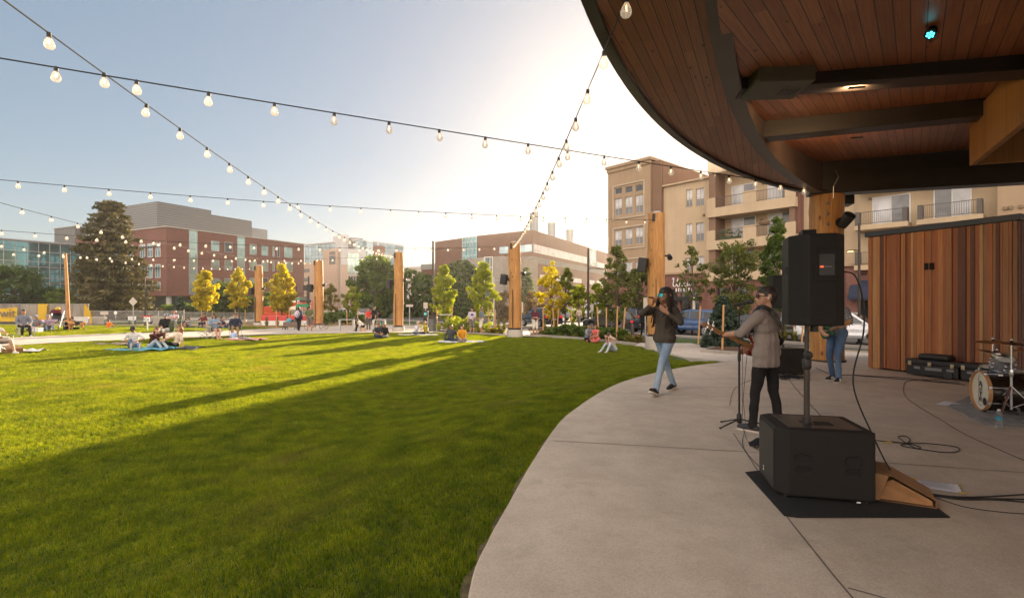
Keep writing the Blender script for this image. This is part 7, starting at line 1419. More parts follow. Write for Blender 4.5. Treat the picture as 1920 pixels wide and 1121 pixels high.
# ---------------------------------------------------------------- picnic things on the lawn
def camp_chair(label,px,py,face,mat,z=0):
    o=thing('camp_chair',label,'camp chair',G(px,py,z),R(face),'folding camp chairs'); mb=MB(); mb.grid(lambda a,b:(-.27+.54*a,-.30+.55*b,.40-.05*math.sin(a*math.pi)-.02*b),8,6); mb.build('seat',mat,o,smooth=True).modifiers.new('s','SOLIDIFY').thickness=.012
    mb=MB(); mb.grid(lambda a,b:(-.28+.56*a,.25+.18*b+.05*math.sin(a*math.pi),.40+.50*b),8,6); mb.build('backrest',mat,o,smooth=True).modifiers.new('s','SOLIDIFY').thickness=.012
    for a,b in (((-.28,-.30,0),(.28,-.30,.39)),((.28,-.30,0),(-.28,-.30,.39)),((-.28,.28,0),(.28,.28,.39)),((.28,.28,0),(-.28,.28,.39))): MB().tube([a,b],.012,6).build('leg',m_galv,o)
    for s_ in (-1,1):
        MB().tube([(s_*.28,-.3,.39),(s_*.29,-.29,.62)],.011,6).build('arm_post',m_galv,o); MB().tube([(s_*.28,.28,.02),(s_*.29,.43,.92)],.012,6).build('back_post',m_galv,o); q=MB(); q.obox((s_*.30,.02,.63),(.07,.62,.02),0,.02); q.build('armrest',mat,o,bevel=.008)
    return o
cg=cloth('chair_green',(.10,.12,.07)); cb_=cloth('chair_grey',(.12,.125,.14)); ct=cloth('chair_tan',(.50,.44,.33))
for lab,px,py,face,mt in (('dark folding camp chair at the left picture edge under the lounging person',-6,663,78,cb_),('green folding camp chair under the man in the black zip jacket',309,637,15,cg),('tan folding camp chair under the woman in the denim jacket',403,635,48,ct),('dark folding camp chair under the man in tan trousers',441,632,28,cb_),('low green camp chair under the woman with the white bundle',326,620,10,cg)): camp_chair(lab,px,py,face,mt)
st_=camp_chair('pale folding side table frame left of the denim jacket woman',384,635,10,ct)
for c in list(st_.children):
    if c.name.split('.')[0] in ('backrest','back_post'): bpy.data.objects.remove(c)
bn_=thing('metal_chair','grey metal chair by the path under the person in grey sweatshirt','chair',G(48,631.5),R(55)); MB().obox((0,0,.43),(.55,.5,.03)).build('seat',m_galv,bn_,bevel=.01); q=MB(); q.obox((0,.30,.72),(.55,.03,.45),0,-.15); q.build('backrest',m_galv,bn_,bevel=.01)
for sx in (-.26,.26):
    for sy in (-.22,.26): MB().box(sx-.02,sx+.02,sy-.02,sy+.02,0,.42).build('leg',m_galv,bn_)
for px,py,fc,wh in ((381,616,10,'under the man in the dark red checked shirt'),(681,622.5,-62,'under the woman bending forward'),(717,621,0,'under the child with the teal bag')):
    s_=thing('low_stool','low wooden stool '+wh,'stool',G(px,py),R(fc)); MB().obox((0,0,.30),(.42,.36,.04)).build('seat',m_wood,s_,bevel=.01)
    for sx in (-.17,.17):
        for sy in (-.14,.14): MB().box(sx-.02,sx+.02,sy-.02,sy+.02,0,.29).build('leg',m_wood,s_)
def blanket(label,px,py,wx,wy,mat,rz=0,z=.045,seed=1):
    g=random.Random(seed); ph=[g.uniform(0,6) for _ in range(4)]; mb=MB(); f=lambda a,b:(wx*(a-.5)*(1+.08*math.sin(b*5+ph[0])),wy*(b-.5)*(1+.1*math.sin(a*6+ph[1])),z+.03*math.sin(a*9+ph[2])*math.sin(b*7+ph[3])+.02*math.sin(a*17+b*13)); mb.grid(f,22,16); p=G(px,py); o=mb.build('blanket',mat,None,loc=p,rz=rz,smooth=True); o.modifiers.new('s','SOLIDIFY').thickness=.02; return tag(o,label,'blanket','picnic blankets')
blanket('bright blue blanket under the man in the white T-shirt and the burgundy jacket',268,655,2.1,1.3,cloth('blanket_blue',(.12,.38,.52),.2,4),.1,seed=2)
blanket('faded patterned blanket on the grass left of the white T-shirt man',215,646,1.8,.8,cloth('blanket_pattern',(.45,.32,.28),.2,9,'blotch',(.20,.17,.16)),.05,seed=3)
blanket('dark blanket under the woman in the cream T-shirt',337,653,1.7,1.1,cloth('blanket_dark',(.10,.12,.12),.3,8,'blotch',(.05,.05,.06)),0,seed=4)
blanket('red and white chequered blanket under the two small children',452,637,2.2,1.0,cloth('blanket_red',(.50,.16,.15),.2,9,'plaid',(.60,.52,.48)),.05,seed=5)
blanket('white and blue blanket under the mustard top couple',866,641.5,2.4,.9,cloth('blanket_white',(.60,.58,.58),.2,9,'blotch',(.28,.34,.45)),.05,seed=6)
blanket('white cloth under the couple near the litter bin',782,628.5,2.6,.8,cloth('blanket_pale',(.58,.55,.52)),.05,seed=7)
def paper_bag(label,loc,rz,sx,sy,sz,mat,name='paper_bag',tip=0):
    o=thing(name,label,'bag',loc,rz); mb=MB(); mb.M=Matrix.Rotation(tip,4,'X'); g=random.Random(5)
    a,b,c=sx/2,sy/2,sz; vs=[(-a,-b,0),(a,-b,0),(a,b,0),(-a,b,0),(-a*1.04,-b*.9,c*.55),(a*1.04,-b*.95,c*.5),(a*1.02,b*.8,c*.55),(-a,b*.85,c*.5),(-a*.98,-b*.95,c),(a*1.0,-b*.75,c*.97),(a*.98,b*.9,c*1.02),(-a,b*.7,c*.98)]
    fs=[(0,3,2,1)]+[(i,(i+1)%4,4+(i+1)%4,4+i) for i in range(4)]+[(4+i,4+(i+1)%4,8+(i+1)%4,8+i) for i in range(4)]; mb.add(vs,fs); q=mb.build('bag_body',mat,o); q.modifiers.new('s','SOLIDIFY').thickness=.004; return o
kraft=M('kraft_paper',(.27,.145,.065),.8,var=.16,scale=7,bump=.2)
paper_bag('open brown bag lying on the grass before the lounging person',G(28,661,.03),R(60),.42,.3,.55,kraft,tip=R(-80))
o=MB().grid(lambda a,b:(-.42+.85*a,-.18+.36*b,.05+.09*abs(math.sin(a*7+b*3))*math.sin(b*3.1)),14,6).build('plastic_bag',cloth('plastic_white',(.70,.70,.72)),None,loc=G(61,660),smooth=True); tag(o,'crumpled white plastic bag on the grass right of the brown bag','bag')
cl_=thing('cooler','white cooler box on the grass before the teal patterned shirt','cooler',G(68,624.3)); cl_.scale=(.7,.7,.7); MB().box(-.33,.33,-.2,.2,.02,.30).build('body',m_white,cl_,bevel=.02); MB().box(-.35,.35,-.22,.22,.302,.37).build('lid',m_white,cl_,bevel=.02); MB().tube([(-.36,0,.28),(-.37,0,.40),(.37,0,.40),(.36,0,.28)],.012,6).build('handle',m_galv,cl_)
# pushchair
pc=thing('pushchair','dark pushchair with a maroon hood on the grass behind the lavender top','pushchair',G(105,618),R(30)); 
for x,y,r_ in ((-.28,.35,.14),(.28,.35,.14),(-.22,-.35,.10),(.22,-.35,.10)): wheel(pc,(x,y,r_),r_,w_=.045,sp=8,rot=R(90))
mb=MB()
for s_ in (-1,1): mb.tube([(s_*.26,.35,.14),(s_*.24,.0,.55),(s_*.22,-.35,.10)],.016,6); mb.tube([(s_*.24,-.1,.4),(s_*.25,.30,.85),(s_*.25,.52,1.05)],.016,6)
mb.tube([(-.25,.52,1.05),(.25,.52,1.05)],.02,6); mb.build('frame',m_galv,pc); mb=MB(); mb.obox((0,-.02,.5),(.42,.42,.08)); mb.obox((0,.22,.72),(.42,.08,.5),0,-.35); mb.build('seat',m_black,pc,bevel=.03)
mb=MB(); mb.grid(lambda a,b:(-.24+.48*b,.30-.42*math.sin(a*1.5),.92+.22*math.cos(a*1.5)-.03*(2*b-1)**2),8,8); mb.build('hood',cloth('hood_maroon',(.10,.02,.03)),pc,smooth=True).modifiers.new('s','SOLIDIFY').thickness=.015; MB().ell((.05,.1,1.18),(.12,.1,.10),10,7).build('bag',M('pouch_yellow',(.6,.38,.03),.7),pc,smooth=True)
# dog
dg_o=thing('dog','tan and black shepherd dog standing with its tail out behind the seated crowd','dog',G(143,621),R(-82)); dg_o.scale=(1.15,1.0,.86)
dp=[]; D=lambda a,b,ra,rb,k_: dp.append((a,b,ra,rb,k_))   # faces -y
D((0,-.26,.50),(0,-.05,.50),.135,.145,'tan'); D((0,-.05,.52),(0,.28,.54),.13,.105,'black'); D((0,.28,.52),(0,.36,.50),.11,.10,'tan'); D((0,-.30,.56),(0,-.50,.72),.095,.075,'tan'); D((0,-.52,.76),(0,-.56,.75),.075,.07,'black'); D((0,-.60,.735),(0,-.73,.70),.045,.030,'black')
for s_ in (1,-1):
    D((s_*.045,-.50,.83),(s_*.06,-.49,.91),.026,.008,'black'); D((s_*.07,-.27,.44),(s_*.08,-.28,.24),.055,.036,'tan'); D((s_*.08,-.28,.24),(s_*.08,-.29,.05),.034,.028,'tan'); D((s_*.08,-.30,.04),(s_*.08,-.35,.03),.034,.028,'tan')
    oy=.08*s_; D((s_*.07,.34,.47),(s_*.09,.27+oy,.29),.085,.055,'tan'); D((s_*.09,.27+oy,.29),(s_*.085,.41+oy,.19),.046,.032,'tan'); D((s_*.085,.41+oy,.19),(s_*.085,.39+oy,.04),.030,.027,'tan'); D((s_*.085,.38+oy,.035),(s_*.085,.32+oy,.03),.034,.028,'tan')
D((0,.42,.52),(0,.62,.47),.035,.04,'tan'); D((0,.62,.47),(0,.86,.53),.042,.018,'tan')
remesh(dp,.014,'body',[M('fur_tan',(.40,.20,.075),.9,var=.3,scale=20),M('fur_black',(.035,.025,.02),.9,var=.4,scale=20)],['tan','black'],dg_o,3)
# phone for the girl, cup
for i_,(lab,px,py,z,s_) in enumerate((('white paper cup held by the man in tan trousers',449.5,600,0,.0),)):
    p=W(462,601,G(441,632).y-.25); o=MB().lathe([(.03,-.06),(.04,.06),(.04,.065),(.034,.065)],12).build('paper_cup',m_white,None,loc=p,smooth=True); tag(o,lab,'cup')

# ---------------------------------------------------------------- stage equipment
t=NT('speaker_black'); nz=t.noise(220,detail=2); t.col(t.ramp(nz,[(.4,(.010,.009,.0085)),(.62,(.022,.020,.018))])); t.set(Roughness=.62); t.bump(nz,.5,.003); t.b.inputs['Specular IOR Level'].default_value=.22; m_spk=t.m
t=NT('speaker_grille'); o_=t.coord(); v=t.n('ShaderNodeTexVoronoi'); v.inputs['Scale'].default_value=170; t.l(o_,v.inputs['Vector']); t.col(t.ramp(v.outputs['Distance'],[(.2,(.008,.008,.008)),(.5,(.05,.048,.045))])); t.set(Roughness=.5,Metallic=.4); m_grl=t.m
m_carpet=M('mat_black',(.012,.012,.013),.98,var=.6,scale=70,bump=.9); m_tape=M('tape_yellow',(.62,.42,.02),.6,var=.08); m_paper=M('paper_white',(.74,.74,.78),.8,var=.05)
# rubber mat
mt_=[G(1397,886,STAGE),G(1470,967.5,STAGE),G(1498,971,STAGE),G(1782,971,STAGE),G(1660,880,STAGE),G(1560,868,STAGE)]
o=MB().prism([(p.x-mt_[0].x,p.y-mt_[0].y) for p in mt_],0,.009).build('floor_mat',m_carpet,None,loc=(mt_[0].x,mt_[0].y,STAGE+.001),bevel=.003); tag(o,'black carpet mat on the concrete under the subwoofer','mat')
# subwoofer: long side towards us, grille end towards the left
a_=G(1457,936,STAGE); b_=G(1645,951,STAGE); c_=G(1427,886,STAGE)
sub_x=V((b_.x-a_.x,b_.y-a_.y,0)); sub_y=V((c_.x-a_.x,c_.y-a_.y,0)); LX=sub_x.length; ex=sub_x.normalized(); ey=V((-ex.y,ex.x,0)); LY=.60
def handle_cut(par,x,y,z,w_,h_,rot=None):
    Mx=Matrix.Translation((x,y,z)) @ (rot or Matrix()); mb=MB(Mx); n=20; rc=.028
    def rr_(w,h,r): return [(cx+r*math.cos(R(a)),cz+r*math.sin(R(a))) for cx,cz,a0 in ((w/2-r,h/2-r,0),(-w/2+r,h/2-r,90),(-w/2+r,-h/2+r,180),(w/2-r,-h/2+r,270)) for a in range(a0,a0+91,30)]
    A_=rr_(w_+.022,h_+.022,rc+.01); B_=rr_(w_,h_,rc); n=len(A_); vs=[(x_,-.001,z_) for x_,z_ in A_]+[(x_,-.008,z_) for x_,z_ in A_]+[(x_,-.006,z_) for x_,z_ in B_]+[(x_,.003,z_) for x_,z_ in B_]
    fs=[]
    for r_ in range(3): fs+=[(r_*n+i,r_*n+(i+1)%n,(r_+1)*n+(i+1)%n,(r_+1)*n+i) for i in range(n)]
    mb.add(vs,fs); q=mb.build('handle_rim',m_spk,par,smooth=True); MB(Mx).add([(x_,-.0015,z_) for x_,z_ in B_],[tuple(range(n))]).build('handle_recess',M('recess_black',(.004,.004,.004),.8,var=0),q)
def subwoofer(label,loc,rz,LX,LY,HZ,big=True):
    o=thing('subwoofer',label,'subwoofer',loc,rz,'subwoofers on the stage'); ch=.085
    # cabinet: chamfered long edges towards the front grille (x = 0 end), local y=0 is the side facing the camera
    poly=[(ch,0),(LX-.02,0),(LX,.02),(LX,LY-.02),(LX-.02,LY),(ch,LY),(0.0,LY-ch*.8),(0.0,ch*.8)]
    MB().prism(poly,.025,HZ).build('cabinet',m_spk,o,bevel=.014,seg=3)
    mb=MB(); mb.box(-.006,.0,ch*1.0,LY-ch*1.0,.05,HZ-.03); mb.build('grille',m_grl,o,bevel=.003)
    mb=MB(); 
    for x,y in ((.08,.06),(LX-.06,.06),(.08,LY-.06),(LX-.06,LY-.06)): MB().lathe([(.022,0),(.024,.026)],10,Matrix.Translation((x,y,0))).build('foot',m_black,o)
    for fx in ((.27,.78) if big else (.5,)):
        handle_cut(o,LX*fx,0,HZ*.585,.105,.062); handle_cut(o,LX*fx,0,HZ*.43,.105,.048)
    mb=MB(); e=.05; mb.prism([(ch*1.2,.06),(LX-.07,.06),(LX-.07,LY-.06),(ch*1.2,LY-.06)],HZ,HZ+.004); mb.build('top_panel',M('speaker_top',(.02,.019,.02),.35,var=.3,scale=14),o,bevel=.002)
    MB().lathe([(.001,HZ+.004),(.055,HZ+.004),(.055,HZ+.009),(.03,HZ+.009),(.028,HZ+.05),(.001,HZ+.05)],18,Matrix.Translation((LX*.42,LY*.42,0))).build('pole_socket',m_black,o,smooth=True)
    handle=MB(); handle.prism([(LX*.47,LY*.30),(LX*.68,LY*.30),(LX*.68,LY*.52),(LX*.47,LY*.52)],HZ+.0045,HZ+.0055); handle.build('top_handle_recess',M('recess_black',(.004,.004,.004),.8,var=0),o)
    if big:
        mb=MB()
        for z in (.105,.135): mb.box(-.0075,-.0062,LY*.60,LY*.64,z,z+.012); 
        mb.box(-.0075,-.0062,LY*.612,LY*.625,.115,.14); mb.build('badge',m_white,o)
        MB().box(LX*.80,LX*.84,-.0015,-.0005,.012,.022).build('label',m_paper,o)
    return o
sub=subwoofer('large black subwoofer on the carpet mat carrying the big loudspeaker pole',(a_.x,a_.y,STAGE+.010),math.atan2(ex.y,ex.x),LX,LY,.555)
# pole and top box
pz=STAGE+.565; pbase=sub.matrix_basis @ V((LX*.42,LY*.42,0)); ptop_z=1.93
pl_=thing('speaker_pole','dark adjustable pole standing on the large subwoofer','speaker pole',(pbase.x,pbase.y,pz)); hp2=ptop_z-pz
MB().tube([(0,0,0),(0,0,hp2*.56)],.0225,14).build('lower_tube',m_pole,pl_,smooth=True); MB().tube([(0,0,hp2*.5),(0,0,hp2+.12)],.0175,14).build('upper_tube',m_pole,pl_,smooth=True); MB().lathe([(.026,hp2*.55),(.034,hp2*.57),(.036,hp2*.64),(.03,hp2*.66)],14).build('collar',m_black,pl_,smooth=True); MB().lathe([(.030,-.02),(.036,0),(.030,.022),(.001,.026)],12,Matrix.Translation((-.01,-.035,hp2*.70)) @ Matrix.Rotation(R(90),4,'X')).build('clamp_knob',m_black,pl_,smooth=True); MB().lathe([(.027,hp2*.60),(.027,hp2*.63)],14).build('ring_label',m_paper,pl_)
def topbox(label,loc,rz,w_,d_,h_,marks=True):
    o=thing('loudspeaker',label,'loudspeaker',loc,rz,'loudspeakers on poles'); # back of the cabinet towards the camera (-y), grille towards +y
    poly=[(-w_/2,.02),(-w_/2,d_),(w_/2,d_),(w_/2,.02),(w_*.30,-.10),(-w_*.20,-.12)]
    MB().prism([(x,y) for x,y in poly][::-1],0,h_).build('cabinet',m_spk,o,bevel=.014,seg=3); MB().box(-w_/2+.01,w_/2-.01,d_,d_+.012,.015,h_-.015).build('grille',m_grl,o,bevel=.004)
    mb=MB(); 
    if marks:
        yb=lambda x:(-.12+.02*(x+w_*.20)/(w_*.5))-.001
        q=Matrix.Translation((.055*w_/.46,yb(.055)-.004,h_*.66)) @ Matrix.Rotation(math.atan2(.02,w_*.5),4,'Z')
        mb=MB(q); mb.box(-.085,.085,0,.006,-.135,.135); rim=mb.build('input_panel_rim',m_spk,o,bevel=.004); mb=MB(q); mb.box(-.055,.055,-.003,.001,-.085,.085); pn=mb.build('input_panel',M('panel_black',(.006,.006,.007),.3,var=0),rim)
        MB(q).box(-.052,-.024,-.0045,-.003,-.024,-.008).build('badge',M('badge_orange',(.75,.10,.02),.4,var=0,emit=(.7,.06,.01),es=.35),pn)
        for x_,c_ in ((-.047,'a'),(-.040,'b'),(-.033,'c')): MB(q).box(x_,x_+.003,-.0055,-.0046,-.020,-.012).build('badge_letter',m_paper,pn)
        mb=MB(q)
        for k_ in range(6): mb.box(-.018+.009*k_,-.012+.009*k_,-.0042,-.003,-.019,-.013)
        mb.build('lettering',M('ink_grey',(.25,.25,.25),.6,var=0),pn)
    mb=MB(); mb.lathe([(.03,0),(.034,-.05),(.03,-.055)],12,Matrix.Translation((0,.08,0))); mb.build('pole_cup',m_black,o,smooth=True)
    for s_ in (-1,1): MB().obox((s_*(w_/2+.001),d_*.45,h_*.62),(.006,.16,.06)).build('side_handle',M('recess_black',(.004,.004,.004),.8,var=0),o)
    return o
bxw=.405; box=topbox('big black loudspeaker seen from the back on the tall pole',(pbase.x+.045,pbase.y-.06,ptop_z),R(-19),bxw,.32,.745)
MB().box(-.09,.015,.06,.2,.746,.80).build('fly_bracket',m_spk,box,bevel=.006)
# second set further back
a2=G(1462,701,STAGE); sub2=subwoofer('smaller black subwoofer on the stage near the guitarist',(a2.x-.1,a2.y,STAGE+.002),R(-5),.66,.6,.56,False)
pb2=sub2.matrix_basis @ V((.27,.26,0)); pl2=thing('speaker_pole','dark pole standing on the smaller subwoofer','speaker pole',(pb2.x,pb2.y,STAGE+.56)); MB().tube([(0,0,0),(0,0,.55)],.02,10).build('lower_tube',m_pole,pl2,smooth=True); MB().tube([(0,0,.5),(0,0,1.05)],.016,10).build('upper_tube',m_pole,pl2,smooth=True); MB().lathe([(.03,.5),(.03,.56)],10).build('collar',m_black,pl2)
topbox('second loudspeaker on the pole behind the big one',(pb2.x+.0,pb2.y-.08,1.99),R(-10),.46,.32,.74,False)
# boom arm lamp post drawn elsewhere; microphone stand
def mic_stand():
    p=G(1386,800,STAGE); o=thing('microphone_stand','black tripod microphone stand with boom in front of the bassist','microphone stand',p)
    MB().lathe([(.026,.05),(.032,.06),(.03,.15),(.02,.17)],12).build('hub',m_black,o,smooth=True); MB().tube([(0,0,.08),(0,0,.95)],.0125,10).build('lower_tube',m_black,o,smooth=True); MB().tube([(0,0,.85),(0,0,1.50)],.009,10).build('upper_tube',m_black,o,smooth=True); MB().lathe([(.018,.83),(.021,.86),(.018,.93)],10).build('clutch',m_black,o,smooth=True)
    for a,L in ((200,.30),(120,.26),(-12,.46)):
        e=V((math.cos(R(a))*L,math.sin(R(a))*L,.012)); lg=MB().tube([(0,0,.10),e],.009,8).build('leg',m_black,o,smooth=True); MB().ell(e,(.018,.018,.012),8,6).build('rubber_foot',m_black,lg)
    MB().lathe([(.014,-.02),(.017,0),(.014,.02)],10,Matrix.Translation((0,0,1.50)) @ Matrix.Rotation(R(90),4,'X')).build('boom_joint',m_wood,o); return o,p
ms,mp=mic_stand(); Tb=Matrix.Translation(ba['o'].location) @ Matrix.Rotation(ba['o'].rotation_euler.z,4,'Z'); bm=Tb @ (ba['head']-ba['hup']*.055*ba['k']+ba['hf']*.135*ba['k']); tl_=bm+V((-.22,.02,-.05)).normalized()*.24
mic('black microphone on the stand in front of the bassist\'s mouth',tl_,bm)
MB().tube([(0,0,1.5),tuple(V((tl_.x,tl_.y,tl_.z))-V(mp)+V((.06,0,.012)))],.007,6).build('boom',m_black,ms); jn=V((tl_.x,tl_.y,tl_.z)).lerp(bm,.55)-V(mp); MB().tube([(0,0,1.48),(jn.x,jn.y,jn.z-.025)],.008,6).build('mic_clip',m_black,ms)
# bass guitar
bw=lambda l_,f_,z_: Tb @ (V((l_,-f_,z_))*ba['k'])
def guitar(label,body_c,neck_end,scale,matb,n_up,pegs=2,headmat=None,catn='bass guitar',name='bass_guitar'):
    c=V(body_c); e=V(neck_end); d=(e-c).normalized(); n=V(n_up); n=(n-d*n.dot(d)).normalized(); s_=n.cross(d); M0=Matrix((( d.x,s_.x,n.x,c.x),(d.y,s_.y,n.y,c.y),(d.z,s_.z,n.z,c.z),(0,0,0,1))); o=thing(name,label,catn,c); o.matrix_basis=M0; L=(e-c).length
    out=[(-.26,0),(-.25,.09),(-.18,.155),(-.08,.15),(-.02,.115),(.06,.12),(.14,.165),(.20,.15),(.20,.11),(.12,.06),(.10,.03),(.10,-.03),(.12,-.06),(.16,-.10),(.15,-.135),(.08,-.13),(.0,-.11),(-.08,-.14),(-.18,-.155),(-.25,-.09)]
    out=curve(*[(x*scale,y*scale) for x,y in out+[out[0]]],n=4)[:-1]; MB().prism(out,-.022,.022).build('body',matb,o,bevel=.010,seg=3,smooth=50)
    nw=M('neck_maple',(.34,.17,.06),.4,var=.15,scale=20); hl=L; mb=MB(); nn=10; vs=[]; 
    for j in range(2):
        x=(.06*scale,hl-.20)[j]; wd=(.031,.021)[j]
        for q in range(nn): a=math.pi*q/(nn-1); vs.append((x,wd*math.cos(a),.02-.028*math.sin(a)))
    mb.add(vs,[(q,q+1,nn+q+1,nn+q) for q in range(nn-1)]+[(nn-1,0,nn,2*nn-1),tuple(range(nn-1,-1,-1)),tuple(range(nn,2*nn))]); mb.build('neck',nw,o,smooth=40)
    mb=MB(); mb.prism([(hl-.205,-.022),(hl-.17,-.036),(hl-.02,-.032),(hl,-.012),(hl,.012),(hl-.02,.032),(hl-.17,.036),(hl-.205,.022)],-.006,.010); hd=mb.build('headstock',headmat or nw,o,bevel=.004)
    for s2 in (-1,1):
        for q in range(pegs):
            x=hl-.15+.075*q; mb=MB(); mb.tube([(x,s2*.03,-.004),(x,s2*.062,-.008)],.005,6); mb.ell((x,s2*.078,-.010),(.013,.017,.006),10,6); mb.lathe([(.012,-.022),(.012,-.004)],8,Matrix.Translation((x,s2*.022,0))); mb.build('tuning_peg',m_chrome,hd,smooth=True)
    mb=MB(); mb.box(-.03,.0,-.04,.04,.022,.032); mb.box(-.17,-.14,-.045,.045,.022,.036); mb.build('pickup',m_black,o,bevel=.003)
    mb=MB()
    for q in range(2*pegs): y=-.015+.03*q/(2*pegs-1); mb.tube([(-.15,y,.038),(hl-.15,y*.8,.024)],.0012,4)
    mb.build('string',m_steel,o); return o
bass=guitar('electric bass with maple neck held across the bassist\'s front',bw(-.16,.21,.985),bw(.63,.46,1.33),.9,M('bass_red',(.20,.035,.02),.2,var=.1),Tb.to_3x3() @ V((.35,-.9,.2)))
Tg=Matrix.Translation(gt['o'].location) @ Matrix.Rotation(gt['o'].rotation_euler.z,4,'Z'); gw=lambda l_,f_,z_: Tg @ (V((l_,-f_,z_))*gt['k'])
gtr=guitar('dark green electric guitar held by the guitarist behind the loudspeaker',gw(-.05,.20,1.0),gw(.48,.42,1.22),.82,M('guitar_green',(.02,.09,.05),.2,var=.1),Tg.to_3x3() @ V((.35,-.9,.2)),3,None,'guitar','electric_guitar')
# cables
def cable(label,pts,r=.005,mat=None,z=STAGE,on=True,name='cable'):
    P=[V(p) for p in pts]; n=7; sm=[]
    for i in range(len(P)-1):
        p0,p1,p2,p3=P[max(i-1,0)],P[i],P[i+1],P[min(i+2,len(P)-1)]
        for q in range(n): t_=q/n; sm.append(.5*((2*p1)+(p2-p0)*t_+(2*p0-5*p1+4*p2-p3)*t_*t_+(3*p1-p0-3*p2+p3)*t_**3))
    sm.append(P[-1]); base=P[0]; o=MB().tube([s-base for s in sm],r,6).build(name,mat or m_cable,None,loc=base,smooth=True); return tag(o,label,'cable')
gs=lambda *pp,h=.006:[G(x,y,STAGE)+V((0,0,h)) for x,y in pp]
cable('long black cable hanging from the back of the big loudspeaker to the floor',[box.matrix_basis @ V((bxw/2-.02,.06,.44)),box.matrix_basis @ V((bxw/2+.07,.02,.41)),box.matrix_basis @ V((bxw/2+.12,-.0,.22)),box.matrix_basis @ V((bxw/2+.12,-.02,-.05)),V((pbase.x+.36,pbase.y-.04,1.45)),V((pbase.x+.50,pbase.y-.08,1.02)),V((pbase.x+.64,pbase.y-.12,.72))]+gs((1715,912),(1742,928),(1800,934),(1960,938)),.0065)
cable('uppermost of the cables leading from the paper bag to the right',gs((1740,926),(1790,932),(1850,932),(1960,925)),.006); cable('middle cable leading from the paper bag to the right edge',gs((1740,928),(1800,937),(1870,938),(1960,946)),.006); cable('thin lowest cable curving from the paper bag to the right edge',gs((1745,930),(1790,946),(1830,955),(1900,963),(1960,965)),.003)
cable('looped black cable lying on the concrete right of the subwoofer',gs((1642,826),(1690,831),(1740,832),(1790,838),(1799,845),(1780,849),(1740,845),(1690,836),(1706,833),(1726,839),(1718,841),(1700,832),(1690,825),(1684,819),(1697,818),(1706,824),(1700,831),(1670,828)),.0055)
cable('black cable running behind the performers to the drum kit',gs((1530,690),(1560,702),(1600,704),(1650,708),(1700,712),(1760,717),(1810,722)),.010); cable('second black cable beside the long one behind the performers',gs((1600,703),(1640,705.5),(1700,709),(1750,715),(1800,718)),.007)
cable('thin brown lead curving over the concrete towards the drums',gs((1720,712),(1700,716),(1694,726),(1697,742),(1715,758),(1760,785),(1810,815),(1870,842),(1930,868)),.0035,M('lead_brown',(.09,.045,.02),.6))
cable('thin cable sagging from the bass to the foot of the microphone stand',[bw(-.02,.26,.96),(bw(-.02,.26,.9)+V(mp))/2-V((0,0,.1)),V(mp)+V((.03,-.04,.35)),V(mp)+V((.05,-.06,.03))]+gs((1392,830),(1405,856),(1440,890)),.0032); cable('thin cable wound down the microphone stand to the subwoofer',[V(mp)+V((.02,-.02,1.35)),V(mp)+V((.03,-.03,.7)),V(mp)+V((.02,-.05,.12))]+gs((1398,820),(1412,838),(1430,848)),.003); cable('thin cable arching from the bassist to the smaller subwoofer',gs((1368,760),(1378,728),(1410,712),(1440,704),(1470,700)),.003)
cable('cable falling from the second subwoofer to the large subwoofer',[V((pb2.x-.05,pb2.y-.3,STAGE+.05))]+gs((1480,712),(1500,738),(1528,768),(1545,787)),.005)
# tangle of cables before the smaller subwoofer
tg_=random.Random(8); pts=[]
for q in range(46): a=q*1.7; pts.append(G(1478+tg_.uniform(-24,30),708+tg_.uniform(-5,5),STAGE)+V((0,0,.01+.05*tg_.random())))
o=cable('tangled heap of black cables in front of the smaller subwoofer',pts,.007); 
for px,py,w_,d_,rz,lab,mt in ((1483,711,.22,.16,.2,'small white sheet of paper by the cable tangle',m_paper),(1497,709,.4,.25,-.1,'flattened brown cardboard by the smaller subwoofer',kraft),(1757,913,.30,.21,-.55,'white set list taped to the concrete beside the paper bag',m_paper),(1783,759,.34,.28,.5,'white sheet of paper lying before the bass drum',m_paper)):
    p=G(px,py,STAGE); s_=thing('paper_sheet',lab,'paper',p+V((0,0,.004)),rz); MB().grid(lambda a,b:(w_*(a-.5),d_*(b-.5),.004+.012*a*a*b),8,6).build('sheet',mt,s_,smooth=True)
    if px==1757:
        for x_,y_ in ((-.15,.10),(.15,.10),(-.15,-.10),(.15,-.10)): MB().obox((x_,y_,.012),(.07,.02,.003),.5*x_/abs(x_)).build('tape',m_tape,s_)
        mb=MB()
        for k_ in range(9): mb.box(-.11,.11-.02*(k_%3),-.085+.019*k_,-.079+.019*k_,.0205,.0215)
        mb.build('printing',M('ink_grey2',(.35,.35,.38),.8,var=0),s_)
o=MB().obox((0,0,.006),(.10,.025,.004),.1).build('tape_strip',m_tape,None,loc=G(1664,829.5,STAGE)); tag(o,'yellow tape strip holding down the looped cable','tape')
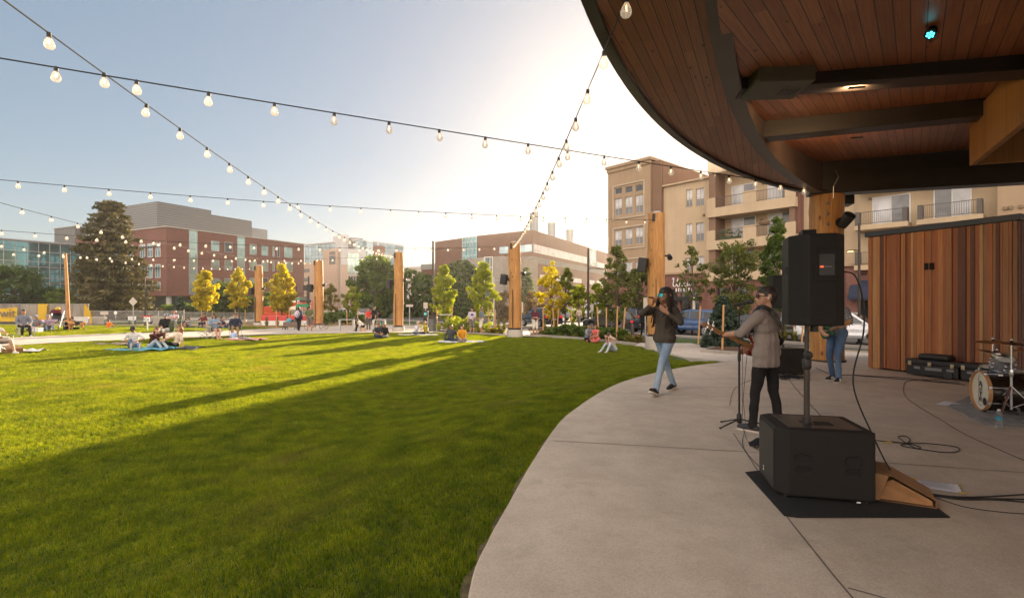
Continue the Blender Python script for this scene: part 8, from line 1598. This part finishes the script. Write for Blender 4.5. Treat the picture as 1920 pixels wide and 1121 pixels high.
# paper bag beside the subwoofer
bgp=G(1684,945,STAGE); bo=thing('paper_bag','brown paper bag lying on its side against the subwoofer','bag',(bgp.x,bgp.y,STAGE+.012),R(-24)); x2=.235; mb=MB()
vs=[(-.16,0,0),(x2,-.02,0),(x2+.02,.26,0),(-.15,.30,0),(-.175,.01,.215),(-.03,-.01,.20),(x2,-.01,.055),(x2+.03,.25,.07),(-.02,.31,.22),(-.16,.32,.225),(-.10,.06,.19),(-.06,.15,.12)]
mb.add(vs,[(0,3,2,1),(4,5,8,9),(5,6,7,8),(0,4,9,3),(1,2,7,6),(3,9,8,2),(8,7,2)]); q=mb.build('bag_body',kraft,bo); q.modifiers.new('s','SOLIDIFY').thickness=.003
mb=MB(); mb.add([(-.12,.012,.012),(x2-.02,.0,.008),(x2-.02,.005,.045),(-.03,.02,.17),(-.10,.05,.12)],[(0,1,2,3,4)]); mb.build('bag_front_fold',M('kraft_dark',(.30,.15,.06),.8,var=.2,scale=9),bo); mb=MB(); mb.add([(-.172,.0,.0),(-.12,.005,.0),(-.08,.03,.11),(-.06,.0,.198),(-.175,.0,.212)],[(0,1,2,3,4)]); mb.build('bag_side_fold',kraft,bo)
# dark cloth and shoe tip behind the subwoofer corner
o=MB().grid(lambda a,b:(-.09+.18*a,-.07+.14*b,.02+.07*math.sin(a*3.1)*math.sin(b*3.1)+.02*math.sin(a*11+b*7)),12,10).build('crumpled_cloth',cloth('cloth_black',(.016,.016,.017)),None,loc=G(1424,838,STAGE),smooth=True); tag(o,'small crumpled black cloth by the left corner of the subwoofer','cloth')
# gear cases at the shed wall
def case(label,px,py,rz,w_,d_,h_,lidh=.10,wheels=True):
    q_=SH0+SHD*px-SHN*(d_+.09); o=thing('equipment_case',label,'equipment case',(q_.x,q_.y,STAGE+.002),math.atan2(SHD.y,SHD.x),'black cases by the shed'); MB().prism([(-w_/2,0),(w_/2,0),(w_/2,d_),(-w_/2,d_)],.03,h_-lidh).build('box',m_black,o,bevel=.02); MB().prism([(-w_/2-.02,-.02),(w_/2+.02,-.02),(w_/2+.02,d_+.02),(-w_/2-.02,d_+.02)],h_-lidh+.002,h_).build('lid',m_black,o,bevel=.02)
    for x_ in (-w_*.42,-.02,w_*.40): mb=MB(); mb.box(x_-.03,x_+.03,-.035,-.018,h_-lidh-.03,h_-lidh+.06); mb.ell((x_,-.036,h_-lidh+.02),(.018,.008,.018),8,6); mb.build('latch',M('latch_brass',(.55,.45,.30),.3,.9,.1),o,bevel=.003)
    mb=MB(); mb.box(-w_*.34,-w_*.22,-.012,-.001,h_-lidh-.10,h_-lidh-.05); mb.box(-w_*.12,w_*.2,-.012,-.001,h_-lidh-.11,h_-lidh-.05); mb.box(w_*.29,w_*.42,-.012,-.001,h_-lidh-.10,h_-lidh-.05); mb.build('grey_panel',M('panel_grey',(.20,.20,.21),.5,var=.1),o)
    if wheels: MB().lathe([(.03,-.02),(.075,-.02),(.08,0),(.075,.02),(.03,.02)],18,Matrix.Translation((w_*.33,-.012,.085)) @ Matrix.Rotation(R(90),4,'X')).build('wheel',M('wheel_grey',(.03,.03,.03),.5),o,smooth=True)
    return o
case('wide black wheeled case at the foot of the cedar shed',1.50,0,0,.92,.36,.36); case('second black case half hidden behind the bass drum',2.36,0,0,.70,.40,.37,wheels=False); o=MB().obox((0,0,.06),(.55,.3,.12)).build('soft_case',m_black,None,loc=((SH0+SHD*1.5-SHN*.27).x,(SH0+SHD*1.5-SHN*.27).y,STAGE+.365),rz=math.atan2(SHD.y,SHD.x),bevel=.05,seg=3); tag(o,'flat black soft case lying on top of the wide wheeled case','case')
o=MB().obox((0,0,.004),(.9,.10,.008)).build('floor_plank',M('plank_dull',(.22,.13,.09),.8,var=.2),None,loc=G(1757,712,STAGE),rz=-.12); tag(o,'flat reddish plank lying on the concrete before the wheeled case','plank')
# drum kit
rp=[G(1776,762,STAGE),G(1846,797,STAGE),G(1990,808,STAGE),G(2100,770,STAGE),G(1960,735,STAGE),G(1830,738,STAGE)]
o=MB().prism([(p.x-rp[0].x,p.y-rp[0].y) for p in rp],0,.010).build('rug',M('rug_grey',(.27,.27,.26),.95,var=.35,scale=9,bump=.6),None,loc=(rp[0].x,rp[0].y,STAGE+.001)); tag(o,'grey patterned rug under the drum kit','rug')
def kit():
    p=G(1838,771,STAGE+.01); dk=thing('bass_drum','dark brown bass drum with a cream head and wooden hoop','bass drum',(p.x,p.y,STAGE+.012)); r=.275; ax=V((-.93,.36,0)).normalized(); q=ax.to_track_quat('Z','Y').to_matrix().to_4x4(); M0=Matrix.Translation((.08,.05,r+.012)) @ q; Ld=.46; shell=m_planks('drum_shell',[(.008,.005,.004),(.018,.010,.006)],.8,0,.002,.25,10)
    MB().lathe([(r*.97,-Ld),(r*.97,0)],36,M0,False).build('shell',shell,dk,smooth=True); hoop=M('hoop_maple',(.42,.22,.09),.4,var=.15,scale=12)
    MB().lathe([(r*1.0,.0),(r*1.03,.0),(r*1.03,.045),(r*.985,.045),(r*.985,.0)],40,M0,False).build('front_hoop',hoop,dk,smooth=30); MB().lathe([(r*1.0,-Ld-.04),(r*1.03,-Ld-.04),(r*1.03,-Ld),(r*.985,-Ld)],40,M0,False).build('rear_hoop',hoop,dk,smooth=30)
    hd=MB(M0).lathe([(.0,.014),(r*.985,.012)],40,None,False).build('drum_head',M('drumhead_cream',(.66,.60,.48),.5,var=.05),dk); MB(M0 @ Matrix.Translation((0,0,.018))).lathe([(.0,0),(.055,0)],18,Matrix.Translation((.13,-.13,0)) if False else Matrix.Translation((.10,-.14,0)),False).build('port_hole',m_black,hd)
    for k in range(8):
        a=k*math.pi/4+.3; b=V((math.cos(a)*r*1.05,math.sin(a)*r*1.05,0)); mb=MB(M0); mb.tube([b+V((0,0,.05)),b+V((0,0,-.13))],.006,6); mb.obox(b+V((0,0,.03)),(.03,.03,.035)); mb.obox(b*.97+V((0,0,-.14)),(.028,.028,.05)); mb.build('lug',m_chrome,dk,smooth=True)
    inv=(M0.to_3x3().inverted() @ V((0,0,1))); upv=V((inv.x,inv.y,0)).normalized(); rt=V((upv.y,-upv.x,0)); fr=M0 @ Matrix(((rt.x,upv.x,0,0),(rt.y,upv.y,0,0),(rt.z,upv.z,1,.02),(0,0,0,1)))
    if fr.to_3x3().determinant()<0: rt=-rt; fr=M0 @ Matrix(((rt.x,upv.x,0,0),(rt.y,upv.y,0,0),(rt.z,upv.z,1,.02),(0,0,0,1)))
    # vertical initials on the head: A, small block, T, E and a pinstripe
    mb=MB(fr); bx=lambda x0,x1,y0,y1: mb.box(x0,x1,y0,y1,0,.003)
    mb.bar((-.055,.055,.0015),(-.012,.135,.0015),.012,.003); mb.bar((.035,.055,.0015),(-.008,.135,.0015),.020,.003); bx(-.04,.025,.078,.088)
    for k in range(3): bx(-.035,.03,.030-.016*k,.038-.016*k)
    bx(-.04,.04,-.028,-.016); bx(-.012,.008,-.080,-.016); bx(-.035,-.018,-.150,-.092); 
    for y_ in (-.150,-.125,-.104): bx(-.03,.035,y_,y_+.011)
    bx(-.056,-.053,-.21,.21); bx(-.02,.02,-.212,-.204); mb.build('head_lettering',M('ink_black',(.02,.018,.016),.7,var=0),hd)
    side=ax.cross(V((0,0,1)))
    for s_,nm in ((1,'a'),(-1,'b')):
        c=V((.08,.05,r+.012))-ax*.16+side*s_*r*.93+V((0,0,-.04)); e=c+side*s_*.16+ax*.14; e.z=.008; mb=MB(); mb.tube([c,c.lerp(e,.5)],.012,8); mb.tube([c.lerp(e,.4),e],.008,8); mb.ell(c.lerp(e,.02),(.028,.028,.03),8,6); mb.build('spur_leg',m_chrome,dk,smooth=True)
    mb=MB(); c=V((.08,.05,2*r+.01))-ax*.16; mb.tube([c,c+V((0,0,.22))],.016,10); mb.lathe([(.03,0),(.034,.02),(.03,.05)],12,Matrix.Translation(c+V((0,0,.02)))); mb.obox(c+V((0,0,.24)),(.09,.06,.07)); mb.tube([c+V((0,0,.25)),c+V((.05,-.05,.27)),c+V((.16,-.03,.25))],.012,8); mb.build('tom_holder',m_chrome,dk,smooth=True)
    return dk,V((p.x,p.y,STAGE+.012)),ax
dk,dp_,dax=kit()
def drum(label,c,axis,r,h,shellm,name='tom_drum',legs=False,cat='drum',stand=None):
    o=thing(name,label,cat,c); q=V(axis).normalized().to_track_quat('Z','Y').to_matrix().to_4x4(); MB().lathe([(r,-h),(r,0)],28,q,False).build('shell',shellm,o,smooth=True); MB().lathe([(0,.004),(r,.004)],28,q,False).build('drum_head',M('drumhead_white',(.62,.61,.58),.5,var=.05),o)
    for z in (-h,0): MB().lathe([(r*.99,z-.008),(r*1.06,z-.008),(r*1.06,z+.012),(r*.99,z+.012)],28,q,False).build('hoop',m_chrome,o,smooth=30)
    for k in range(6): a=k*math.pi/3+.4; b=V((math.cos(a)*r*1.05,math.sin(a)*r*1.05,0)); mb=MB(q); mb.tube([b,b+V((0,0,-h))],.004,5); mb.ell(b*1.0+V((0,0,-h*.32)),(.018,.018,.018),8,6); mb.ell(b*1.0+V((0,0,-h*.7)),(.018,.018,.018),8,6); mb.build('lug',m_chrome,o,smooth=True)
    if stand:
        for s_ in stand: MB().tube([V(s_[0])-V(c),V(s_[1])-V(c)],.010,8).build('leg',m_chrome,o,smooth=True)
    return o
sv=M('shell_silver',(.30,.32,.36),.22,.6,.06); d0=dp_.y
tp_=W(1879,684,d0-.08); drum('silver rack tom mounted above the bass drum',W(1882,672,d0-.06),(-.18,-.42,.9),.125,.17,sv)
drum('dark floor drum behind the silver tom',W(1862,688,d0+.35),(0,-.1,1),.14,.16,M('shell_dark',(.03,.03,.035),.25,.3,.1),stand=None)
fd=W(1909,728,d0+.42); drum('black floor tom at the right picture edge',(fd.x,fd.y,STAGE+.52),(0,-.05,1),.19,.38,M('shell_black',(.012,.012,.013),.2,0,.1),'floor_tom',stand=[((fd.x+.2*math.cos(a),fd.y+.2*math.sin(a),STAGE+.012),(fd.x+.2*math.cos(a),fd.y+.2*math.sin(a),STAGE+.40)) for a in (.5,2.6,4.7)])
m_cym=M('cymbal_bronze',(.40,.29,.15),.28,1,.12,14)
def cymbal(label,px,py,d,r,tilt,base_px,base_z=STAGE+.012,legs=True,hat=False):
    c=W(px,py,d); o=thing('cymbal_stand',label,'cymbal',(c.x,c.y,base_z),0,'cymbals of the drum kit'); hz=c.z-base_z; q=Matrix.Translation((0,0,hz)) @ Matrix.Rotation(tilt[0],4,'X') @ Matrix.Rotation(tilt[1],4,'Y')
    MB().lathe([(.001,.032),(.022,.028),(.034,.012),(r*.55,.004),(r,-.012),(r,-.014),(r*.5,.0),(.03,.008)],40,q,False).build('cymbal',m_cym,o,smooth=True); 
    if hat: MB().lathe([(.03,-.03),(r*.5,-.02),(r,-.008),(r,-.006)],40,q,False).build('cymbal',m_cym,o,smooth=True)
    MB().lathe([(.012,.03),(.018,.034),(.012,.06),(.005,.065)],10,q).build('wing_nut',m_steel,o,smooth=True); MB().tube([(0,0,.30),(0,0,hz+.03)],.010,10).build('upper_tube',m_chrome,o,smooth=True); MB().tube([(0,0,.10),(0,0,.62)],.015,10).build('lower_tube',m_chrome,o,smooth=True); MB().lathe([(.02,.55),(.026,.58),(.02,.64)],10).build('collar',m_chrome,o,smooth=True)
    for k in range(3):
        a=k*2.094+3.6; e=V((math.cos(a)*.34,math.sin(a)*.34,.012)); lg=MB().bar((0,0,.42),e,.022,.012).build('leg',m_chrome,o); MB().bar(V((0,0,.12)),V((0,0,.42)).lerp(e,.5),.015,.008).build('brace',m_chrome,lg); MB().ell(e,(.024,.024,.016),8,6).build('rubber_foot',m_black,lg)
    return o
cymbal('crash cymbal on a chrome tripod stand in front of the drums',1896,643,d0-.35,.215,(R(4),R(2)),1896); cymbal('ride cymbal standing left over the gear cases',1861,640,d0+.25,.20,(R(3),R(-2)),1861); cymbal('hi hat pair low behind the rack tom',1867,661,d0+.10,.20,(R(10),R(8)),1867,hat=True); cymbal('cymbal cut by the right picture edge',1928,655,d0-.1,.2,(R(-3),R(-4)),1928)
# water bottle
t=NT('bottle_plastic'); t.set(Roughness=.06,IOR=1.25); t.b.inputs['Transmission Weight'].default_value=.9; t.col((.86,.90,.92)); m_bot=t.m
bp_=G(1873,802,STAGE+.011); wb_=thing('water_bottle','clear plastic water bottle with blue green label before the drums','bottle',bp_); MB().lathe([(.001,.0),(.030,.0),(.033,.01),(.031,.03),(.033,.05),(.031,.07),(.033,.09),(.033,.10),(.033,.15),(.030,.17),(.018,.20),(.013,.21),(.013,.222)],20).build('bottle',m_bot,wb_,smooth=True); MB().lathe([(.0335,.102),(.0335,.148)],20,None,False).build('label',M('label_teal',(.03,.25,.35),.4,var=.4,scale=20),wb_,smooth=True); MB().lathe([(.0145,.215),(.0145,.232),(.001,.234)],14).build('cap',m_white,wb_,smooth=True); MB().lathe([(.0285,.012),(.0285,.16),(.001,.161)],16).build('water',m_bot,wb_,smooth=True)
# ---------------------------------------------------------------- light summer haze
hz = MB().box(-230,110,-8,215,-1.1,24.5).build('haze', None); hz.data.materials.clear(); tag(hz, kind='stuff')
hm = bpy.data.materials.new('haze'); hm.use_nodes = True; hm.node_tree.nodes.clear(); ho = hm.node_tree.nodes.new('ShaderNodeOutputMaterial'); hv = hm.node_tree.nodes.new('ShaderNodeVolumePrincipled')
hv.inputs['Color'].default_value = (.98,.93,.86,1); hv.inputs['Density'].default_value = .00055; hv.inputs['Anisotropy'].default_value = .72
hm.node_tree.links.new(hv.outputs[0], ho.inputs['Volume']); hz.data.materials.append(hm)
